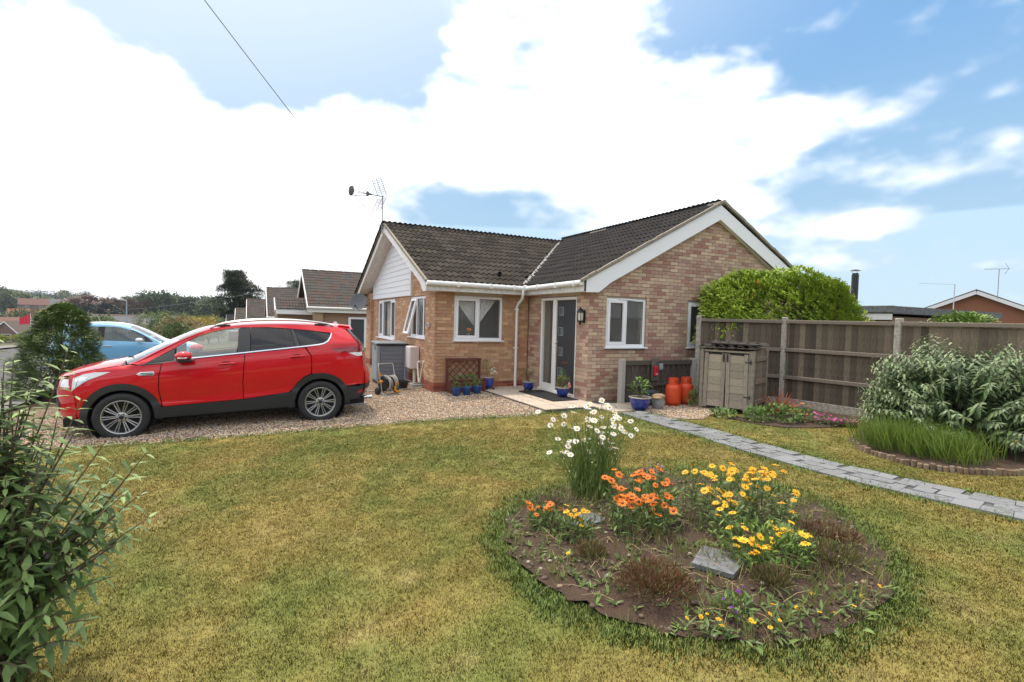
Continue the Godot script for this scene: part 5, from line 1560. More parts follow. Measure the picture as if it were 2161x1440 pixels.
func house_fittings() -> void:
	var black := mat("black_metal", Color(0.012, 0.012, 0.013), 0.4)
	var steel := mat("grey_steel", Color(0.30, 0.31, 0.33), 0.4, {"metal": 0.8})
	var white := mat("upvc", Color(0.80, 0.81, 0.83), 0.35)
	# wall lantern
	var t := thing("wall_lantern", "black half lantern with pale glass panes on brick beside the front door", "lantern", Vector3(-0.012, 1.56, -0.16))
	bxm(t, "backplate", black, Vector3(0, 0.17, 0), Vector3(0.02, 0.26, 0.09), 0.006)
	lat(t, "base", black, [[0.0, 0.0], [0.02, 0.0], [0.035, 0.05], [0.075, 0.075], [0.08, 0.09], [0.0, 0.09]], 6, Transform3D(Basis.IDENTITY, Vector3(-0.085, 0, 0)))
	lat(t, "glass", mat("lantern_glass", Color(0.62, 0.60, 0.52), 0.15), [[0.060, 0.09], [0.068, 0.25]], 6, Transform3D(Basis.IDENTITY, Vector3(-0.085, 0, 0)))
	var b := MB.new()
	for k in 6:
		var a := TAU * k / 6.0
		b.tube([Vector3(-0.085 + cos(a) * 0.064, 0.085, -sin(a) * 0.064), Vector3(-0.085 + cos(a) * 0.072, 0.255, -sin(a) * 0.072)], 0.006)
	pm(t, "cage", b, black)
	lat(t, "cap", black, [[0.085, 0.25], [0.088, 0.265], [0.05, 0.32], [0.018, 0.34], [0.01, 0.36], [0.0, 0.365]], 6, Transform3D(Basis.IDENTITY, Vector3(-0.085, 0, 0)))
	# key safe on the corner pier
	t = thing("key_safe", "small grey key box fixed to the brick corner pier", "key safe", Vector3(-2.425, 1.40, -2.95))
	bxm(t, "housing", mat("key_grey", Color(0.55, 0.55, 0.53), 0.5), Vector3(-0.01, 0.05, 0), Vector3(0.045, 0.10, 0.14), 0.008)
	bxm(t, "keypad", mat("key_dark", Color(0.10, 0.11, 0.10), 0.5), Vector3(-0.035, 0.05, 0), Vector3(0.008, 0.08, 0.06), 0.003)
	# television aerial on the street gable
	t = thing("tv_aerial", "television aerial with twin grid reflectors on the street gable", "aerial", Vector3(-2.76, 4.0, -6.44))
	b = MB.new(); b.tube([Vector3(0, 0, 0), Vector3(0, 1.10, 0)], 0.016, 0.016, 8)
	pm(t, "mast", b, steel)
	bxm(t, "bracket", steel, Vector3(0.03, 0.20, 0), Vector3(0.08, 0.04, 0.05))
	var ax := Vector3(-0.90, -0.04, 0.40).normalized()   # where it points
	var sd := ax.cross(Vector3.UP).normalized()
	var hd := Vector3(0, 1.06, 0)
	b = MB.new(); b.tube([hd - ax * 0.06, hd + ax * 0.42], 0.014)
	pm(t, "boom", b, steel)
	for s in [1.0, -1.0]:
		b = MB.new()
		var up: Vector3 = (Vector3.UP * s * 0.86 + ax * 0.42).normalized()
		for k in 3: b.tube([hd + sd * (k - 1) * 0.20 + up * 0.03, hd + sd * (k - 1) * 0.20 + up * 0.52], 0.007)
		for k in 9: b.tube([hd - sd * 0.22 + up * (0.08 + k * 0.053), hd + sd * 0.22 + up * (0.08 + k * 0.053)], 0.007, 0.007, 4)
		pm(t, "reflector_grid", b, steel)
	b = MB.new()
	for k in 4:
		var a := TAU * k / 4.0 + 0.4
		var r := sd * cos(a) + Vector3.UP * sin(a)
		b.tube([hd + ax * 0.50 + r * 0.06, hd + ax * 1.02 + r * 0.13], 0.010, 0.010, 4)
	pm(t, "director_rods", b, steel)
	var front := Basis(sd, ax, sd.cross(ax))
	lat(t, "front_plate", mat("aerial_dark", Color(0.06, 0.06, 0.06), 0.5), [[0.0, 0.0], [0.125, 0.0], [0.14, 0.012], [0.10, 0.035], [0.0, 0.045]], 16, Transform3D(front, hd + ax * 1.02))
	lat(t, "dipole", mat("aerial_dark", Color(0.06, 0.06, 0.06), 0.5), [[0.02, -0.09], [0.03, 0.0], [0.065, 0.04], [0.06, 0.06], [0.0, 0.06]], 12, Transform3D(front, hd + ax * 0.46))
	# satellite dish
	t = thing("satellite_dish", "dark grey satellite dish bracketed to the far brick pier", "satellite dish", Vector3(-2.42, 2.0, -9.9))
	b = MB.new(); b.tube([Vector3(0, 0, 0), Vector3(-0.20, 0.0, 0.0), Vector3(-0.30, 0.06, 0.02)], 0.02)
	pm(t, "arm", b, black)
	var dd := Vector3(-0.55, 0.32, 0.75).normalized()
	var d1 := dd.cross(Vector3.UP).normalized()
	var db := Basis(d1, dd, d1.cross(dd))
	lat(t, "dish", mat("dish_grey", Color(0.115, 0.125, 0.14), 0.5), [[0.0, 0.0], [0.14, 0.016], [0.26, 0.055], [0.31, 0.085], [0.312, 0.095], [0.26, 0.066], [0.14, 0.027], [0.0, 0.011]], 30, Transform3D(db, Vector3(-0.32, 0.08, 0.03)))
	b = MB.new(); b.tube([Vector3(-0.32, -0.20, 0.05), Vector3(-0.32, -0.20, 0.05) + dd * 0.34 + Vector3(0, 0.05, 0)], 0.010)
	pm(t, "feed_arm", b, black)
	bxm(t, "receiver", black, Vector3(-0.32, -0.15, 0.05) + dd * 0.36, Vector3(0.05, 0.06, 0.09), 0.01)
	# meter box on a white duct
	t = thing("meter_box", "pinkish white utility meter box on a duct beside the storage chest", "meter box", Vector3(-2.43, 0.32, -4.18))
	var mw := mat("meter_white", Color(0.66, 0.60, 0.575), 0.5)
	bxm(t, "case", mw, Vector3(-0.01, 0.29, 0), Vector3(0.23, 0.56, 0.42), 0.012)
	bxm(t, "lid", mat("meter_lid_lit", Color(0.72, 0.67, 0.64), 0.5), Vector3(-0.132, 0.29, 0), Vector3(0.014, 0.52, 0.38), 0.006)  # paler than the case: the street side's brighter light is put into the colour
	b = MB.new(); b.tube([Vector3(0.02, 0.02, 0.08), Vector3(0.02, -0.42, 0.12)], 0.045, 0.045, 12)
	pm(t, "duct", b, mat("duct_cream", Color(0.62, 0.58, 0.46), 0.6))
	# two waste pipes in a gully
	t = thing("waste_pipes", "two white waste pipes running down the brick wall to a drain gully", "pipes", Vector3(-2.36, -0.06, -3.6))
	var pipe := mat("waste_white", Color(0.66, 0.63, 0.56), 0.5)
	for q in [[-0.22, 0.55, -0.02], [0.24, 0.60, 0.05]]:
		b = MB.new(); b.tube(smooth([Vector3(0.06, q[1] + 0.03, q[0]), Vector3(-0.02, q[1] + 0.03, q[0]), Vector3(-0.05, q[1] - 0.04, q[0]), Vector3(-0.07, 0.10, q[2])], 5), 0.024, 0.024, 10)
		pm(t, "pipe", b, pipe)
	b = MB.new()
	for q in [[-0.2, 0, 0.34, 0.05], [-0.2, -0.30, 0.34, 0.05]]: b.cbox(Vector3(-0.08, 0.03, q[1] + 0.15), Vector3(0.34, 0.09, 0.05), 0.01)
	b.cbox(Vector3(-0.25, 0.03, 0.0), Vector3(0.05, 0.09, 0.32), 0.01); b.cbox(Vector3(-0.08, 0.0, 0.0), Vector3(0.30, 0.05, 0.30), 0.005)
	pm(t, "gully", b, mat("gully_concrete", Color(0.38, 0.36, 0.33), 0.9, {"tex": "speck", "size": 0.2}))
	# net curtains
	var net := mat("net_curtain", Color(0.80, 0.81, 0.80), 0.9, {"back": Color(0.7, 0.7, 0.7)})
	var lace := func(called: String, label: String, at: Vector3, u: Vector3, pts: Array) -> void:
		var th := thing(called, label, "curtain", at)
		var cb := MB.new()
		var n := 18
		for k in n:
			for e in 2: pass
			var f0 := float(k) / n; var f1 := float(k + 1) / n
			var w := u.cross(Vector3.UP)
			var q := func(f: float, v: float) -> Vector3:
				var top: Vector2 = (pts[0] as Vector2).lerp(pts[1], f); var bot: Vector2 = (pts[3] as Vector2).lerp(pts[2], f)
				var p := top.lerp(bot, v)
				return u * p.x + Vector3.UP * p.y + w * (0.018 * sin(f * 40.0) * (1.0 - 0.5 * v))
			for v in 3:
				cb.quad(q.call(f0, (v + 1) / 3.0), q.call(f1, (v + 1) / 3.0), q.call(f1, v / 3.0), q.call(f0, v / 3.0))
		pm(th, "drape", cb, net)
		var rb := MB.new(); rb.tube([u * (pts[0].x - 0.02) + Vector3.UP * (pts[0].y + 0.01), u * (pts[1].x + 0.02) + Vector3.UP * (pts[1].y + 0.01)], 0.008)
		pm(th, "curtain_wire", rb, mat("upvc", Color.WHITE))
	lace.call("net_curtain", "white net curtain swept left in the garden window beside the trellis planter", Vector3(-1.95, 1.12, -2.80), Vector3.RIGHT, [Vector2(0.10, 0.95), Vector2(0.60, 0.95), Vector2(0.60, 0.34), Vector2(0.54, 0.40)])
	lace.call("net_curtain", "white net curtain swept right in the garden window near the downpipe", Vector3(-1.95, 1.12, -2.80), Vector3.RIGHT, [Vector2(0.66, 0.95), Vector2(1.14, 0.95), Vector2(0.70, 0.36), Vector2(0.655, 0.34)])
	lace.call("net_curtain", "tall white drape in the street window with its casement open", Vector3(-2.02, 1.12, -4.97), Vector3.BACK, [Vector2(0.45, 1.0), Vector2(1.25, 1.0), Vector2(1.15, 0.02), Vector2(0.75, 0.02)])
	lace.call("net_curtain", "white drape in the wide street window under the cladding", Vector3(-2.02, 0.95, -8.87), Vector3.BACK, [Vector2(0.1, 1.15), Vector2(0.75, 1.15), Vector2(0.55, 0.02), Vector2(0.1, 0.02)])
	# vase of flowers on the kitchen sill
	t = thing("vase", "vase of orange flowers standing on the sill behind the garden window", "vase", Vector3(-1.50, 1.16, -2.74))
	lat(t, "jar", mat("vase_green", Color(0.10, 0.16, 0.06), 0.3), [[0.0, 0.0], [0.04, 0.0], [0.055, 0.06], [0.035, 0.13]], 14)
	b = MB.new()
	for k in 7: b.ball(Vector3(rn(-0.06, 0.06), rn(0.17, 0.25), rn(-0.03, 0.03)), Vector3.ONE * 0.026, 6, 4)
	pm(t, "flowers", b, mat("vase_orange", Color(0.62, 0.20, 0.03), 0.7), "stuff")

func board_mats(called: String, base: Color, ks: Array, rough := 0.9) -> Array:
	var o := []
	for k in ks.size(): o.append(mat("%s_%d" % [called, k], base * ks[k], rough, {"tex": "grain", "size": Vector3(0.09, 1.4, 0.09)}))
	return o

func fence_run(t: Node3D, posts: Array, h: float, bh: float, rails: Array, gravel: float, mats: Array, rail_m: Material, post_m: Material, bw := 0.105, post_w := 0.10) -> void:
	for k in posts.size():
		var p: Vector2 = posts[k]
		var ph: float = h + 0.09
		var d: Vector2 = (posts[mini(k + 1, posts.size() - 1)] - posts[maxi(k - 1, 0)]).normalized()
		var bs := Basis(Vector3(d.x, 0, d.y), Vector3.UP, Vector3(d.x, 0, d.y).cross(Vector3.UP))
		var b := MB.new()
		b.cbox(Vector3(p.x, gy(p.x, p.y) + ph / 2 - 0.15, p.y), Vector3(post_w, ph + 0.3, 0.12), 0.012, bs)
		pm(t, "post", b, post_m)
		if k == posts.size() - 1: break
		var q: Vector2 = posts[k + 1]
		var dir := (q - p).normalized()
		var u := Vector3(dir.x, 0, dir.y)
		var n := Vector3(dir.y, 0, -dir.x)
		if n.dot(Vector3(-6.1, 0, 8.7) - Vector3(p.x, 0, p.y)) < 0: n = -n
		var fb := Basis(u, Vector3.UP, u.cross(Vector3.UP))
		var o := Vector3(p.x, gy(p.x, p.y), p.y)
		var ln := (q - p).length()
		var m := int(ln / bw)
		var step := ln / m
		for i in m:
			var bd := MB.new()
			bd.cbox(Vector3.ZERO, Vector3(step * 1.06, bh - gravel + rn(-0.008, 0.008), 0.014), 0.003)
			put(t, "board", bd.mesh(), mats[RNG.randi() % mats.size()], Transform3D(fb * Basis(Vector3.UP, 0.17), o + u * ((i + 0.5) * step) + Vector3.UP * (gravel + (bh - gravel) / 2) - n * 0.015))
		for r in rails:
			var rb := MB.new()
			rb.cbox(o + u * (ln / 2) + Vector3.UP * r[0] + n * 0.028, Vector3(ln - post_w, r[1], r[2]), 0.008, fb * Basis(Vector3.BACK, rn(-0.004, 0.004)))
			pm(t, "rail", rb, rail_m)
		if gravel > 0.0:
			var gb := MB.new()
			gb.cbox(o + u * (ln / 2) + Vector3.UP * (gravel / 2 - 0.04) + n * 0.0, Vector3(ln - post_w, gravel + 0.07, 0.05), 0.006, fb)
			pm(t, "gravel_board", gb, post_m)

func fences() -> void:
	var conc := mat("fence_concrete", Color(0.50, 0.465, 0.395), 0.95, {"tex": "blotch", "size": 0.5, "bump": "fine_n", "bumpy": 0.6})
	var boards := board_mats("fence_board", Color(0.185, 0.145, 0.102), [0.55, 0.72, 0.88, 1.0, 1.15, 1.35, 1.6])
	var rail := mat("fence_rail", Color(0.27, 0.225, 0.175), 0.9, {"tex": "grain", "size": Vector3(0.6, 0.08, 0.6)})
	var t := thing("timber_fence", "tall weathered vertical board fence with concrete posts beside the lawn", "fence")
	fence_run(t, [Vector2(2.62, 0.41), Vector2(3.75, 1.65), Vector2(3.94, 3.67), Vector2(4.05, 5.75), Vector2(4.15, 7.85)], 1.74, 1.70, [[1.735, 0.07, 0.055], [1.16, 0.075, 0.06], [0.60, 0.075, 0.06]], 0.17, boards, rail, conc)
	var low := thing("low_fence", "low dark board fence with a ribbed concrete post in front of the brick gable", "fence")
	var dark := board_mats("low_board", Color(0.115, 0.096, 0.08), [0.7, 0.85, 1.0, 1.15])
	fence_run(low, [Vector2(0.54, 0.43), Vector2(2.50, 0.40)], 0.80, 0.80, [[0.815, 0.10, 0.03], [0.36, 0.06, 0.05]], 0.0, dark, mat("low_rail", Color(0.115, 0.10, 0.085), 0.9, {"tex": "grain", "size": Vector3(0.6, 0.08, 0.6)}), mat("low_concrete", Color(0.44, 0.42, 0.38), 0.95, {"tex": "speck", "size": 0.4}), 0.14, 0.11)

func garden_things() -> void:
	var grey := board_mats("shed_board", Color(0.36, 0.31, 0.245), [0.82, 0.95, 1.05, 1.18])
	var wornh := []
	for k in 4: wornh.append(mat("shed_waney_%d" % k, Color(0.46, 0.395, 0.30) * [0.85, 0.95, 1.05, 1.15][k], 0.9, {"tex": "grain", "size": Vector3(0.8, 0.10, 0.8)}))
	var iron := mat("black_iron", Color(0.012, 0.012, 0.012), 0.55)
	# cabinet
	var t := thing("garden_cabinet", "weathered grey timber cupboard with double doors and a tile roof by the fence", "cupboard", Vector3(1.69, 0.0, 1.38))
	var ux := Vector3(0.377, 0, 0.926).normalized()
	t.basis = Basis(ux, Vector3.UP, ux.cross(Vector3.UP))
	var W := 0.985; var D := 0.76; var H := 1.17
	for q in [[0.035, 0.0], [W - 0.045, 0.0], [0.03, -D], [W - 0.03, -D]]:
		bxm(t, "corner_post", grey[1], Vector3(q[0], H / 2, q[1]), Vector3(0.07 if q[0] < 0.5 else 0.10, H, 0.07), 0.006)
	for side in 2:   # doors
		var x0 := 0.085 + side * 0.41; var x1 := x0 + 0.40
		var dn := node(t, "door")
		for s in [[x0, x0 + 0.075], [x1 - 0.075, x1]]: bxm(dn, "stile", grey[2 + side % 2], Vector3((s[0] + s[1]) / 2, 0.58, 0.042), Vector3(s[1] - s[0] - 0.006, 1.04, 0.024), 0.004, Basis(Vector3.BACK, 0.012 * (1 if side else -1)))
		var n := 7
		for k in n:
			bxm(dn, "board", wornh[RNG.randi() % 4], Vector3((x0 + x1) / 2, 0.09 + (k + 0.5) * 0.14, 0.022 + rn(-0.003, 0.003)), Vector3(0.27, 0.146, 0.016), 0.003, Basis(Vector3.BACK, rn(-0.02, 0.02)) * Basis(Vector3.RIGHT, -0.05))
		bxm(dn, "latch", iron, Vector3(x1 - 0.03 if side == 0 else x0 + 0.03, 1.02, 0.062), Vector3(0.026, 0.15, 0.016), 0.003)
		if side == 1:
			for y in [0.32, 0.96]:
				bxm(dn, "hinge", iron, Vector3(x1 + 0.0, y, 0.062), Vector3(0.12, 0.016, 0.008), 0.002); bxm(dn, "hinge", iron, Vector3(x1 + 0.04, y, 0.062), Vector3(0.02, 0.07, 0.01), 0.002)
	bxm(t, "top_rail", grey[3], Vector3(W / 2, H - 0.03, 0.035), Vector3(W - 0.16, 0.035, 0.02), 0.004)
	bxm(t, "gap_strip", iron, Vector3(W / 2, H - 0.055, -0.02), Vector3(W - 0.16, 0.08, 0.02), 0.004)  # near-black strip in the slot above the doors
	var sm := board_mats("shed_shaded_side", Color(0.25, 0.19, 0.14), [0.85, 1.0, 1.15])  # darker than the front boards: the shaded side is put into this colour
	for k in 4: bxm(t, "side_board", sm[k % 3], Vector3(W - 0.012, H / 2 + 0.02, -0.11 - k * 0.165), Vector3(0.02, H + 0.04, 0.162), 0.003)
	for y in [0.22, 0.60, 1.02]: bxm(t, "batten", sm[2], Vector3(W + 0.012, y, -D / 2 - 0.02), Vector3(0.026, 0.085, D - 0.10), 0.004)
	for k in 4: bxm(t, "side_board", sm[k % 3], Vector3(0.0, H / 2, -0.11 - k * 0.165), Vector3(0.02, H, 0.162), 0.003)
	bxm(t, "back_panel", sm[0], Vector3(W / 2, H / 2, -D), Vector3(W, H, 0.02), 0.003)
	var tm := tile_mesh(0.36, 0.46, 2, 0.05, 0.9, 6)
	var tc := mat("old_tile", Color(0.072, 0.060, 0.050), 0.95, {"tex": "lichen", "size": 0.4})
	for k in 3:
		for r in 2: put(t, "roof_tile", tm, tc, Transform3D(Basis.from_euler(Vector3(0.05, rn(-0.03, 0.03), -0.02)), Vector3(-0.02 + k * 0.345, H + 0.02 + r * 0.055, 0.10 - r * 0.40)))
	bxm(t, "ridge_slab", tc, Vector3(W * 0.60, H + 0.115, -0.08), Vector3(0.85, 0.03, 0.34), 0.008, Basis(Vector3.BACK, -0.01))
	# gas bottles
	var org := mat("gas_orange", Color(0.70, 0.070, 0.016), 0.42, {"tex": "soft", "size": 0.4})
	for q in [["orange gas cylinder at the low fence beneath the red regulator", Vector3(1.36, 0, 1.02)], ["orange gas cylinder half behind weeds beside the timber cupboard", Vector3(1.74, 0, 0.98)]]:
		var g := thing("gas_cylinder", q[0], "gas cylinder", q[1], 0.7 if q[1].x < 1.5 else 0.3, "gas cylinders at the low fence")
		lat(g, "body", org, [[0.0, 0.035], [0.10, 0.035], [0.14, 0.06], [0.15, 0.10], [0.15, 0.20], [0.153, 0.205], [0.15, 0.21], [0.15, 0.36], [0.135, 0.41], [0.09, 0.44], [0.03, 0.45], [0.0, 0.45]], 32)
		lat(g, "foot_ring", org, [[0.105, 0.0], [0.105, 0.05]], 28)
		var sh := MB.new()   # collar with a hand hole
		for k in 28:
			var a0 := TAU * k / 28.0; var a1 := TAU * (k + 1) / 28.0
			var hole := k in [2, 3, 4, 5, 16, 17, 18, 19]
			for band in [[0.42, 0.475], [0.475, 0.53], [0.53, 0.565]]:
				if hole and band[0] == 0.475: continue
				sh.quad(Vector3(cos(a0) * 0.1, band[0], -sin(a0) * 0.1), Vector3(cos(a1) * 0.1, band[0], -sin(a1) * 0.1), Vector3(cos(a1) * 0.1, band[1], -sin(a1) * 0.1), Vector3(cos(a0) * 0.1, band[1], -sin(a0) * 0.1))
		pm(g, "collar", sh, org)
		lat(g, "valve", mat("brass", Color(0.45, 0.33, 0.14), 0.35, {"metal": 0.9}), [[0.0, 0.44], [0.03, 0.44], [0.03, 0.48], [0.018, 0.49], [0.022, 0.53], [0.0, 0.535]], 12)
	# regulator board above the bottles
	t = thing("gas_regulator", "red and grey gas changeover regulator on a plank above the cylinders", "regulator", Vector3(1.36, 0.62, 0.50))
	bxm(t, "plank", mat("reg_plank", Color(0.19, 0.16, 0.14), 0.9, {"tex": "grain", "size": Vector3(0.09, 1.0, 0.09)}), Vector3(0.0, 0.06, -0.01), Vector3(0.19, 0.46, 0.02))
	bxm(t, "red_case", mat("reg_red", Color(0.45, 0.012, 0.03), 0.4), Vector3(-0.03, 0.03, 0.04), Vector3(0.10, 0.20, 0.07), 0.012)
	for y in [-0.02, 0.0]: bxm(t, "white_line", mat("reg_white", Color(0.7, 0.7, 0.7), 0.5), Vector3(-0.03, y - 0.02, 0.0765), Vector3(0.06, 0.008, 0.002), 0.0005)
	bxm(t, "grey_case", mat("reg_grey", Color(0.28, 0.34, 0.33), 0.5), Vector3(0.10, 0.12, 0.045), Vector3(0.075, 0.13, 0.06), 0.01)
	var b := MB.new()
	b.tube(smooth([Vector3(0.13, 0.10, 0.05), Vector3(0.20, 0.0, 0.08), Vector3(0.22, -0.12, 0.3), Vector3(0.06, -0.10, 0.5)], 6), 0.008)
	b.tube(smooth([Vector3(-0.05, 0.10, 0.05), Vector3(-0.02, 0.2, 0.06), Vector3(0.08, 0.2, 0.06), Vector3(0.10, 0.17, 0.05)], 6), 0.007)
	pm(t, "hose", b, iron)
	# bucket with a folded sack, dark tub behind
	t = thing("bucket", "pale grey bucket with a wire handle holding a folded tan sack", "bucket", Vector3(0.78, 0.005, 1.22))
	lat(t, "pail", mat("bucket_grey", Color(0.30, 0.33, 0.35), 0.5), [[0.0, 0.0], [0.085, 0.0], [0.115, 0.20], [0.122, 0.20], [0.122, 0.215], [0.11, 0.215], [0.082, 0.01]], 24)
	b = MB.new()
	var arcp := []
	for k in 13: arcp.append(Vector3(-0.115 + 0.23 * k / 12.0, 0.19 - 0.10 * sin(PI * k / 12.0), 0.02 + 0.11 * sin(PI * k / 12.0)))
	b.tube(arcp, 0.003)
	pm(t, "handle", b, mat("wire_pale", Color(0.55, 0.55, 0.55), 0.4))
	b = MB.new(); b.ball(Vector3(0.02, 0.245, 0), Vector3(0.15, 0.055, 0.11), 12, 6); b.ball(Vector3(-0.06, 0.225, 0.05), Vector3(0.10, 0.035, 0.09), 10, 6)
	pm(t, "sack", b, mat("sack_tan", Color(0.46, 0.30, 0.18), 0.8, {"tex": "blotch", "size": 0.2}))
	t = thing("plastic_tub", "dark grey round tub behind the bucket against the low fence", "tub", Vector3(0.92, 0.005, 0.82))
	lat(t, "tub", mat("tub_dark", Color(0.045, 0.055, 0.065), 0.5), [[0.0, 0.0], [0.12, 0.0], [0.155, 0.27], [0.17, 0.27], [0.17, 0.29], [0.15, 0.29], [0.12, 0.02]], 24)
	# storage chest
	t = thing("storage_chest", "grey slatted plastic garden storage chest with a dark lid against the street gable", "storage chest", Vector3(-2.88, -0.085, -4.80))
	var cg := mat("chest_grey", Color(0.165, 0.185, 0.215), 0.55)
	var cd := mat("chest_dark", Color(0.018, 0.019, 0.021), 0.5)
	bxm(t, "body", cg, Vector3(0, 0.52, 0), Vector3(0.76, 0.90, 0.60), 0.01)
	for k in 8: bxm(t, "slat", cg, Vector3(0.0, 0.13 + k * 0.108, 0.302), Vector3(0.60, 0.100, 0.016), 0.006)
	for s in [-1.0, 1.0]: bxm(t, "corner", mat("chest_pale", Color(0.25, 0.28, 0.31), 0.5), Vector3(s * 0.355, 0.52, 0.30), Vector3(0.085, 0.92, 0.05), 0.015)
	bxm(t, "lit_side_panel", mat("chest_pale", Color(0.25, 0.28, 0.31), 0.5), Vector3(-0.386, 0.52, 0.0), Vector3(0.016, 0.86, 0.52), 0.006)  # paler plate on the street face only: its brighter light is painted in
	bxm(t, "plinth", cd, Vector3(0, 0.045, 0.0), Vector3(0.74, 0.09, 0.62), 0.01)
	bxm(t, "lid", cg, Vector3(0, 1.02, -0.01), Vector3(0.82, 0.06, 0.68), 0.015, Basis(Vector3.RIGHT, 0.06))
	bxm(t, "lid_edge", cd, Vector3(0, 1.0, 0.335), Vector3(0.83, 0.055, 0.03), 0.01)
	bxm(t, "latch", cd, Vector3(-0.398, 0.90, 0.12), Vector3(0.012, 0.10, 0.05), 0.004)
	# hose reel
	t = thing("hose_reel", "wheeled garden hose reel with grey hose and orange fittings on the gravel", "hose reel", at_ground(-3.38, -2.72, 0.0), 0.42)
	var tubem := mat("reel_tube", Color(0.50, 0.50, 0.47), 0.35, {"metal": 0.6})
	b = MB.new()
	for s in [-0.20, 0.20]: b.tube(smooth([Vector3(s, 0.02, 0.22), Vector3(s, 0.03, 0.05), Vector3(s, 0.25, -0.02), Vector3(s, 0.62, -0.12), Vector3(s * 0.9, 0.67, -0.14)], 5), 0.012)
	b.tube([Vector3(-0.18, 0.67, -0.14), Vector3(0.18, 0.67, -0.14)], 0.012); b.tube([Vector3(-0.20, 0.02, 0.22), Vector3(0.20, 0.02, 0.22)], 0.010)
	pm(t, "frame", b, tubem)
	var axis := Basis(Vector3.BACK, PI / 2)
	for s in [-1.0, 1.0]: lat(t, "flange", M["black_iron"], [[0.0, -0.006], [0.17, -0.006], [0.17, 0.006], [0.0, 0.006]], 24, Transform3D(axis, Vector3(s * 0.165, 0.24, 0.0)))
	b = MB.new()
	for k in 11:
		var r := rn(0.135, 0.19)
		var ring := []
		var x := -0.14 + 0.028 * k
		for q in 19: ring.append(Vector3(x + 0.02 * sin(TAU * q / 18.0 + k), 0.24 + r * cos(TAU * q / 18.0), r * sin(TAU * q / 18.0)))
		b.tube(ring, 0.0085, 0.0085, 6, false)
	pm(t, "hose", b, mat("hose_grey", Color(0.40, 0.39, 0.35), 0.5))
	lat(t, "drum", M["black_iron"], [[0.10, -0.16], [0.10, 0.16]], 18, Transform3D(axis, Vector3(0, 0.24, 0)))
	for s in [-1.0, 1.0]: lat(t, "wheel", M["black_iron"], [[0.0, -0.02], [0.085, -0.02], [0.085, 0.02], [0.0, 0.02]], 18, Transform3D(axis, Vector3(s * 0.25, 0.085, -0.06)))
	var am := mat("reel_orange", Color(0.62, 0.27, 0.02), 0.45)
	b = MB.new(); b.tube([Vector3(-0.22, 0.30, 0.05), Vector3(-0.30, 0.30, 0.05)], 0.03, 0.03, 10); b.tube([Vector3(-0.20, 0.41, -0.05), Vector3(-0.20, 0.48, -0.06)], 0.025, 0.025, 8); b.tube(smooth([Vector3(0.02, 0.20, 0.19), Vector3(0.03, 0.10, 0.20), Vector3(0.12, 0.07, 0.21)], 5), 0.022, 0.03, 8); b.tube([Vector3(0.06, 0.22, 0.17), Vector3(0.06, 0.29, 0.18)], 0.022, 0.022, 8)
	pm(t, "fittings", b, am)
	# black crate-like bin and a loose grey pipe on the gravel
	t = thing("black_tub", "small black tub with a cable on the gravel beside the hose reel", "tub", at_ground(-2.90, -3.35))
	lat(t, "tub", M["black_iron"], [[0.0, 0.0], [0.10, 0.0], [0.125, 0.20], [0.11, 0.20], [0.09, 0.02]], 20)
	b = MB.new(); b.tube(smooth([Vector3(0.05, 0.22, 0.05), Vector3(0.14, 0.2, 0.2), Vector3(0.2, 0.02, 0.42), Vector3(0.4, 0.015, 0.45)], 6), 0.008)
	pm(t, "cable", b, mat("cable_grey", Color(0.16, 0.16, 0.15), 0.6))
	b = MB.new(); b.tube(smooth([at_ground(-4.6, -4.0, 0.02), at_ground(-4.0, -3.4, 0.02), at_ground(-3.3, -3.2, 0.02), at_ground(-2.75, -3.25, 0.02), at_ground(-2.45, -3.3, 0.03)], 6), 0.011)
	tag(pm(self, "loose_hose", b, mat("hose_grey", Color.WHITE)), "loose length of pale grey hose lying across the gravel", "hose")
	# a flat paving slab let into the gravel
	var sl := MB.new(); sl.cbox(Vector3.ZERO, Vector3(0.52, 0.04, 0.34), 0.008)
	var so := put(self, "paving_slab", sl.mesh(), mat("slab_grey", Color(0.34, 0.36, 0.37), 0.9, {"tex": "speck", "size": 0.3}), Transform3D(Basis(Vector3.BACK, 0.028), at_ground(-4.32, -1.82, 0.012)))
	tag(so, "pale grey slab let into the gravel behind the red car", "slab")
	# trellis planter
	t = thing("trellis_planter", "red brown timber trough planter with a lattice trellis back against the wall", "planter", at_ground(-1.72, -2.30, 0.0))
	var rb := mat("planter_red", Color(0.165, 0.042, 0.026), 0.75, {"tex": "grain", "size": Vector3(0.6, 0.06, 0.6)})
	for s in [-1.0, 1.0]:
		bxm(t, "post", rb, Vector3(s * 0.40, 0.36, -0.17), Vector3(0.045, 0.76, 0.04))
		bxm(t, "leg", rb, Vector3(s * 0.40, 0.13, 0.15), Vector3(0.06, 0.30, 0.05))
	for k in 3: bxm(t, "front_board", rb, Vector3(0, 0.055 + k * 0.09, 0.16), Vector3(0.82, 0.085, 0.02))
	bxm(t, "back_board", rb, Vector3(0, 0.13, -0.16), Vector3(0.82, 0.27, 0.02)); bxm(t, "end_board", rb, Vector3(-0.41, 0.13, 0), Vector3(0.02, 0.27, 0.30)); bxm(t, "end_board", rb, Vector3(0.41, 0.13, 0), Vector3(0.02, 0.27, 0.30))
	bxm(t, "rim", rb, Vector3(0, 0.285, 0.15), Vector3(0.90, 0.025, 0.07)); bxm(t, "top_rail", rb, Vector3(0, 0.74, -0.17), Vector3(0.88, 0.035, 0.05)); bxm(t, "top_rail", rb, Vector3(0, 0.70, -0.17), Vector3(0.82, 0.02, 0.03))
	bxm(t, "soil", mat("pot_soil", Color(0.05, 0.035, 0.025), 0.95), Vector3(0, 0.23, 0), Vector3(0.80, 0.04, 0.30))
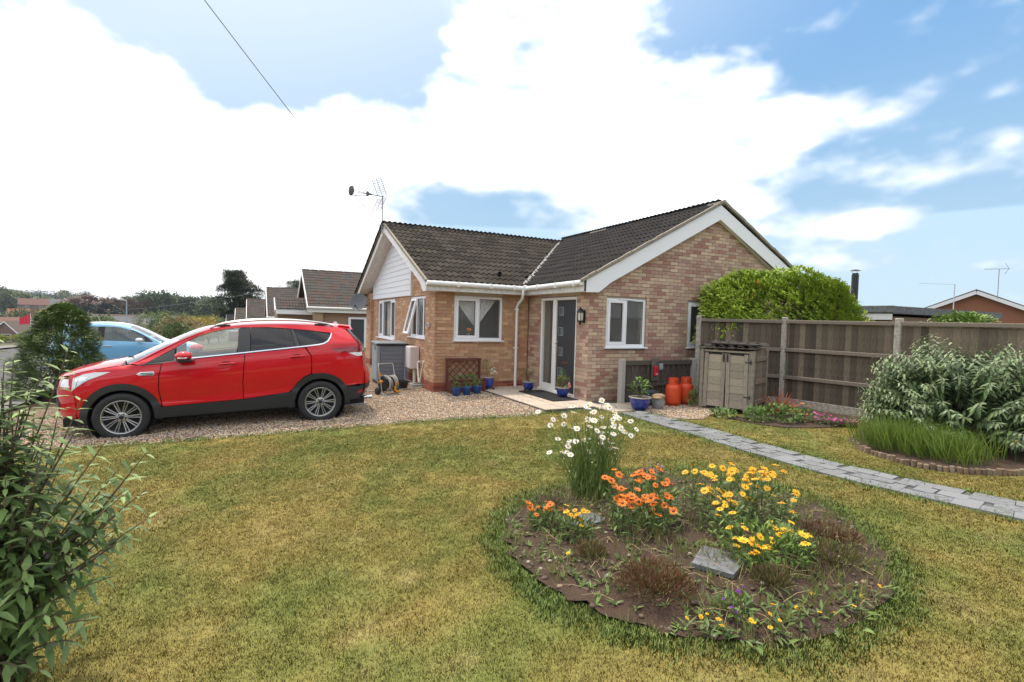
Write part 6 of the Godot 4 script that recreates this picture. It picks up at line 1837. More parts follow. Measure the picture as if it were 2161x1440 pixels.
	for s in [-1.0, 1.0]:
		for k in 9:
			var x0 := -0.78 + k * 0.17
			var p := Vector3(x0 if s > 0 else -x0, 0.30, -0.165 - 0.008 * s); var q := p + Vector3(0.40 * s, 0.40, 0)
			# clip the slat to the frame
			var lo := -0.38; var hi := 0.38
			var t0 := 0.0; var t1 := 1.0
			if s > 0: t0 = maxf(t0, (lo - p.x) / 0.40); t1 = minf(t1, (hi - p.x) / 0.40)
			else: t0 = maxf(t0, (p.x - hi) / 0.40); t1 = minf(t1, (p.x - lo) / 0.40)
			if t1 - t0 < 0.1: continue
			var a := p.lerp(q, t0); var c := p.lerp(q, t1)
			var dv := (c - a).normalized()
			bxm(t, "lattice_slat", rb, (a + c) / 2, Vector3((c - a).length(), 0.02, 0.007), 0.001, Basis(dv, Vector3.BACK.cross(dv), Vector3.BACK))
	b = MB.new()
	foliage(b, Vector3(0.0, 0.30, 0.0), Vector3(0.34, 0.07, 0.12), 130, 0.06, 0.03, Color(0.07, 0.16, 0.035), Color(0.16, 0.27, 0.06), 0.7)
	pm(t, "trough_plants", b, leafm(), "stuff")
	# doormat
	t = thing("doormat", "black ribbed rubber doormat on the slabs before the front door", "doormat", Vector3(-0.42, 0.02, -0.85))
	bxm(t, "backing", mat("mat_black", Color(0.012, 0.013, 0.015), 0.85), Vector3(0, 0.007, 0), Vector3(0.62, 0.012, 1.5), 0.004)
	for k in 24: bxm(t, "rib", mat("mat_rib", Color(0.022, 0.024, 0.026), 0.8), Vector3(0, 0.015, -0.71 + k * 0.0617), Vector3(0.58, 0.006, 0.03), 0.002)

func leafm() -> StandardMaterial3D:
	return mat("leaf", Color.WHITE, 0.55, {"vc": true, "back": Color(0.45, 0.45, 0.45)})

# leaves through an ellipsoid, denser towards its skin
func foliage(b: MB, ce: Vector3, r: Vector3, n: int, l: float, w: float, c0: Color, c1: Color, up := 0.4, curl := 0.4) -> void:
	for k in n:
		var d := Vector3(rn(-1, 1), rn(-1, 1), rn(-1, 1))
		if d.length() > 1.0 or d.length() < 0.1:
			d = d.normalized() * rn(0.6, 1.0)
		var p := ce + d.normalized() * pow(d.length(), 0.5) * r
		var dir := (d.normalized() * 0.8 + Vector3(rn(-1, 1), rn(-0.6, 1), rn(-1, 1)) * 0.7 + Vector3.UP * up).normalized()
		b.col = c0.lerp(c1, RNG.randf()) * rn(0.8, 1.2)
		b.leaf(p, dir, Vector3(rn(-0.4, 0.4), 1, rn(-0.4, 0.4)), l * rn(0.6, 1.25), w * rn(0.7, 1.2), rn(0, curl))

func pots() -> void:
	var glaze := mat("pot_blue", Color(0.022, 0.042, 0.235), 0.22, {"coat": 0.5})
	var matte := mat("pot_blue_plastic", Color(0.022, 0.075, 0.24), 0.5)
	var rim := mat("pot_rim", Color(0.34, 0.30, 0.24), 0.5)
	var soil: Material = M["pot_soil"]
	var g0 := Color(0.06, 0.13, 0.025); var g1 := Color(0.16, 0.27, 0.055)
	# three plastic pots in front of the trough
	for q in [[-2.13, -1.82, "blue plastic pot of seedlings in front of the trough, by the brick corner"], [-1.88, -1.84, "blue plastic pot of seedlings, middle of three before the trough"], [-1.60, -1.92, "blue plastic pot with a drooping seedling, next to the taller glazed pot"]]:
		var t := thing("plant_pot", q[2], "plant pot", at_ground(q[0], q[1], 0.004), 0.0, "blue pots before the trellis planter")
		lat(t, "pot", matte, [[0.0, 0.0], [0.075, 0.0], [0.096, 0.16], [0.102, 0.165], [0.102, 0.185], [0.092, 0.185], [0.088, 0.14]], 22)
		lat(t, "soil", soil, [[0.092, 0.15], [0.0, 0.155]], 16)
		var b := MB.new()
		for k in 9:
			var a := rn(0, TAU); b.col = g0
			b.tube([Vector3(cos(a) * 0.03, 0.15, sin(a) * 0.03), Vector3(cos(a) * 0.05, rn(0.21, 0.28), sin(a) * 0.05)], 0.003, 0.002, 4)
		foliage(b, Vector3(0, 0.235, 0), Vector3(0.10, 0.06, 0.10), 60, 0.055, 0.022, g0, g1, 0.6)
		pm(t, "plant", b, leafm(), "stuff")
	# taller glazed pot with white flowers and a cane
	var t := thing("plant_pot", "glazed blue pot with white flowers and a bamboo cane on feet by the trough", "plant pot", Vector3(-1.20, 0.0, -2.18))
	for q in [[-0.09, 0.07], [0.09, 0.07], [0.0, -0.09]]: bxm(t, "foot", M["black_iron"], Vector3(q[0], 0.03, q[1]), Vector3(0.05, 0.06, 0.05), 0.012)
	lat(t, "pot", glaze, [[0.0, 0.05], [0.085, 0.05], [0.11, 0.12], [0.118, 0.22], [0.116, 0.275]], 28)
	lat(t, "rim", rim, [[0.116, 0.272], [0.128, 0.278], [0.128, 0.296], [0.11, 0.298], [0.105, 0.27]], 28)
	lat(t, "soil", soil, [[0.108, 0.27], [0.0, 0.275]], 18)
	var b := MB.new(); b.tube([Vector3(0, 0.25, -0.02), Vector3(-0.02, 0.93, -0.03)], 0.006, 0.004)
	pm(t, "cane", b, mat("bamboo", Color(0.42, 0.31, 0.14), 0.6))
	b = MB.new()
	foliage(b, Vector3(-0.09, 0.56, 0), Vector3(0.06, 0.16, 0.06), 130, 0.035, 0.013, Color(0.03, 0.08, 0.015), Color(0.08, 0.16, 0.03), 0.5)
	foliage(b, Vector3(0.06, 0.42, 0.03), Vector3(0.10, 0.09, 0.09), 80, 0.04, 0.016, g0, g1, 0.5)
	b.col = g0; b.tube([Vector3(-0.03, 0.27, 0), Vector3(-0.09, 0.6, 0)], 0.006, 0.003)
	pm(t, "plant", b, leafm(), "stuff")
	for k in 12:
		var f := MB.new()
		flower(f, Vector3.ZERO, 6, 0.022, 0.016, Color(0.75, 0.75, 0.72), Color(0.6, 0.5, 0.15), 0.3)
		put(t, "flower", f.mesh(), leafm(), Transform3D(Basis.from_euler(Vector3(rn(0.2, 1.2), rn(-0.7, 0.7), 0)), Vector3(0.07 + rn(-0.08, 0.08), 0.46 + rn(-0.09, 0.07), 0.09 + rn(-0.04, 0.04))))
	# a pair of glazed pots by the door
	for q in [["glazed blue pot with a twiggy olive shrub beside the sidelight", Vector3(-0.46, 0.02, -1.62), 0.0], ["glazed blue pot with a ferny shrub and pink flowers at the door's hinge side", Vector3(-0.24, 0.02, -0.52), 1.0]]:
		t = thing("plant_pot", q[0], "plant pot", q[1], 0.4 + q[2], "pots flanking the front door")
		for a in 3: bxm(t, "foot", M["black_iron"], Vector3(cos(a * 2.1) * 0.08, 0.02, sin(a * 2.1) * 0.08), Vector3(0.045, 0.04, 0.045), 0.01)
		lat(t, "pot", glaze, [[0.0, 0.035], [0.09, 0.035], [0.115, 0.07], [0.128, 0.13], [0.138, 0.20]], 30)
		lat(t, "rim", rim, [[0.138, 0.197], [0.150, 0.203], [0.150, 0.22], [0.132, 0.224], [0.128, 0.19]], 30)
		lat(t, "soil", soil, [[0.132, 0.195], [0.0, 0.2]], 18)
		b = MB.new()
		for k in 8:
			var a := rn(0, TAU); b.col = Color(0.10, 0.07, 0.04)
			b.tube([Vector3(0, 0.2, 0), Vector3(cos(a) * 0.09, rn(0.3, 0.44), sin(a) * 0.09)], 0.005, 0.002, 4)
		if q[2] > 0:
			foliage(b, Vector3(0, 0.32, 0), Vector3(0.15, 0.12, 0.15), 260, 0.05, 0.014, Color(0.12, 0.14, 0.02), Color(0.25, 0.24, 0.04), 0.5)
			foliage(b, Vector3(0.01, 0.46, 0), Vector3(0.05, 0.12, 0.05), 90, 0.05, 0.012, Color(0.06, 0.16, 0.03), Color(0.13, 0.25, 0.05), 0.9)
		else:
			foliage(b, Vector3(0, 0.34, 0), Vector3(0.14, 0.12, 0.14), 200, 0.04, 0.016, Color(0.10, 0.10, 0.04), Color(0.20, 0.18, 0.08), 0.5)
		pm(t, "plant", b, leafm(), "stuff")
		if q[2] > 0:
			b = MB.new(); b.ball(Vector3(-0.10, 0.28, 0.10), Vector3(0.04, 0.05, 0.03), 8, 5); b.ball(Vector3(-0.12, 0.24, 0.11), Vector3(0.03, 0.02, 0.03), 8, 5)
			pm(t, "pink_bloom", b, mat("pink_bloom", Color(0.62, 0.26, 0.24), 0.7))
	# the big ribbed bowl by the low fence
	t = thing("plant_pot", "wide ribbed cobalt pot with a bright green leafy shrub by the low fence post", "plant pot", Vector3(0.37, 0.012, 1.20))
	lat(t, "pot", glaze, [[0.0, 0.0], [0.125, 0.0], [0.155, 0.06], [0.163, 0.07], [0.165, 0.085], [0.178, 0.13], [0.185, 0.14], [0.187, 0.155], [0.195, 0.20], [0.197, 0.225]], 36)
	lat(t, "rim", rim, [[0.195, 0.222], [0.213, 0.228], [0.213, 0.246], [0.19, 0.25], [0.185, 0.22]], 36)
	lat(t, "soil", soil, [[0.19, 0.215], [0.0, 0.225]], 20)
	for k in 60:
		var f := MB.new()
		f.col = Color(0.09, 0.20, 0.03).lerp(Color(0.20, 0.34, 0.055), RNG.randf())
		f.leaf(Vector3.ZERO, Vector3(0, 0.2, 1).normalized(), Vector3.UP, rn(0.08, 0.13), rn(0.03, 0.045), rn(0.1, 0.7))
		var a := rn(0, TAU); var rr := rn(0.02, 0.17)
		put(t, "leaf", f.mesh(), leafm(), Transform3D(Basis.from_euler(Vector3(rn(-0.9, 0.3), a, 0)), Vector3(sin(a) * rr, 0.30 + rn(0, 0.30) * (1.1 - rr * 3.0), cos(a) * rr)))
	b = MB.new(); b.col = Color(0.10, 0.13, 0.04)
	for k in 9:
		var a := rn(0, TAU); b.tube([Vector3(0, 0.2, 0), Vector3(sin(a) * 0.14, rn(0.4, 0.6), cos(a) * 0.14)], 0.006, 0.003, 5)
	pm(t, "stems", b, leafm())

# a flower head of n petals round a disc, facing up (local y)
func flower(b: MB, p: Vector3, n: int, r: float, w: float, petal: Color, eye: Color, droop := 0.1, eye_r := 0.35) -> void:
	for k in n:
		var a := TAU * k / n + rn(-0.08, 0.08)
		b.col = petal * rn(0.88, 1.1)
		b.leaf(p, Vector3(cos(a), rn(0.0, 0.2) - droop * 0.2, sin(a)).normalized(), Vector3.UP, r, w, droop, 0.06)
	b.col = eye
	b.ball(p + Vector3(0, 0.003, 0), Vector3(r * eye_r, r * 0.18, r * eye_r), 8, 4)

# ------------------------------------------------------------------ plants
func bed_at(x: float, z: float, dy := 0.0) -> Vector3:
	return Vector3(x, bed_h(x, z) + dy, z)

# a clump of daisy-like flowers: leafy mound, stems and flower heads as parts
func flower_clump(called: String, label: String, spots: Array, petal: Color, eye: Color, r: float, green: Array, leaves: int, mound: Array) -> Node3D:
	var c := Vector3.ZERO
	for q in spots: c += Vector3(q[0], 0, q[1])
	c /= spots.size()
	var base := bed_at(c.x, c.z)
	var t := thing(called, label, "flowers", base)
	var heads := []
	for v in 4:
		var f := MB.new()
		flower(f, Vector3.ZERO, 12, r, r * 0.42, petal * [0.85, 1.0, 1.1, 1.0][v], eye, [0.1, 0.3, 0.5, -0.2][v], 0.34)
		heads.append(f.mesh())
	var st := MB.new()
	for q in spots:
		var g := bed_at(q[0] + rn(-0.05, 0.05), q[1] + rn(-0.05, 0.05)) - base
		var p := Vector3(q[0] - base.x, q[2], q[1] - base.z)
		st.col = green[0].lerp(green[1], RNG.randf())
		st.tube([g, g.lerp(p, 0.6) + Vector3(rn(-0.02, 0.02), 0, rn(-0.02, 0.02)), p], 0.003, 0.002, 4)
		for k in 4:
			st.col = green[0].lerp(green[1], RNG.randf())
			st.leaf(g.lerp(p, rn(0.1, 0.75)), Vector3(rn(-1, 1), rn(0.1, 0.9), rn(-1, 1)).normalized(), Vector3.UP, rn(0.05, 0.09), rn(0.012, 0.022), rn(0, 0.8))
		put(t, "flower", heads[RNG.randi() % 4], leafm(), Transform3D(Basis.from_euler(Vector3(rn(-0.3, 0.8), rn(-0.9, 0.3), rn(-0.4, 0.4))).scaled(Vector3.ONE * rn(0.7, 1.15)), p))
	for m in mound: foliage(st, Vector3(m[0] - base.x, m[2], m[1] - base.z), Vector3(m[3], m[4], m[3]), int(leaves / mound.size()), 0.075, 0.02, green[0], green[1], 0.5, 0.9)
	pm(t, "foliage", st, leafm(), "stuff")
	return t

func scatter(areas: Array, n: int) -> Array:   # [x, z, r, height range] -> [x, z, y] spots
	var o := []
	for k in n:
		var a: Array = areas[RNG.randi() % areas.size()]
		var th := rn(0, TAU); var rr: float = sqrt(RNG.randf()) * a[2]
		o.append([a[0] + cos(th) * rr, a[1] + sin(th) * rr, rn(a[3], a[4])])
	return o

func bed_plants() -> void:
	var g := [Color(0.075, 0.125, 0.035), Color(0.17, 0.24, 0.06)]
	# ox-eye daisies
	var base := bed_at(-3.2, 4.68)
	var t := thing("daisy_clump", "tall clump of white daisies with yellow eyes at the back of the round bed", "flowers", base)
	var heads := []
	for v in 3:
		var f := MB.new()
		flower(f, Vector3.ZERO, 15, 0.034, 0.011, Color(0.80, 0.80, 0.76), Color(0.62, 0.38, 0.03), [0.0, 0.25, 0.6][v], 0.36)
		heads.append(f.mesh())
	var st := MB.new()
	for k in 290:
		var a := rn(0, TAU)
		var p0 := Vector3(cos(a), 0, sin(a)) * sqrt(RNG.randf()) * 0.20
		var sp := rn(0.05, 0.48)
		var top := Vector3(cos(a + rn(-0.5, 0.5)) * sp, rn(0.45, 0.92) - sp * 0.25, sin(a + rn(-0.5, 0.5)) * sp * 0.9)
		var mid := p0.lerp(top, 0.5) + Vector3(-cos(a), 0, -sin(a)) * sp * 0.12
		st.col = Color(0.11, 0.17, 0.035).lerp(Color(0.20, 0.27, 0.07), RNG.randf())
		st.tube([p0, mid, top], 0.0028, 0.0016, 4, false)
		for q in 5:
			var f := rn(0.1, 0.8)
			st.leaf(p0.lerp(top, f), Vector3(rn(-0.5, 0.5), 1, rn(-0.5, 0.5)).normalized(), Vector3(cos(a), 0.2, sin(a)), rn(0.04, 0.09), rn(0.006, 0.012), rn(0, 0.6))
		if k < 74:
			put(t, "flower", heads[RNG.randi() % 3], leafm(), Transform3D(Basis.from_euler(Vector3(rn(-0.1, 0.9), rn(-1.2, 0.2), rn(-0.3, 0.3))), top + Vector3(0, 0.012, 0)))
		elif k < 110:
			st.col = Color(0.5, 0.55, 0.3); st.ball(top, Vector3.ONE * 0.007, 6, 4)
	pm(t, "stems", st, leafm(), "stuff")
	# orange and yellow daisies
	flower_clump("orange_flower_clump", "mound of bright orange daisy flowers beside the tall white daisies", scatter([[-3.42, 5.42, 0.17, 0.30, 0.40], [-3.15, 5.45, 0.17, 0.32, 0.40], [-3.5, 5.62, 0.15, 0.22, 0.32], [-3.30, 5.70, 0.14, 0.16, 0.28]], 66), Color(0.76, 0.185, 0.003), Color(0.22, 0.06, 0.02), 0.037, g, 420, [[-3.3, 5.5, 0.13, 0.26, 0.13], [-3.15, 5.45, 0.15, 0.22, 0.14]])
	flower_clump("orange_flower_clump", "small low patch of orange flowers at the round bed's left rim", scatter([[-4.02, 5.1, 0.10, 0.12, 0.2], [-3.90, 5.16, 0.10, 0.13, 0.2]], 17), Color(0.78, 0.21, 0.003), Color(0.25, 0.07, 0.02), 0.03, g, 160, [[-3.95, 5.12, 0.06, 0.13, 0.07]])
	flower_clump("yellow_flower_clump", "few yellow flowers beside the small orange patch and a slate", scatter([[-3.86, 5.40, 0.10, 0.12, 0.24]], 11), Color(0.80, 0.44, 0.015), Color(0.5, 0.22, 0.01), 0.03, g, 120, [[-3.86, 5.42, 0.06, 0.11, 0.07]])
	flower_clump("yellow_flower_clump", "dense drift of yellow daisy flowers at the back right of the round bed", scatter([[-2.75, 5.66, 0.2, 0.33, 0.42], [-2.5, 5.75, 0.22, 0.33, 0.42], [-2.25, 5.8, 0.18, 0.32, 0.40], [-2.85, 5.85, 0.2, 0.22, 0.33], [-2.5, 6.05, 0.2, 0.2, 0.33]], 68), Color(0.80, 0.45, 0.015), Color(0.60, 0.27, 0.01), 0.036, g, 520, [[-2.7, 5.75, 0.16, 0.26, 0.14], [-2.4, 5.85, 0.16, 0.26, 0.14]])
	flower_clump("yellow_flower_clump", "loose group of yellow daisy flowers next to the slate slab in the round bed", scatter([[-3.0, 6.15, 0.18, 0.2, 0.32], [-3.1, 6.35, 0.14, 0.1, 0.25], [-2.8, 6.4, 0.16, 0.16, 0.27]], 36), Color(0.82, 0.49, 0.012), Color(0.62, 0.3, 0.01), 0.036, [Color(0.08, 0.15, 0.03), Color(0.19, 0.29, 0.06)], 420, [[-2.95, 6.3, 0.12, 0.24, 0.11], [-2.75, 6.35, 0.09, 0.18, 0.09]])
	flower_clump("pink_flower_clump", "tiny mauve pink flowers behind the orange mound in the round bed", scatter([[-2.62, 4.85, 0.15, 0.14, 0.24]], 40), Color(0.38, 0.14, 0.26), Color(0.4, 0.2, 0.3), 0.013, g, 90, [[-2.62, 4.85, 0.08, 0.14, 0.08]])
	var wee := [[-3.93, 6.61], [-3.82, 6.65], [-3.82, 6.73], [-3.84, 6.77], [-3.63, 6.8], [-3.65, 6.8], [-3.51, 6.81], [-3.57, 6.86], [-3.52, 6.88], [-3.29, 6.82], [-3.02, 6.74], [-3.17, 6.88], [-3.15, 6.95], [-2.96, 6.95], [-4.12, 5.69], [-3.4, 6.75], [-2.8, 6.9], [-2.6, 6.9], [-3.9, 6.68]].map(func(q): return [q[0], q[1], rn(0.03, 0.08)])
	flower_clump("buttercup_patch", "scattered small yellow buttercups along the front edge of the round bed", wee, Color(0.82, 0.47, 0.01), Color(0.7, 0.35, 0.01), 0.018, g, 120, [[-3.6, 6.75, 0.02, 0.25, 0.03], [-3.1, 6.85, 0.02, 0.25, 0.03]])
	flower_clump("purple_flower_clump", "few purple flowers among grass at the front of the round bed", [[-3.66, 6.62, 0.1], [-3.66, 6.68, 0.08], [-3.65, 6.70, 0.06], [-3.51, 6.6, 0.1], [-3.47, 6.6, 0.12]], Color(0.22, 0.03, 0.36), Color(0.3, 0.05, 0.4), 0.016, g, 60, [[-3.58, 6.62, 0.03, 0.1, 0.04]])
	# heathers
	for q in [["rust red heather mound in the middle front of the round bed", -3.86, 6.28, 0.25, 0.17, Color(0.18, 0.055, 0.030), Color(0.105, 0.095, 0.030), 1500], ["brownish green heather at the round bed's left side", -3.95, 5.72, 0.15, 0.09, Color(0.09, 0.10, 0.03), Color(0.17, 0.10, 0.04), 500], ["olive green heather beside the slate slab", -3.16, 6.56, 0.14, 0.12, Color(0.09, 0.105, 0.03), Color(0.16, 0.10, 0.04), 600], ["dull red heather at the right rim of the round bed", -2.15, 6.30, 0.24, 0.10, Color(0.17, 0.06, 0.035), Color(0.11, 0.09, 0.03), 800], ["green heather at the front right of the round bed", -2.50, 6.52, 0.24, 0.12, Color(0.085, 0.10, 0.03), Color(0.16, 0.13, 0.04), 800], ["small dark heather at the foot of the daisies", -3.72, 4.75, 0.16, 0.08, Color(0.08, 0.09, 0.035), Color(0.14, 0.09, 0.04), 300]]:
		var p := bed_at(q[1], q[2])
		var hd := thing("heather", q[0], "heather", p)
		var b := MB.new()
		for k in q[7]:
			var d := Vector3(rn(-1, 1), rn(0, 1), rn(-1, 1)).normalized()
			var rr := pow(RNG.randf(), 0.3)
			var tip := Vector3(d.x * q[3], d.y * q[4] + 0.02, d.z * q[3]) * rr
			b.col = q[5].lerp(q[6], RNG.randf()) * rn(0.7, 1.3)
			b.leaf(tip - d * 0.02, (d + Vector3(rn(-0.5, 0.5), 0.6, rn(-0.5, 0.5))).normalized(), Vector3(rn(-1, 1), rn(-1, 1), rn(-1, 1)), rn(0.025, 0.05), 0.007, 0.2)
		pm(hd, "sprigs", b, leafm(), "stuff")
		b = MB.new(); b.col = Color(0.07, 0.05, 0.03)
		for k in 10:
			var a := rn(0, TAU); b.tube([Vector3.ZERO, Vector3(cos(a) * q[3] * 0.6, q[4] * 0.6, sin(a) * q[3] * 0.6)], 0.004, 0.002, 4)
		pm(hd, "twigs", b, leafm())
	# slates
	for q in [["grey slate slab lying at the front of the round bed", -3.24, 6.22, 0.36, 0.30, 0.5], ["grey slate half hidden left of the orange flowers", -3.66, 5.24, 0.34, 0.20, 0.2]]:
		var sb := MB.new()
		sb.prism(pv([[-0.5, -0.45], [0.42, -0.5], [0.5, 0.3], [0.3, 0.5], [-0.46, 0.42]]), Transform3D(Basis(Vector3(q[3], 0, 0), Vector3(0, 0, q[4]), Vector3(0, 1, 0)), Vector3.ZERO), 0.03)
		var o := put(self, "slate_slab", sb.mesh(), mat("slate", Color(0.20, 0.21, 0.225), 0.8, {"tex": "blotch", "size": 0.5}), Transform3D(Basis(Vector3.UP, q[5]) * Basis(Vector3.RIGHT, 0.03), bed_at(q[1], q[2], -0.002)))
		tag(o, q[0], "slate")
	# weeds, dry leaves, straw and pebbles lying on the soil
	var w := MB.new()
	for k in 1700:
		var p := Vector2(rn(-4.4, -1.35), rn(4.25, 6.95))
		if not inside(p, BED): continue
		var o := bed_at(p.x, p.y)
		if RNG.randf() < 0.45:
			w.col = Color(0.09, 0.15, 0.035).lerp(Color(0.18, 0.25, 0.06), RNG.randf())
			for e in 6: w.leaf(o, Vector3(rn(-1, 1), rn(0.1, 0.9), rn(-1, 1)).normalized(), Vector3.UP, rn(0.025, 0.07), rn(0.008, 0.02), rn(0, 0.6))
		else:
			for e in 7:
				w.col = Color(0.10, 0.16, 0.04).lerp(Color(0.34, 0.28, 0.11), RNG.randf())
				w.leaf(o + Vector3(rn(-0.03, 0.03), 0, rn(-0.03, 0.03)), Vector3(rn(-0.6, 0.6), 1, rn(-0.6, 0.6)).normalized(), Vector3(rn(-1, 1), 0.2, rn(-1, 1)), rn(0.05, 0.15), 0.005, rn(0.1, 1.2))
	tag(pm(self, "weeds", w, leafm(), "stuff"), "grassy weeds sprouting through the round bed", "weeds")
	var s := MB.new()
	for k in 620:
		var p := Vector2(rn(-4.4, -1.35), rn(4.25, 6.95))
		if not inside(p, BED): continue
		if k % 3 > 0 and p.distance_to(Vector2(-3.35, 6.0)) > 0.75: continue
		var o := bed_at(p.x, p.y, rn(0.005, 0.05))
		var a := rn(0, TAU); var l := rn(0.06, 0.22)
		s.col = Color(0.46, 0.35, 0.18) * rn(0.5, 1.15)
		var d := Vector3(cos(a), rn(-0.05, 0.25), sin(a))
		s.tube([o, o + d * l * 0.5 + Vector3(0, 0.012, 0), o + d * l + Vector3(rn(-0.03, 0.03), -0.01, rn(-0.03, 0.03))], 0.0022, 0.0012, 4, false)
	tag(pm(self, "straw", s, mat("straw", Color.WHITE, 0.85, {"vc": true}), "stuff"), "dry straw and dead stalks strewn over the round bed", "straw")
	var pb := MB.new()
	for k in 520:
		var p := Vector2(rn(-4.4, -1.35), rn(4.25, 6.95))
		if not inside(p, BED): continue
		pb.col = [Color(0.34, 0.30, 0.24), Color(0.30, 0.20, 0.13), Color(0.10, 0.07, 0.05), Color(0.10, 0.07, 0.05), Color(0.12, 0.085, 0.06), Color(0.085, 0.06, 0.045), Color(0.13, 0.09, 0.06)][RNG.randi() % 7]
		var r := rn(0.006, 0.022)
		pb.ball(bed_at(p.x, p.y, r * 0.3), Vector3(r * rn(0.8, 1.5), r * 0.7, r), 7, 4)
	tag(pm(self, "bed_pebbles", pb, mat("pebble", Color.WHITE, 0.75, {"vc": true}), "stuff"), "pebbles and soil clods on the round bed", "pebbles")

func right_bed() -> void:
	var g := [Color(0.07, 0.135, 0.035), Color(0.16, 0.26, 0.06)]
	# red cordyline
	var t := thing("cordyline", "spiky rust red cordyline in the border before the fence post", "plant", at_ground(2.62, 2.42, 0.05))
	for k in 46:
		var f := MB.new()
		var a := rn(0, TAU); var el := rn(0.15, 1.35)
		if k < 3: el = 0.1
		var d := Vector3(cos(a) * cos(el), sin(el), sin(a) * cos(el))
		f.col = Color(0.40, 0.07, 0.03).lerp(Color(0.62, 0.22, 0.08), RNG.randf()) * rn(0.7, 1.1)
		f.leaf(Vector3.ZERO, d, Vector3(-d.z, 0.6, d.x), rn(0.32, 0.55) * (1.25 if k < 3 else 1.0), 0.026, rn(0.0, 0.4), 0.25)
		pm(t, "leaf", f, leafm())
	# marigolds, pinks, leafy weeds
	flower_clump("marigold_clump", "orange marigolds in the fence border beside the pinks", [[2.33, 2.95, 0.24], [2.28, 3.05, 0.2], [2.51, 3.06, 0.27], [2.5, 2.94, 0.29], [2.42, 3.1, 0.14]], Color(0.82, 0.21, 0.008), Color(0.6, 0.13, 0.01), 0.032, g, 240, [[2.42, 3.02, 0.09, 0.17, 0.11]])
	flower_clump("pink_flower_clump", "low mat of bright magenta pinks at the fence border edge", scatter([[2.43, 3.36, 0.14, 0.05, 0.19], [2.55, 3.48, 0.12, 0.04, 0.12], [2.74, 3.62, 0.12, 0.04, 0.12]], 120), Color(0.66, 0.10, 0.40), Color(0.5, 0.12, 0.3), 0.024, [Color(0.12, 0.16, 0.06), Color(0.2, 0.2, 0.09)], 160, [[2.5, 3.45, 0.05, 0.17, 0.06], [2.7, 3.6, 0.04, 0.12, 0.05]])
	for q in [["leafy green weeds at the foot of the timber cupboard", 1.62, 2.72, 0.20, 0.12, 200], ["broad leaved green plant under the red cordyline", 1.98, 2.92, 0.28, 0.16, 330], ["trailing weeds along the gravel before the cupboard doors", 1.35, 2.25, 0.22, 0.05, 140]]:
		var w := thing("leafy_plant", q[0], "plant", at_ground(q[1], q[2], 0.03))
		var b := MB.new()
		foliage(b, Vector3(0, q[4] * 0.6, 0), Vector3(q[3], q[4], q[3]), q[5], 0.085, 0.038, Color(0.09, 0.17, 0.035), Color(0.20, 0.32, 0.08), 0.5, 0.8)
		pm(w, "foliage", b, leafm(), "stuff")
	for q in [["ferny green weeds in front of the first orange cylinder", 1.60, 1.28], ["ferny green weeds in front of the second orange cylinder", 1.88, 1.16]]:
		var w := thing("leafy_plant", q[0], "plant", at_ground(q[1], q[2], 0.01))
		var b := MB.new()
		for k in 90:
			b.col = Color(0.06, 0.12, 0.03).lerp(Color(0.17, 0.22, 0.06), RNG.randf())
			var a := rn(0, TAU)
			b.leaf(Vector3(cos(a) * rn(0, 0.14), rn(0.0, 0.28), sin(a) * rn(0, 0.12)), Vector3(rn(-0.5, 0.5), 1, rn(-0.5, 0.5)).normalized(), Vector3(cos(a), 0.3, sin(a)), rn(0.06, 0.16), 0.014, rn(0.1, 0.9))
		pm(w, "foliage", b, leafm(), "stuff")
	# crocosmia-like grassy clump behind log edging
	t = thing("grassy_clump", "dense fresh green strappy clump behind the log edging", "plant", at_ground(1.6, 5.0, 0.03))
	var b := MB.new()
	for k in 1500:
		var f := RNG.randf()
		var c := Vector2(1.62, 4.62).lerp(Vector2(1.75, 5.72), f) + Vector2(rn(-0.42, 0.42), rn(-0.16, 0.16))
		if c.x < 1.02 + absf(f - 0.55) * 0.3: continue
		var o := Vector3(c.x - 1.6, 0, c.y - 5.0)
		b.col = Color(0.12, 0.20, 0.03).lerp(Color(0.26, 0.36, 0.07), RNG.randf()) * rn(0.8, 1.15)
		var lean := Vector3(-0.35 + rn(-0.4, 0.3), 1, rn(-0.35, 0.35)).normalized()
		b.leaf(o, lean, Vector3(rn(-1, 1), 0.1, rn(-1, 1)), rn(0.25, 0.56), 0.011, rn(0.1, 0.7), 0.05)
	pm(t, "blades", b, leafm(), "stuff")
	# log roll edging
	t = thing("log_edging", "curved edging of short upright logs round the shrub border", "edging", Vector3.ZERO)
	var e := smooth(pv([[1.62, 4.28], [1.16, 4.70], [1.02, 5.0], [0.92, 5.37], [1.01, 5.61], [1.26, 5.87], [1.79, 6.1], [2.6, 6.3], [3.3, 6.7]]), 8)
	var d := 0.0
	for k in e.size() - 1:
		var p: Vector2 = e[k]; var q: Vector2 = e[k + 1]
		var ln := (q - p).length()
		while d < ln:
			var c := p.lerp(q, d / ln)
			var lm := MB.new(); var hh := rn(0.055, 0.08)
			lm.lathe([Vector2(0.028, -0.03), Vector2(0.029, hh), Vector2(0.022, hh + 0.008), Vector2(0.0, hh + 0.01)], 9)
			put(t, "log", lm.mesh(), [mat("log_0", Color(0.27, 0.19, 0.12), 0.9, {"tex": "blotch", "size": 0.2}), mat("log_1", Color(0.20, 0.14, 0.095), 0.9, {"tex": "blotch", "size": 0.2}), mat("log_2", Color(0.31, 0.24, 0.165), 0.9, {"tex": "blotch", "size": 0.2})][RNG.randi() % 3], Transform3D(Basis.from_euler(Vector3(rn(-0.08, 0.08), 0, rn(-0.08, 0.08))), at_ground(c.x, c.y)))
			d += 0.060
		d -= ln

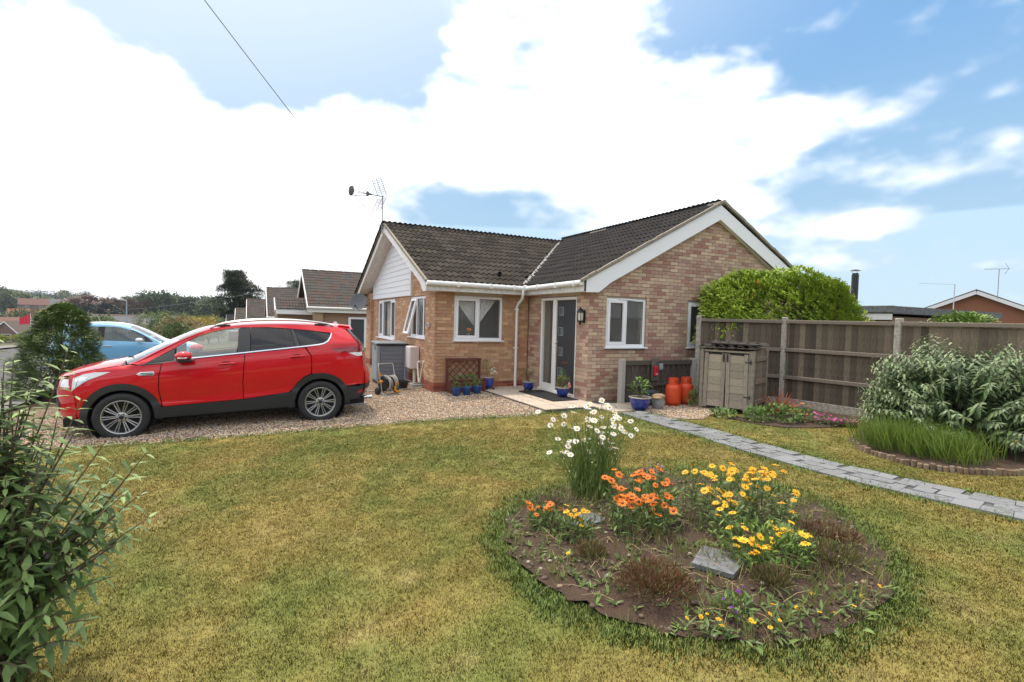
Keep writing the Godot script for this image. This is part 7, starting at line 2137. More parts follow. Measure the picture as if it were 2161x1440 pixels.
# an arching shrub: stems with paired leaves; the first singles leaves are parts of their own
func shrub(t: Node3D, stems: Array, leaf_l: float, leaf_w: float, gap: float, c0: Color, c1: Color, tipc: Color, singles: int, droop: float, wood: Color) -> void:
	var st := MB.new(); var rest := MB.new()
	var protos := []
	var n := 0
	for s in stems:
		var pts := smooth(s[0], 6)
		st.col = wood * rn(0.7, 1.2)
		st.tube(pts, s[1], 0.002, 5, false)
		var ln := 0.0
		var next := 0.0
		var total := 0.0
		for k in pts.size() - 1: total += (pts[k + 1] - pts[k]).length()
		var turn := rn(0, TAU)
		for k in pts.size() - 1:
			var a: Vector3 = pts[k]; var b: Vector3 = pts[k + 1]
			var seg := (b - a).length()
			while next < ln + seg:
				var f := next / total
				if f > s[2]:
					var dir := (b - a).normalized()
					var p := a.lerp(b, (next - ln) / seg)
					var side := dir.cross(Vector3.UP).normalized().rotated(dir, turn)
					var grow := 1.0 - 0.45 * smoothstep(0.85, 1.0, f)
					for e in [-1.0, 1.0]:
						var d: Vector3 = (side * e * 0.95 + dir * 0.55 + Vector3.DOWN * droop * rn(0.2, 1.0)).normalized()
						var col := c0.lerp(c1, RNG.randf()).lerp(tipc, smoothstep(0.80, 1.0, f) * 0.8) * rn(0.8, 1.2)
						var l := leaf_l * grow * rn(0.7, 1.2); var w := leaf_w * grow * rn(0.8, 1.2)
						if n < singles and RNG.randf() < 0.85:
							var q := MB.new(); q.col = col
							q.leaf(Vector3.ZERO, d, Vector3.UP + dir * 0.3, l, w, rn(0.1, 0.9), rn(0.05, 0.25))
							put(t, "leaf", q.mesh(), leafm(), Transform3D(Basis.IDENTITY, p))
							n += 1
						else:
							rest.col = col
							rest.leaf(p, d, Vector3.UP + dir * 0.3, l, w, rn(0.1, 0.9), rn(0.05, 0.25))
					turn += PI / 2 + rn(-0.2, 0.2)
				next += gap * rn(0.8, 1.2)
			ln += seg
	pm(t, "stems", st, mat("bark_vc", Color.WHITE, 0.9, {"vc": true}))
	if rest.v.size(): pm(t, "leaves", rest, leafm(), "stuff")

func bushes() -> void:
	# butterfly bush in the left foreground
	var o := at_ground(-7.20, 5.42)
	var t := thing("butterfly_bush", "leggy bush of long curling green leaves at the lawn's near corner", "bush", o)
	var stems := []
	# tips: offsets from the base chosen where the photograph shows shoots
	for q in [[0.30, 1.62, 0.05], [0.22, 1.20, 0.1], [0.46, 1.18, 0.12], [0.62, 1.10, 0.10], [0.42, 0.98, 0.2], [0.54, 0.92, 0.18], [0.56, 0.72, 0.2], [0.64, 0.78, 0.14], [0.50, 0.55, 0.25], [0.42, 0.36, 0.25], [0.36, 0.25, 0.22], [0.05, 1.55, 0.0], [-0.1, 1.6, 0.05], [-0.22, 1.5, 0.1], [0.12, 1.42, 0.15], [0.0, 1.25, 0.22], [-0.15, 1.1, 0.25], [0.15, 0.95, 0.25], [0.05, 0.75, 0.3], [-0.2, 0.8, 0.3], [0.25, 0.7, 0.3], [0.1, 0.5, 0.32], [-0.1, 0.45, 0.3], [0.28, 0.45, 0.3], [-0.35, 1.3, 0.1], [-0.4, 1.0, 0.15], [-0.45, 1.55, -0.1], [-0.5, 0.7, 0.2], [-0.3, 0.35, 0.3], [0.2, 0.22, 0.3], [0.0, 0.25, 0.35], [0.3, 1.35, -0.15], [0.1, 1.3, -0.2], [-0.2, 1.45, -0.2], [0.40, 0.82, -0.1], [-0.6, 1.2, 0.0], [-0.7, 1.4, 0.1], [-0.6, 0.5, 0.1], [0.34, 1.0, 0.0], [0.2, 0.6, 0.1], [0.02, 1.68, 0.0], [0.10, 1.58, 0.05], [-0.06, 1.52, 0.1], [0.18, 1.48, 0.0], [0.0, 1.40, 0.12], [0.26, 1.30, 0.06], [0.12, 1.22, 0.12], [0.34, 1.24, 0.1], [0.5, 1.02, 0.08], [0.62, 0.92, 0.15], [0.5, 0.8, 0.1], [0.36, 0.6, 0.2], [0.08, 1.5, 0.12], [-0.02, 1.44, 0.2], [0.16, 1.36, 0.18], [0.06, 1.3, 0.25], [0.24, 1.16, 0.2], [0.14, 1.08, 0.28], [0.36, 1.06, 0.18], [-0.05, 1.2, 0.3], [0.0, 1.0, 0.32], [0.3, 0.88, 0.26]]:
		var tip := Vector3(q[0], q[1], q[2])
		var base := Vector3(rn(-0.18, 0.12), 0, rn(-0.06, 0.06))
		stems.append([[base, base.lerp(tip, 0.35) + Vector3(-0.04, 0.10, 0), base.lerp(tip, 0.72) + Vector3(0, 0.07, 0), tip], rn(0.006, 0.011), 0.2])
		tip += Vector3(rn(-0.45, 0.0), rn(-0.25, 0.12), rn(-0.25, 0.12))
		stems.append([[base, base.lerp(tip, 0.35) + Vector3(-0.04, 0.10, 0), base.lerp(tip, 0.72) + Vector3(0, 0.07, 0), tip], rn(0.005, 0.009), 0.2])
	shrub(t, stems, 0.115, 0.033, 0.052, Color(0.085, 0.15, 0.042), Color(0.17, 0.26, 0.075), Color(0.27, 0.37, 0.13), 290, 0.32, Color(0.14, 0.10, 0.075))
	# silvery butterfly bush by the fence
	o = at_ground(2.95, 5.0)
	t = thing("butterfly_bush", "large silvery green bush with narrow leaves overhanging the fence", "bush", o)
	stems = []
	for k in 380:
		var a := rn(0, TAU)
		var el := asin(rn(0.02, 1.0))
		var tip := Vector3(cos(a) * pow(cos(el), 0.6) * 1.2, 0.15 + sin(el) * 1.50, sin(a) * pow(cos(el), 0.6) * 1.35) * rn(0.84, 1.0)
		if tip.x > 0.95: tip.x = 0.95
		var base := Vector3(rn(-0.2, 0.2), 0, rn(-0.2, 0.2))
		stems.append([[base, base.lerp(tip, 0.4) + Vector3(0, 0.15, 0), base.lerp(tip, 0.75) + Vector3(0, 0.10, 0), tip], rn(0.005, 0.010), 0.45])
	shrub(t, stems, 0.13, 0.038, 0.040, Color(0.088, 0.15, 0.055), Color(0.16, 0.235, 0.09), Color(0.28, 0.35, 0.19), 290, 0.75, Color(0.13, 0.10, 0.075))
	# a few yellow flowers under it
	var yb := MB.new()
	for k in 22:
		var p := at_ground(rn(2.1, 3.0), rn(5.6, 6.2), rn(0.10, 0.35))
		yb.col = Color(0.7, 0.42, 0.02); yb.ball(p, Vector3(0.014, 0.008, 0.014), 6, 4)
		yb.col = Color(0.10, 0.17, 0.04); yb.tube([Vector3(p.x, 0.02, p.z), p], 0.002, 0.0015, 4, false)
	tag(pm(self, "yellow_wildflowers", yb, leafm(), "stuff"), "small yellow wildflowers under the silvery bush", "flowers")
	# clipped laurel behind the fence
	t = thing("laurel_bush", "big rounded clipped laurel with glossy yellow green leaves behind the fence", "bush", at_ground(4.45, 0.98))
	var cl := leaf_cluster(8, 0.12, 0.090, 0.036, 0.3, -0.5, true)
	var xf := []; var cs := []
	var long := Vector3(0.905, 0, 0.425)
	var shortv := Vector3(-0.425, 0, 0.905)
	for k in 6500:
		var d := Vector3(rn(-1, 1), rn(-0.75, 1), rn(-1, 1)).normalized()
		var pw := 0.85
		var s := Vector3(signf(d.x) * pow(absf(d.x), pw), signf(d.y) * pow(absf(d.y), pw), signf(d.z) * pow(absf(d.z), pw))
		var r := (rn(0.86, 1.05) if k % 4 else rn(0.6, 0.86)) + 0.06 * sin(d.x * 9.0) * sin(d.y * 7.0 + 1.0)
		var p: Vector3 = long * (s.x * 1.72 * r) + shortv * (s.z * 0.60 * r) + Vector3.UP * (1.72 + s.y * 1.16 * r)
		xf.append(Transform3D(Basis.looking_at(d + Vector3(rn(-0.4, 0.4), rn(-0.2, 0.5), rn(-0.4, 0.4)), Vector3(0.1, 1, 0.2)).scaled(Vector3.ONE * rn(0.8, 1.25)), p))
		var young := clampf(0.5 + 0.9 * turf.get_noise_3d(p.x * 30.0, p.y * 30.0, p.z * 30.0) + rn(-0.4, 0.4), 0, 1)
		var c := Color(0.20, 0.31, 0.03).lerp(Color(0.42, 0.54, 0.055), young)
		if RNG.randf() < 0.012: c = Color(0.5, 0.24, 0.03)
		cs.append(c * rn(0.85, 1.15))
	multi(t, "crown", cl, leafm(), xf, cs)
	var b := MB.new(); b.col = Color(0.10, 0.075, 0.05)
	for k in 7:
		var a := rn(0, TAU); b.tube([Vector3(0, 0, 0), Vector3(cos(a) * 0.4, 0.7, sin(a) * 0.25), long * cos(a) * 1.1 + shortv * sin(a) * 0.35 + Vector3(0, 1.9, 0)], 0.05, 0.015, 6)
	pm(t, "trunk", b, mat("bark_vc", Color.WHITE, 0.9, {"vc": true}))
	# dark conifer-like bush by the blue car
	t = thing("evergreen_bush", "dense dark green pointed bush between the red car and the blue car", "bush", at_ground(-9.72, -5.2))
	cl = leaf_cluster(9, 0.10, 0.085, 0.016, 0.5)
	xf = []; cs = []
	for k in 3600:
		var h := RNG.randf()
		var rad := 0.84 * pow(1.0 - h * h, 0.6) * (0.9 + 0.1 * sin(h * 23.0)) + 0.05
		var a := rn(0, TAU)
		var rr := rad * sqrt(rn(0.35, 1.0))
		xf.append(Transform3D(Basis.looking_at(Vector3(cos(a), rn(-0.5, 0.6), sin(a)), Vector3.UP).scaled(Vector3.ONE * rn(0.8, 1.4)), Vector3(cos(a) * rr + 0.12 * h, 0.1 + h * 1.85, sin(a) * rr)))
		cs.append(Color(0.075, 0.13, 0.032).lerp(Color(0.17, 0.25, 0.065), RNG.randf()))
	multi(t, "crown", cl, leafm(), xf, cs)
	b = MB.new(); b.col = Color(0.08, 0.06, 0.04); b.tube([Vector3.ZERO, Vector3(0.1, 1.6, 0)], 0.05, 0.01, 6)
	pm(t, "trunk", b, mat("bark_vc", Color.WHITE, 0.9, {"vc": true}))
	t = thing("fern", "yellowing fern in front of the blue car's door", "fern", at_ground(-8.75, -5.9))
	b = MB.new()
	for k in 12:
		var a := rn(0, TAU)
		var d := Vector3(cos(a) * 0.6, 1.0, sin(a) * 0.6).normalized()
		for q in 16:
			var p := d * (0.1 + q * 0.055) + Vector3(cos(a), 0, sin(a)) * 0.0018 * q * q
			b.col = Color(0.36, 0.22, 0.03).lerp(Color(0.22, 0.24, 0.04), RNG.randf())
			for e in [-1.0, 1.0]: b.leaf(p, (Vector3(-sin(a), 0, cos(a)) * e + d * 0.5).normalized(), Vector3.UP, 0.13 - q * 0.006, 0.03, 0.3)
	pm(t, "fronds", b, leafm(), "stuff")

func leaf_cluster(n: int, spread: float, l: float, w: float, curl: float, out := -1.0, flat := false) -> ArrayMesh:   # leaves fanning round local -z
	var b := MB.new()
	for k in n:
		var p := Vector3(rn(-1, 1), rn(-1, 1), rn(-0.4, 0.4)) * spread * 0.5
		b.col = Color.WHITE * rn(0.8, 1.2)
		b.leaf(p, Vector3(rn(-0.8, 0.8), rn(-0.5, 0.7), out).normalized(), Vector3(rn(-0.5, 0.5), 0.4 + rn(-0.3, 0.3), -1) if flat else Vector3(rn(-0.6, 0.6), 1, rn(-0.3, 0.3)), l * rn(0.7, 1.2), w, curl * rn(0, 1.5))
	return b.mesh()

# ------------------------------------------------------------------ neighbours and the far view
# a pixel column of the photograph and a distance give a place; the ground gives its height
func spot(pxx: float, dist: float) -> Vector3:
	var d := Basis(Vector3.UP, -0.467817) * Vector3((pxx - 1080.5) / 1091.9, 0, -1)
	var p := Vector3(-6.11, 0, 8.669) + d * dist
	return at_ground(p.x, p.z)

# a bungalow whose ridge runs along local x; origin at the middle of its base
func far_house(called: String, label: String, at: Vector3, turn: float, w: float, d: float, wall_h: float, rise: float, wall_m: Material, roof_m: Material, wins: Array, o := {}) -> Node3D:
	var t := thing(called, label, "house", at, turn)
	var b := MB.new()
	b.bx(Vector3(-w / 2, -1.5, -d / 2), Vector3(w / 2, wall_h, d / 2))
	for s in [-1.0, 1.0]: b.prism(PackedVector2Array([Vector2(-d / 2, wall_h), Vector2(d / 2, wall_h), Vector2(0, wall_h + rise)]), Transform3D(Basis(Vector3.BACK, Vector3.UP, Vector3.LEFT), Vector3(s * (w / 2 - 0.12) + 0.12, 0, 0)), 0.24)
	pm(t, "wall", b, wall_m)
	var ov := 0.3
	var e := ov * rise / (d / 2)
	b = MB.new()
	var hip: float = o.get("hip", 0.0)
	for s in [-1.0, 1.0]:
		var a0 := Vector3(-w / 2 - ov, wall_h - e, s * (d / 2 + ov)); var a1 := Vector3(w / 2 + ov, wall_h - e, s * (d / 2 + ov))
		var r0 := Vector3(-w / 2 - ov + hip, wall_h + rise + 0.03, 0); var r1 := Vector3(w / 2 + ov - hip, wall_h + rise + 0.03, 0)
		var up := Vector3(0, 0.14, 0)
		if s > 0: b.quad(a0 + up, a1 + up, r1 + up, r0 + up); b.quad(r0, r1, a1, a0)
		else: b.quad(a1 + up, a0 + up, r0 + up, r1 + up); b.quad(r1, r0, a0, a1)
		b.quad(a0 if s > 0 else a1, a1 if s > 0 else a0, (a1 if s > 0 else a0) + up, (a0 if s > 0 else a1) + up)
		for x in [0, 1]:
			var c0 := a0 if x == 0 else a1; var c1 := r0 if x == 0 else r1
			b.quad(c0, c0 + up, c1 + up, c1)
	if hip > 0:
		for s in [-1.0, 1.0]:
			var p0 := Vector3(s * (w / 2 + ov), wall_h - e + 0.14, d / 2 + ov); var p1 := Vector3(s * (w / 2 + ov), wall_h - e + 0.14, -d / 2 - ov); var p2 := Vector3(s * (w / 2 + ov - hip), wall_h + rise + 0.17, 0)
			if s > 0: b.tri(p0, p1, p2)
			else: b.tri(p1, p0, p2)
	pm(t, "roof", b, roof_m)
	var wm := mat("far_frame", Color(0.72, 0.73, 0.74), 0.4)
	if not o.get("bare", false):
		b = MB.new()
		for s in [-1.0, 1.0]: b.box(Vector3(0, wall_h - e - 0.02, s * (d / 2 + ov + 0.02)), Vector3(w + 0.6, 0.20, 0.03))
		if hip <= 0:
			for s in [-1.0, 1.0]:
				for q in [-1.0, 1.0]:
					var l := Vector2(d / 2 + ov, rise + e).length()
					b.box(Vector3(s * (w / 2 + ov + 0.03), wall_h + (rise - e) / 2 - 0.02, q * (d / 2 + ov) / 2), Vector3(0.03, 0.20, l), Basis(Vector3.RIGHT, q * atan2(rise + e, d / 2 + ov)))
		pm(t, "bargeboards", b, wm)
	# windows: [face, u, y, width, height]; faces 0 +z, 1 -z, 2 +x, 3 -x
	var gl := mat("far_pane", Color(0.05, 0.06, 0.07), 0.08)
	for q in wins:
		var nn: Vector3 = [Vector3.BACK, Vector3.FORWARD, Vector3.RIGHT, Vector3.LEFT][q[0]]
		var u := Vector3.UP.cross(nn)
		var c: Vector3 = nn * ((d / 2 if q[0] < 2 else w / 2) + 0.02) + u * q[1] + Vector3.UP * q[2]
		var bs := Basis(u, Vector3.UP, nn)
		var fr := MB.new()
		var W: float = q[3]; var H: float = q[4]
		for k in [[0, H / 2, W, 0.08], [0, -H / 2, W, 0.08], [-W / 2, 0, 0.08, H], [W / 2, 0, 0.08, H], [-W / 6, 0, 0.07, H], [W / 6, H * 0.2, W * 0.66, 0.06]]:
			fr.box(c + u * k[0] + Vector3.UP * k[1] + nn * 0.04, Vector3(k[2], k[3], 0.06), bs)
		var wo := pm(t, "window", fr, wm)
		var pa := MB.new(); pa.box(c, Vector3(W, H, 0.03), bs)
		pm(wo, "pane", pa, gl)
	if o.has("chimney"):
		b = MB.new(); b.bx(Vector3(o.chimney - 0.3, wall_h + rise - 0.5, -0.3), Vector3(o.chimney + 0.3, wall_h + rise + 0.8, 0.3)); b.lathe([Vector2(0.12, wall_h + rise + 0.8), Vector2(0.10, wall_h + rise + 1.1)], 8, Transform3D(Basis.IDENTITY, Vector3(o.chimney, 0, 0)))
		pm(t, "chimney", b, o.get("chimney_m", wall_m))
	return t

func neighbours() -> void:
	var brick := mat("n_brick", Color(0.34, 0.22, 0.145), 0.95, {"tex": "speck", "size": 0.3})
	var toneN := []; var matN := []
	for k in 6:
		toneN.append([Color(0.100, 0.085, 0.072), Color(0.115, 0.088, 0.075), Color(0.085, 0.078, 0.07), Color(0.125, 0.095, 0.08), Color(0.105, 0.10, 0.09), Color(0.13, 0.075, 0.055)][k])
		matN.append(mat("tile_n%d" % k, toneN[k], 0.9, {"tex": "lichen", "size": 0.5}))
	var white := mat("upvc", Color.WHITE)
	var tm := tile_mesh(0.302, 0.40, 2, 0.036, 1.0, 4)
	var names := ["brown tiled bungalow with a globe lamp, next behind the red car", "second brown tiled bungalow down the hill beyond the red car", "third bungalow roof stepping down the hill", "fourth bungalow roof stepping down the hill beside the pine", "fifth and lowest bungalow roof at the foot of the pine"]
	var ends := [Vector3(-3.52, 4.14, -23.33), Vector3(-5.11, 3.51, -33.97), Vector3(-6.48, 2.94, -47.64), Vector3(-7.78, 2.14, -61.72), Vector3(-9.33, 1.25, -78.16)]
	for k in 5:
		var e: Vector3 = ends[k]
		var g := gy(e.x, e.z)
		var t := thing("neighbour_bungalow", names[k], "house", Vector3(e.x, g, e.z), 0.0, "row of bungalows down the street")
		var ry := e.y - g; var ey := ry - 2.15
		var hd := 3.9; var L := 10.5
		var b := MB.new()
		b.bx(Vector3(0.35, -1.0, -hd + 0.25), Vector3(L, ey - 0.02, hd - 0.28))
		b.prism(PackedVector2Array([Vector2(-hd + 0.25, ey), Vector2(hd - 0.25, ey), Vector2(0, ry - 0.12)]), Transform3D(Basis(Vector3.BACK, Vector3.UP, Vector3.LEFT), Vector3(0.5, 0, 0)), 0.15)
		pm(t, "wall", b, brick)
		var cb := MB.new()
		cb.prism(PackedVector2Array([Vector2(-hd + 1.3, ey + 0.35), Vector2(hd - 1.3, ey + 0.35), Vector2(0, ry - 0.30)]), Transform3D(Basis(Vector3.BACK, Vector3.UP, Vector3.LEFT), Vector3(0.35, 0, 0)), 0.03)
		pm(t, "gable_cladding", cb, mat("n_clad", Color(0.62, 0.61, 0.55), 0.6))
		var roof := node(t, "roof")
		var sl := 2.15 / hd
		var nn := Vector3(0, 1, sl).normalized()
		var us := MB.new()
		us.quad(Vector3(0, ey, hd), Vector3(L, ey, hd), Vector3(L, ry, 0), Vector3(0, ry, 0)); us.quad(Vector3(L, ey, -hd), Vector3(0, ey, -hd), Vector3(0, ry, 0), Vector3(L, ry, 0))
		pm(roof, "underlay", us, M["underlay"])
		var cols: int = [20, 14, 12, 10, 10][k]
		tile_slope(roof, tm, Vector3(0, ey + 0.015, hd + 0.03), Vector3.RIGHT, nn, 33, 13, 0.30, 0.345, matN, toneN, func(p): return true, func(r, c): return k < 2 and c < cols, 290)
		ridge_run(roof, Vector3(0, ry, 0), Vector3(L, ry, 0), 0.12, 0.45, matN)
		var fa := MB.new(); fa.bx(Vector3(0.0, ey - 0.24, hd - 0.02), Vector3(L, ey - 0.03, hd)); fa.tube([Vector3(-0.1, ey - 0.01, hd + 0.07), Vector3(L, ey - 0.01, hd + 0.07)], 0.055, 0.055, 8); fa.bx(Vector3(0.3, ey - 0.24, hd - 0.30), Vector3(L, ey - 0.22, hd - 0.03))
		pm(t, "fascia", fa, mat("n_fascia", Color(0.72, 0.72, 0.70), 0.45))
		var bb := MB.new()
		for s in [-1.0, 1.0]:
			var a := Vector3(-0.03, ey - 0.12, s * hd); var c := Vector3(-0.03, ry - 0.08, 0)
			bb.box((a + c) / 2, Vector3(0.04, 0.17, (c - a).length()), Basis(Vector3.RIGHT, s * atan2(c.y - a.y, hd)))
		pm(t, "bargeboards", bb, white)
		if k == 0:
			# lower porch roof on the street side
			var pr := node(t, "roof")
			var py := 1.86 - g
			tile_slope(pr, tm, Vector3(-1.45, py + 0.02, 2.4), Vector3.RIGHT, Vector3(0, 1, 0.5).normalized(), 6, 4, 0.29, 0.34, matN, toneN, func(p): return true, func(r, c): return r < 4 and c < 2)
			var pu := MB.new(); pu.quad(Vector3(-1.45, py, 2.4), Vector3(0.3, py, 2.4), Vector3(0.3, py + 0.66, 1.08), Vector3(-1.45, py + 0.66, 1.08)); pu.bx(Vector3(-1.45, py - 0.24, 2.34), Vector3(0.34, py - 0.02, 2.38))
			pu.box(Vector3(-1.48, py + 0.22, 1.74), Vector3(0.04, 0.18, 1.5), Basis(Vector3.RIGHT, 0.464))
			pm(t, "porch_fascia", pu, white)
			var pw := MB.new(); pw.bx(Vector3(-1.35, -1, -2.0), Vector3(0.34, py - 0.25, 2.0))
			pm(t, "porch_wall", pw, brick)
			# pier, globe lamp, door and blinds on the near wall
			var pb := MB.new(); pb.bx(Vector3(0.30, -1, hd - 0.5), Vector3(0.72, ey - 0.24, hd - 0.12))
			pm(t, "pier", pb, mat("n_pier", Color(0.42, 0.29, 0.185), 0.95, {"tex": "speck", "size": 0.3}))
			var z := hd - 0.28
			var x0 := 2.0
			var fr := MB.new()
			for q in [[x0, 1.65, x0 + 4.0, 1.75], [x0, 0.0, x0 + 0.12, 1.65], [x0 + 0.82, 0.0, x0 + 0.98, 1.65], [x0 + 0.98, 1.22, x0 + 4.0, 1.32], [x0 + 0.98, 0.42, x0 + 4.0, 0.52], [x0 + 2.5, 0.5, x0 + 2.6, 1.65]]:
				fr.bx(Vector3(q[0], q[1], z), Vector3(q[2], q[3], z + 0.08))
			var wn := pm(t, "window", fr, white)
			var pa := MB.new(); pa.bx(Vector3(x0, 0.0, z + 0.01), Vector3(x0 + 4.0, 1.65, z + 0.02))
			pm(wn, "pane", pa, mat("far_pane", Color(0.05, 0.06, 0.07), 0.08))
			var sb: Material = mat("blind_slat", Color(0.40, 0.38, 0.33), 0.8)
			for q in 24:
				var bl := MB.new(); bl.bx(Vector3(x0 + 1.0 + q * 0.125, 0.52, z + 0.022), Vector3(x0 + 1.05 + q * 0.125, 1.64, z + 0.03))
				pm(wn, "blind_slat", bl, sb)
			var lamp := thing("globe_lamp", "white globe lamp on the next bungalow's brick wall", "lamp", Vector3(e.x + 1.32, g + 1.20, e.z + z + 0.10))
			var lb := MB.new(); lb.ball(Vector3(0, 0.18, 0.05), Vector3.ONE * 0.13, 14, 10)
			pm(lamp, "globe", lb, mat("globe_white", Color(0.75, 0.74, 0.72), 0.3))
			lat(lamp, "holder", M["black_metal"], [[0.0, -0.1], [0.05, -0.1], [0.06, 0.0], [0.09, 0.06], [0.0, 0.07]], 12, Transform3D(Basis.IDENTITY, Vector3(0, 0, 0.05)))
	# --- right of the house: flat roofed garage with a flue, and a red brick gable
	var t := thing("flat_roof_garage", "flat roofed garage with grey felt edges seen over the fence", "garage", Vector3(13.9, 0, -1.46))
	var felt := mat("felt_grey", Color(0.17, 0.175, 0.18), 0.9, {"tex": "blotch", "size": 1.2})
	var b := MB.new(); b.bx(Vector3(0.1, -0.3, -9), Vector3(7.6, 2.1, -0.12))
	pm(t, "wall", b, mat("garage_brick", Color(0.30, 0.20, 0.14), 0.95, {"tex": "speck", "size": 0.3}))
	b = MB.new(); b.bx(Vector3(-0.25, 2.2, -9.2), Vector3(7.8, 2.46, 0.1)); b.bx(Vector3(-0.28, 2.24, -9.2), Vector3(-0.26, 2.47, 0.14))
	pm(t, "roof", b, felt)
	b = MB.new(); b.bx(Vector3(-0.22, 1.98, -9.1), Vector3(-0.20, 2.195, 0.05))
	pm(t, "fascia", b, M["n_fascia"])
	b = MB.new(); b.bx(Vector3(-0.02, 0.9, -2.6), Vector3(0.08, 1.9, -1.2))
	pm(t, "window", b, M["far_frame"] if M.has("far_frame") else mat("far_frame", Color(0.72, 0.73, 0.74), 0.4))
	t = thing("flue", "tall black stove flue with a conical cowl rising over the garage roof", "flue", Vector3(16.8, 2.3, -4.5))
	lat(t, "pipe", mat("flue_black", Color(0.014, 0.015, 0.018), 0.45), [[0.135, 0.0], [0.135, 1.62], [0.115, 1.66], [0.115, 1.70]], 18)
	lat(t, "cowl", mat("flue_cap", Color(0.06, 0.055, 0.05), 0.5), [[0.21, 1.80], [0.0, 1.87]], 16)
	b = MB.new()
	for k in 3: b.tube([Vector3(cos(k * 2.1) * 0.1, 1.68, sin(k * 2.1) * 0.1), Vector3(cos(k * 2.1) * 0.14, 1.82, sin(k * 2.1) * 0.14)], 0.008)
	pm(t, "cowl_legs", b, M["flue_cap"])
	b = MB.new(); b.tube([Vector3(14.6, 1.9, 0.2), Vector3(19.5, 1.35, 0.7)], 0.035, 0.035, 8)
	tag(pm(self, "awning_pole", b, mat("pole_white", Color(0.72, 0.72, 0.72), 0.4)), "slanting white pole in front of the felt roofed garage", "pole")
	b = MB.new()
	for k in 7:
		var p := Vector3(14.9 + k * 0.55, 1.72 - 0.05 * (k % 3), 0.15 + k * 0.05)
		b.col = [Color(0.55, 0.12, 0.2), Color(0.2, 0.4, 0.5), Color(0.6, 0.5, 0.1)][k % 3]
		b.tri(p, p + Vector3(0.10, -0.16, 0), p + Vector3(0.2, 0, 0))
	b.col = Color(0.5, 0.5, 0.5); b.tube([Vector3(14.8, 1.75, 0.15), Vector3(18.8, 1.72, 0.5)], 0.006)
	tag(pm(self, "bunting", b, mat("cloth_vc", Color.WHITE, 0.9, {"vc": true})), "string of small coloured pennants under the garage eave", "bunting")
	var red := mat("orange_brick", Color(0.30, 0.125, 0.07), 0.95, {"tex": "speck", "size": 0.3})
	var hs := far_house("brick_bungalow", "orange brick gable with white bargeboards beyond the garage", Vector3(37.2, 0.25, -8.6), 0.20, 9.0, 7.4, 2.1, 1.7, red, mat("n_roof_brown", Color(0.13, 0.11, 0.085), 0.9, {"tex": "blotch", "size": 1.0}), [])
	hs.rotation.y = 0.42
	aerial(Vector3(32.7, 3.6, -5.6), 1.75, Vector3(-0.5, 0, -0.9), "thin yagi aerial on the orange brick gable's ridge")
	# climbers over the garage
	cloud_bush("climber", "green climber spilling over the garage corner behind the fence", "shrub", Vector3(13.4, 0, 0.6), [[Vector3(0.3, 1.75, 0), Vector3(1.6, 0.42, 0.5)]], 700, 0.11, Color(0.10, 0.19, 0.03), Color(0.24, 0.34, 0.06))
	cloud_bush("climber", "pale yellow green shrub beside the garage, right of the laurel", "shrub", Vector3(9.6, 0, -0.4), [[Vector3(0, 1.5, 0), Vector3(1.2, 0.45, 0.6)]], 500, 0.10, Color(0.20, 0.26, 0.06), Color(0.36, 0.40, 0.12))
	b = MB.new(); b.tube([Vector3(19.2, 0, -2.0), Vector3(19.2, 3.55, -2.0)], 0.02, 0.02, 6); b.tube([Vector3(19.2, 3.53, -2.0), Vector3(17.8, 3.53, -2.6)], 0.008)
	tag(pm(self, "line_post", b, mat("post_pale", Color(0.5, 0.52, 0.55), 0.5)), "slim washing line post and wire behind the garage roof", "post")

func aerial(p: Vector3, h: float, dir: Vector3, label: String) -> void:
	var t := thing("tv_aerial", label, "aerial", p)
	var m: Material = M["grey_steel"]
	var b := MB.new(); b.tube([Vector3.ZERO, Vector3(0, h, 0)], 0.02, 0.02, 6)
	pm(t, "mast", b, m)
	b = MB.new()
	var d := dir.normalized(); var s := d.cross(Vector3.UP).normalized()
	b.tube([Vector3(0, h, 0) - d * 0.45, Vector3(0, h, 0) + d * 0.65], 0.016, 0.016, 6)
	for k in 12: b.tube([Vector3(0, h, 0) + d * (-0.2 + k * 0.075) - s * 0.10, Vector3(0, h, 0) + d * (-0.2 + k * 0.075) + s * 0.10], 0.007, 0.007, 4)
	for q in [-1.0, 1.0]: b.tube([Vector3(0, h, 0) - d * 0.42, Vector3(0, h + q * 0.32, 0) - d * 0.24], 0.010, 0.010, 4)
	pm(t, "elements", b, m)

var clusters := {}
func cluster_for(l: float, thin := 0.42) -> ArrayMesh:
	var key := "%.2f_%.2f" % [l, thin]
	if not clusters.has(key): clusters[key] = leaf_cluster(9, l * 3.0, l, l * thin, 0.4)
	return clusters[key]

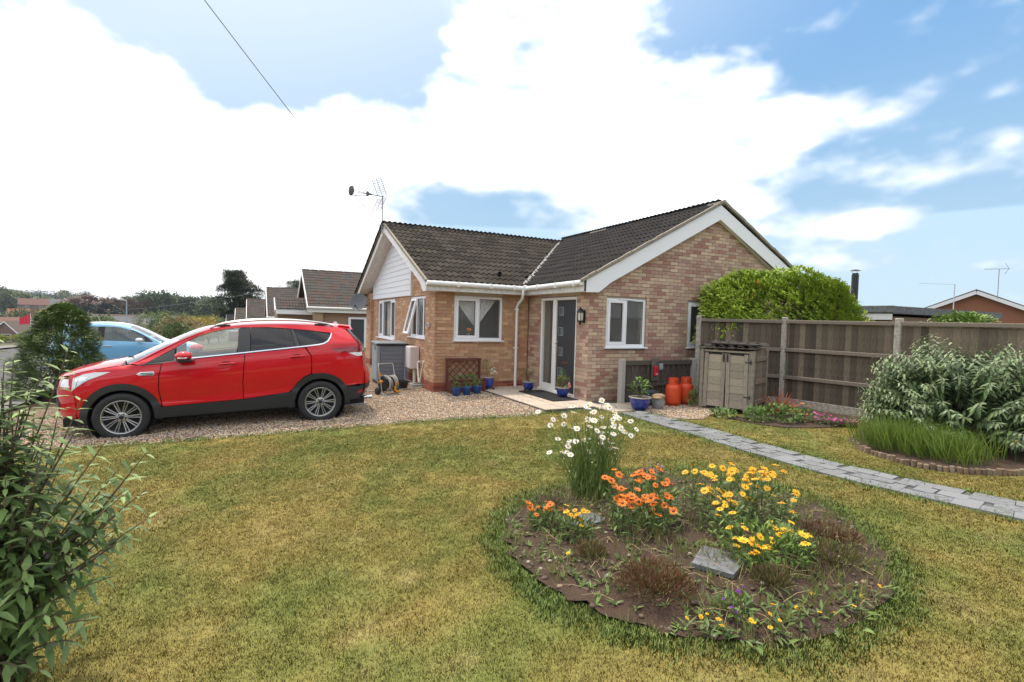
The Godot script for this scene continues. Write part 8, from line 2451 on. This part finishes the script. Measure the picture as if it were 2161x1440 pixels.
# a tree or shrub crown of leaf clusters through several ellipsoids, with a trunk and limbs
func cloud_bush(called: String, label: String, category: String, at: Vector3, lobes: Array, n: int, l: float, c0: Color, c1: Color, trunk := 0.0, group := "", thin := 0.42) -> Node3D:
	var t := thing(called, label, category, at, 0.0, group)
	var xf := []; var cs := []
	var total := 0.0
	for q in lobes: total += pow(q[1].x * q[1].y * q[1].z, 0.66)
	for q in lobes:
		for k in int(n * pow(q[1].x * q[1].y * q[1].z, 0.66) / total):
			var d := Vector3(rn(-1, 1), rn(-1, 1), rn(-1, 1)).normalized()
			var r := pow(rn(0.25, 1.0), 0.4) * (0.9 + 0.16 * sin(d.x * 7.0 + q[0].x) * cos(d.y * 6.0 + q[0].z * 2.0))
			var p: Vector3 = q[0] + d * q[1] * r
			xf.append(Transform3D(Basis.looking_at(d + Vector3(rn(-0.6, 0.6), rn(-0.3, 0.6), rn(-0.6, 0.6)), Vector3(0.1, 1, 0.15)).scaled(Vector3.ONE * rn(0.7, 1.4)), p))
			cs.append(c0.lerp(c1, RNG.randf()) * rn(0.8, 1.2))
	multi(t, "crown", cluster_for(l, thin), leafm(), xf, cs)
	var b := MB.new(); b.col = Color(0.085, 0.065, 0.05)
	var tr := trunk if trunk > 0 else 0.04
	for q in lobes:
		b.tube([Vector3(0, -0.3, 0), Vector3(q[0].x * 0.15, q[0].y * 0.45, q[0].z * 0.15), q[0]], tr, tr * 0.25, 6)
	pm(t, "trunk", b, mat("bark_vc", Color.WHITE, 0.9, {"vc": true}))
	return t

func background() -> void:
	# --- road, far pavements and grass verge down the hill
	var tar := mat("tarmac", Color(0.115, 0.113, 0.112), 0.95, {"tex": "tar", "size": 2.0})
	var rd := MB.new()
	var cl := [[-14.5, 14.0], [-14.2, -8.0], [-14.6, -20.0], [-16.5, -40.0], [-22.0, -70.0], [-34.0, -105.0], [-50.0, -132.0], [-80.0, -165.0], [-130.0, -200.0]]
	var line := smooth(pv(cl), 6)
	var strip := func(b: MB, w0: float, w1: float, dy: float) -> void:
		for k in line.size() - 1:
			var p: Vector2 = line[k]; var q: Vector2 = line[k + 1]
			var n0: Vector2 = ((line[mini(k + 1, line.size() - 1)] - line[maxi(k - 1, 0)]) as Vector2).normalized().orthogonal()
			var n1: Vector2 = ((line[mini(k + 2, line.size() - 1)] - line[k]) as Vector2).normalized().orthogonal()
			var v := []
			for e in [p + n0 * w0, p + n0 * w1, q + n1 * w1, q + n1 * w0]: v.append(at_ground(e.x, e.y, dy))
			var nn: Vector3 = (v[1] - v[0]).cross(v[2] - v[0])
			if nn.y < 0: v.reverse()
			b.quad(v[0], v[1], v[2], v[3])
	strip.call(rd, -2.6, 2.6, 0.03)
	pm(self, "road", rd, tar, "structure")
	var pvm := mat("far_pavement", Color(0.26, 0.25, 0.235), 0.9, {"tex": "tar", "size": 1.5})
	rd = MB.new(); strip.call(rd, 2.7, 4.3, 0.10); strip.call(rd, -4.3, -2.7, 0.10)
	pm(self, "pavement", rd, pvm, "structure")
	# low grey wall beside the street
	var wl := MB.new()
	for k in 26: 
		for r in 2:
			var z := -11.5 - k * 0.46 - (0.23 if r else 0.0)
			wl.cbox(at_ground(-11.6, z, 0.10 + r * 0.22), Vector3(0.22, 0.20, 0.44), 0.02)
	tag(pm(self, "garden_wall", wl, mat("wall_grey", Color(0.27, 0.265, 0.26), 0.95, {"tex": "speck", "size": 0.4})), "low grey block wall along the street beyond the dark bush", "wall")
	# --- things along the street
	var steel := mat("lamp_blue_grey", Color(0.30, 0.36, 0.42), 0.4)
	var p := spot(266, 60)
	var t := thing("street_lamp", "tall grey street lamp with a short horizontal arm", "street lamp", p)
	lat(t, "column", steel, [[0.11, 0.0], [0.10, 1.2], [0.065, 1.25], [0.055, 5.0]], 10)
	var b := MB.new(); b.tube([Vector3(0, 4.95, 0), Vector3(-0.85, 5.05, 0.1)], 0.05, 0.05, 6); b.cbox(Vector3(-0.6, 5.06, 0.08), Vector3(0.7, 0.09, 0.2), 0.02)
	pm(t, "lantern", b, mat("lamp_pale", Color(0.6, 0.62, 0.64), 0.4))
	p = spot(228, 72)
	t = thing("telegraph_pole", "wooden telegraph pole among the gardens down the hill", "pole", p)
	lat(t, "pole", mat("pole_wood", Color(0.17, 0.14, 0.11), 0.9), [[0.14, 0.0], [0.11, 4.6], [0.0, 4.62]], 10)
	b = MB.new(); b.box(Vector3(0, 4.35, 0), Vector3(0.9, 0.09, 0.09)); b.lathe([Vector2(0.22, 4.55), Vector2(0.22, 4.62), Vector2(0, 4.7)], 10)
	pm(t, "cross_arm", b, M["pole_wood"])
	# overhead wires
	var wire := mat("wire", Color(0.22, 0.22, 0.23), 0.6)
	var sag := func(a: Vector3, c: Vector3, d: float, r: float, label: String) -> void:
		var pts := []
		for k in 21:
			var f := k / 20.0
			pts.append(a.lerp(c, f) + Vector3.DOWN * d * 4.0 * f * (1 - f))
		var wb := MB.new(); wb.tube(pts, r, r, 4, false)
		tag(pm(self, "overhead_wire", wb, wire), label, "wire")
	sag.call(Vector3(-2.74, 4.12, -6.42), Vector3(-9.9, 8.45, 3.4), 0.12, 0.009, "overhead service wire running up from the street gable of the bungalow")
	sag.call(spot(228, 72) + Vector3(0, 4.4, 0), spot(-60, 45) + Vector3(0, 9.0, 0), 0.3, 0.018, "thin telephone wire rising from the telegraph pole")
	sag.call(spot(228, 72) + Vector3(0.3, 4.4, 0), spot(620, 62) + Vector3(0, 6.5, 0), 0.3, 0.016, "thin telephone wire running right from the telegraph pole")
	# --- houses down the hill
	var br := mat("far_brick", Color(0.17, 0.115, 0.085), 0.95)
	var dk := mat("far_roof_brown", Color(0.115, 0.085, 0.07), 0.95)
	var rr := mat("far_roof_red", Color(0.17, 0.088, 0.065), 0.95)
	var gr := mat("far_roof_grey", Color(0.14, 0.14, 0.15), 0.95)
	var wh := mat("far_render", Color(0.62, 0.61, 0.58), 0.9)
	var cream := mat("far_cream", Color(0.48, 0.44, 0.38), 0.9)
	var H := func(label: String, px_: float, D: float, turn: float, w: float, d: float, wh_: float, rise: float, wm: Material, rm: Material, wins: Array, o := {}) -> void:
		far_house("distant_house", label, spot(px_, D) + Vector3(0, o.get("lift", 0.0), 0), turn, w, d, wh_, rise, wm, rm, wins, o)
	H.call("brown brick bungalow with twin white edged gables across the street", 22, 122, -0.45, 14.0, 8.0, 2.5, 2.3, br, dk, [[0, -2, 1.4, 1.6, 1.2]])
	H.call("projecting brown gable with a white window below the red flag", 50, 116, -0.45 + PI / 2, 9.0, 5.6, 2.4, 2.4, br, dk, [[3, 0.2, 1.3, 2.0, 1.5], [2, 0.2, 1.3, 2.0, 1.5]])
	H.call("hip roofed cream house behind the brown bungalow", 14, 155, -0.3, 13.0, 9.0, 4.2, 2.6, cream, rr, [[0, 3.5, 3.2, 1.2, 1.0]], {"hip": 3.5, "bare": true})
	H.call("white cottage with a bright orange tiled roof in the valley", 64, 205, 0.25, 13.0, 8.0, 3.8, 3.6, wh, mat("far_roof_orange", Color(0.27, 0.10, 0.055), 0.95), [[0, -3, 2.5, 1.2, 1.2], [0, 2, 2.5, 1.2, 1.2]], {"bare": true, "lift": 1.5})
	H.call("white house with a slate roof beside the orange roofed cottage", 88, 215, 0.1, 12.0, 8.0, 4.2, 3.2, wh, gr, [[0, -3, 2.6, 1.2, 1.2]], {"bare": true, "lift": 1.0})
	for k in 5: H.call(["red brown house at the left end of the hillside row", "house second from the copper hedge in the hillside row", "grey roofed house in the middle of the hillside row", "pink brown house right of the hillside row's middle", "house at the right end of the hillside row"][k], 70 + k * 24, 300 + k * 8, 0.3 + k * 0.1, 13.0, 8.0, 4.5, 3.4, [br, wh, br, cream, br][k], [rr, gr, dk, rr, dk][k], [[0, -3, 3.2, 1.3, 1.2], [0, 3, 3.2, 1.3, 1.2]], {"bare": true, "lift": 4.0})
	H.call("long grey roofed low building left of the blue car", 212, 128, 0.2, 17.0, 8.0, 2.6, 2.6, br, gr, [[0, 4, 1.4, 1.6, 1.2]], {"lift": 1.0})
	H.call("low brown roofed outbuilding just over the blue car", 205, 98, 0.2, 15.0, 6.0, 1.9, 1.3, br, dk, [], {"bare": true, "lift": 0.2})
	H.call("long pale terrace with a brown roof behind the street lamp", 278, 165, 0.35, 20.0, 8.0, 3.0, 2.8, wh, dk, [[0, -7, 2.0, 1.3, 1.2], [0, -3, 2.0, 1.3, 1.2], [0, 1, 2.0, 1.3, 1.2], [0, 5, 2.0, 1.3, 1.2]], {"lift": 2.0, "bare": true})
	H.call("dark roofed house with a cream chimney and skylight", 348, 140, 0.4, 12.0, 7.0, 2.4, 2.6, br, gr, [[0, -2, 1.5, 1.4, 1.0]], {"chimney": -5.0, "chimney_m": cream, "lift": 1.6, "bare": true})
	# red flag on a white pole
	p = spot(63, 108)
	t = thing("flag", "red flag on a white pole over the brown gable", "flag", p)
	lat(t, "pole", mat("far_frame", Color(0.72, 0.73, 0.74), 0.4), [[0.06, 0.0], [0.05, 6.2], [0.0, 6.25]], 8)
	b = MB.new()
	for k in 8:
		var x0 := -k * 0.22; var x1 := -(k + 1) * 0.22
		var z0 := 0.12 * sin(k * 1.1); var z1 := 0.12 * sin((k + 1) * 1.1)
		b.quad(Vector3(x0, 4.0 - k * 0.03, z0), Vector3(x0, 6.1 - k * 0.12, z0), Vector3(x1, 6.1 - (k + 1) * 0.12, z1), Vector3(x1, 4.0 - (k + 1) * 0.03, z1))
	pm(t, "cloth", b, mat("flag_red", Color(0.60, 0.02, 0.04), 0.8))
	# --- trees: pines near the bungalow row
	p = spot(497, 80)
	var lobes := []
	for k in 46:
		var h := rn(0.26, 1.0)
		var wdt := 3.9 * sin(PI * clampf((h - 0.12) / 0.9, 0.05, 1.0)) ** 0.7
		var a := rn(0, TAU)
		lobes.append([Vector3(cos(a) * wdt * rn(0.3, 0.85), h * 10.3, sin(a) * wdt * 0.8), Vector3(rn(0.7, 1.35), rn(0.4, 0.7), rn(0.7, 1.35))])
	cloud_bush("pine_tree", "big dark rounded pine standing over the bungalow roofs", "tree", p, lobes, 4200, 0.32, Color(0.026, 0.042, 0.018), Color(0.070, 0.088, 0.036), 0.30, "", 0.22)
	p = spot(622, 105)
	lobes = []
	for k in 9: lobes.append([Vector3(rn(-3.0, 3.4), rn(8.0, 11.2), rn(-2, 2)), Vector3(rn(1.2, 2.0), rn(0.9, 1.4), rn(1.2, 2.0))])
	cloud_bush("pine_tree", "second pine crown peeping over the next bungalow's ridge", "tree", p, lobes, 2200, 0.34, Color(0.028, 0.050, 0.018), Color(0.075, 0.11, 0.035), 0.30, "", 0.18)
	# hedges and garden shrubs
	var S := func(label: String, px_: float, D: float, w: float, h: float, n: int, l: float, c0: Color, c1: Color, base := 0.0) -> void:
		var ls := []
		for k in maxi(2, int(w / h * 1.6)): ls.append([Vector3(rn(-w / 2, w / 2), base + h * rn(0.35, 0.62), rn(-0.4, 0.4) * h), Vector3(rn(0.35, 0.6) * h * 1.1, h * rn(0.3, 0.42), h * 0.5)])
		var o := cloud_bush("garden_shrub", label, "shrub", spot(px_, D), ls, n, l, c0, c1)
		o.rotation.y = -0.467817
	S.call("long green hedge behind the blue car's roof", 285, 34, 6.6, 2.6, 1500, 0.10, Color(0.060, 0.105, 0.022), Color(0.15, 0.21, 0.04))
	S.call("golden yellow shrub above the red car's windscreen", 372, 36, 3.6, 2.35, 900, 0.10, Color(0.30, 0.24, 0.03), Color(0.46, 0.36, 0.06))
	S.call("pinkish brown flowering shrub right of the golden one", 402, 33, 2.6, 2.4, 700, 0.10, Color(0.20, 0.15, 0.06), Color(0.30, 0.24, 0.10))
	S.call("dark green strappy shrub above the red car's bonnet line", 388, 29, 1.6, 1.6, 400, 0.12, Color(0.05, 0.09, 0.02), Color(0.13, 0.17, 0.04))
	S.call("olive green shrub near the pine's foot", 440, 40, 3.4, 2.6, 800, 0.11, Color(0.10, 0.12, 0.03), Color(0.24, 0.23, 0.06))
	S.call("dark hedge beside the lowest bungalow roof", 462, 52, 3.6, 3.0, 700, 0.13, Color(0.035, 0.065, 0.018), Color(0.09, 0.13, 0.03))
	S.call("rounded dark shrub left of the pine", 375, 75, 6.0, 4.0, 700, 0.2, Color(0.035, 0.070, 0.018), Color(0.09, 0.14, 0.035))
	S.call("light green tree crown between the far roofs", 418, 92, 9.0, 5.2, 800, 0.26, Color(0.10, 0.15, 0.03), Color(0.22, 0.26, 0.06))
	S.call("clipped lime green hedge before the brown bungalow", 58, 96, 12.0, 1.5, 700, 0.2, Color(0.20, 0.24, 0.03), Color(0.32, 0.34, 0.05))
	S.call("pale green willow by the grey roofed building", 240, 100, 8.0, 5.5, 700, 0.26, Color(0.10, 0.16, 0.04), Color(0.22, 0.27, 0.08))
	# --- woods on the far side of the valley: each crown one can tell apart is a tree
	var T := func(label: String, px_: float, D: float, w: float, h: float, base: float, n: int, c0: Color, c1: Color, many := 7) -> void:
		var ls := []
		h *= 0.66
		for k in many: ls.append([Vector3(rn(-w / 2, w / 2) * 0.8, base + h * rn(0.45, 0.82), rn(-0.3, 0.3) * w), Vector3(w * rn(0.16, 0.26), h * rn(0.16, 0.26), w * 0.2)])
		cloud_bush("far_tree", label, "tree", spot(px_, D), ls, n, h * 0.075, c0, c1, h * 0.02, "trees across the valley")
	var leafy0 := Color(0.050, 0.085, 0.026); var leafy1 := Color(0.115, 0.155, 0.05)
	T.call("copper brown tree behind the dark conifer group", 185, 215, 24, 22, 0.0, 800, Color(0.12, 0.07, 0.045), Color(0.20, 0.12, 0.07))
	T.call("brown tree right of the dark conifer group", 258, 230, 18, 21, 0.0, 700, Color(0.13, 0.085, 0.05), Color(0.21, 0.14, 0.08))
	for k in 3: T.call("dark conifer in the group left of the street lamp", 192 + k * 22, 190, 11, 17.5, 0.0, 700, Color(0.018, 0.03, 0.016), Color(0.045, 0.06, 0.03))
	T.call("lone pale tree standing above the conifer row", 154, 430, 14, 26, 0.0, 250, Color(0.16, 0.19, 0.07), Color(0.26, 0.29, 0.12), 4)
	for k in 8: T.call("broadleaf tree in the wood right of the street lamp", 290 + k * 23, 250 + (k % 3) * 18, 24, [19.0, 23.0, 26.0, 26.0, 24.0, 22.0, 23.0, 18.0][k], 0.0, 800, leafy0, leafy1)
	T.call("small rusty tree before the terrace", 310, 150, 8, 9, 0.0, 350, Color(0.13, 0.11, 0.04), Color(0.22, 0.18, 0.06))
	T.call("round green tree behind the chimney house", 355, 175, 12, 13, 0.0, 500, Color(0.08, 0.12, 0.03), Color(0.17, 0.21, 0.06))
	for k in 4: T.call("pale green broadleaf tree at the far left of the valley", -15 + k * 20, 330 - k * 6, 26, [26.0, 24.0, 25.0, 27.0][k], 0.0, 600, Color(0.10, 0.14, 0.05), Color(0.21, 0.25, 0.10))
	for k in 2: T.call("dark green garden tree before the hip roofed house", 15 + k * 34, 200, 14, 13, 0.0, 500, leafy0, Color(0.12, 0.17, 0.05))
	T.call("bright green garden tree beside the orange roofed cottage", 38, 175, 13, 10, 0.0, 500, Color(0.13, 0.18, 0.04), Color(0.25, 0.30, 0.08))
	# the long conifer plantation on the skyline reads as one mass
	var xf := []; var cs := []
	for k in 2600:
		var pp := spot(rn(40, 190), 450 + rn(0, 30))
		pp.y += pow(RNG.randf(), 0.6) * (14.5 + 1.8 * sin(pp.x * 0.31))
		xf.append(Transform3D(Basis.from_euler(Vector3(rn(-0.5, 0.5), rn(0, TAU), 0)).scaled(Vector3.ONE * rn(0.8, 1.5)), pp)); cs.append(Color(0.020, 0.040, 0.024).lerp(Color(0.045, 0.075, 0.04), RNG.randf()))
	multi(self, "plantation", cluster_for(1.6), leafm(), xf, cs, "dark conifer plantation along the skyline across the valley", "plantation")
	# a far belt of woodland closes the horizon
	xf = []; cs = []
	for k in 9000:
		var pp := spot(rn(-500, 2600), 640 + rn(0, 90))
		pp.y += pow(RNG.randf(), 0.7) * (7.0 + 3.0 * sin(pp.x * 0.05) + 3.0 * sin(pp.x * 0.13))
		xf.append(Transform3D(Basis.from_euler(Vector3(rn(-0.5, 0.5), rn(0, TAU), 0)).scaled(Vector3.ONE * rn(0.8, 1.6)), pp)); cs.append(leafy0.lerp(leafy1, RNG.randf()))
	multi(self, "far_woodland", cluster_for(2.0), leafm(), xf, cs, "distant belt of woodland along the horizon", "woodland")
	# --- unseen houses, trees and hedge added behind the camera to darken reflections
	far_house("added_opposite_house", "unseen brick house added across the lane to darken the pane reflections", at_ground(-2.0, 34.0), PI, 12.0, 8.0, 4.6, 3.0, br, dk, [[0, -3.5, 1.5, 1.6, 1.2], [0, 3.5, 1.5, 1.6, 1.2], [0, -3.5, 3.7, 1.6, 1.1], [0, 3.5, 3.7, 1.6, 1.1]])
	far_house("added_opposite_house", "unseen cream rendered house added across the lane to darken the car reflections", at_ground(-20.0, 36.0), PI, 11.0, 8.0, 4.6, 3.0, cream, dk, [[0, -3.0, 1.5, 1.6, 1.2], [0, 3.0, 1.5, 1.6, 1.2]])
	for q in [["unseen broad green tree added beside the opposite brick house", 8.5, 30.0, 9.0], ["unseen green tree added between the two opposite houses", -11.0, 31.0, 8.0], ["unseen tall hedge tree added at the bend of the lane", 20.0, 28.0, 10.0], ["unseen green tree added beyond the opposite cream house", -30.0, 28.0, 9.0]]:
		var ls := []
		for k in 8: ls.append([Vector3(rn(-2.4, 2.4), q[3] * rn(0.4, 0.8), rn(-2, 2)), Vector3(rn(1.4, 2.2), rn(1.2, 1.9), rn(1.4, 2.2))])
		cloud_bush("added_lane_tree", q[0], "tree", at_ground(q[1], q[2]), ls, 700, 0.3, leafy0, leafy1, 0.22)
	S.call("unseen clipped privet hedge added along the lane behind the lawn", 1080, -9.0, 26.0, 1.7, 1600, 0.12, leafy0, Color(0.12, 0.17, 0.05))
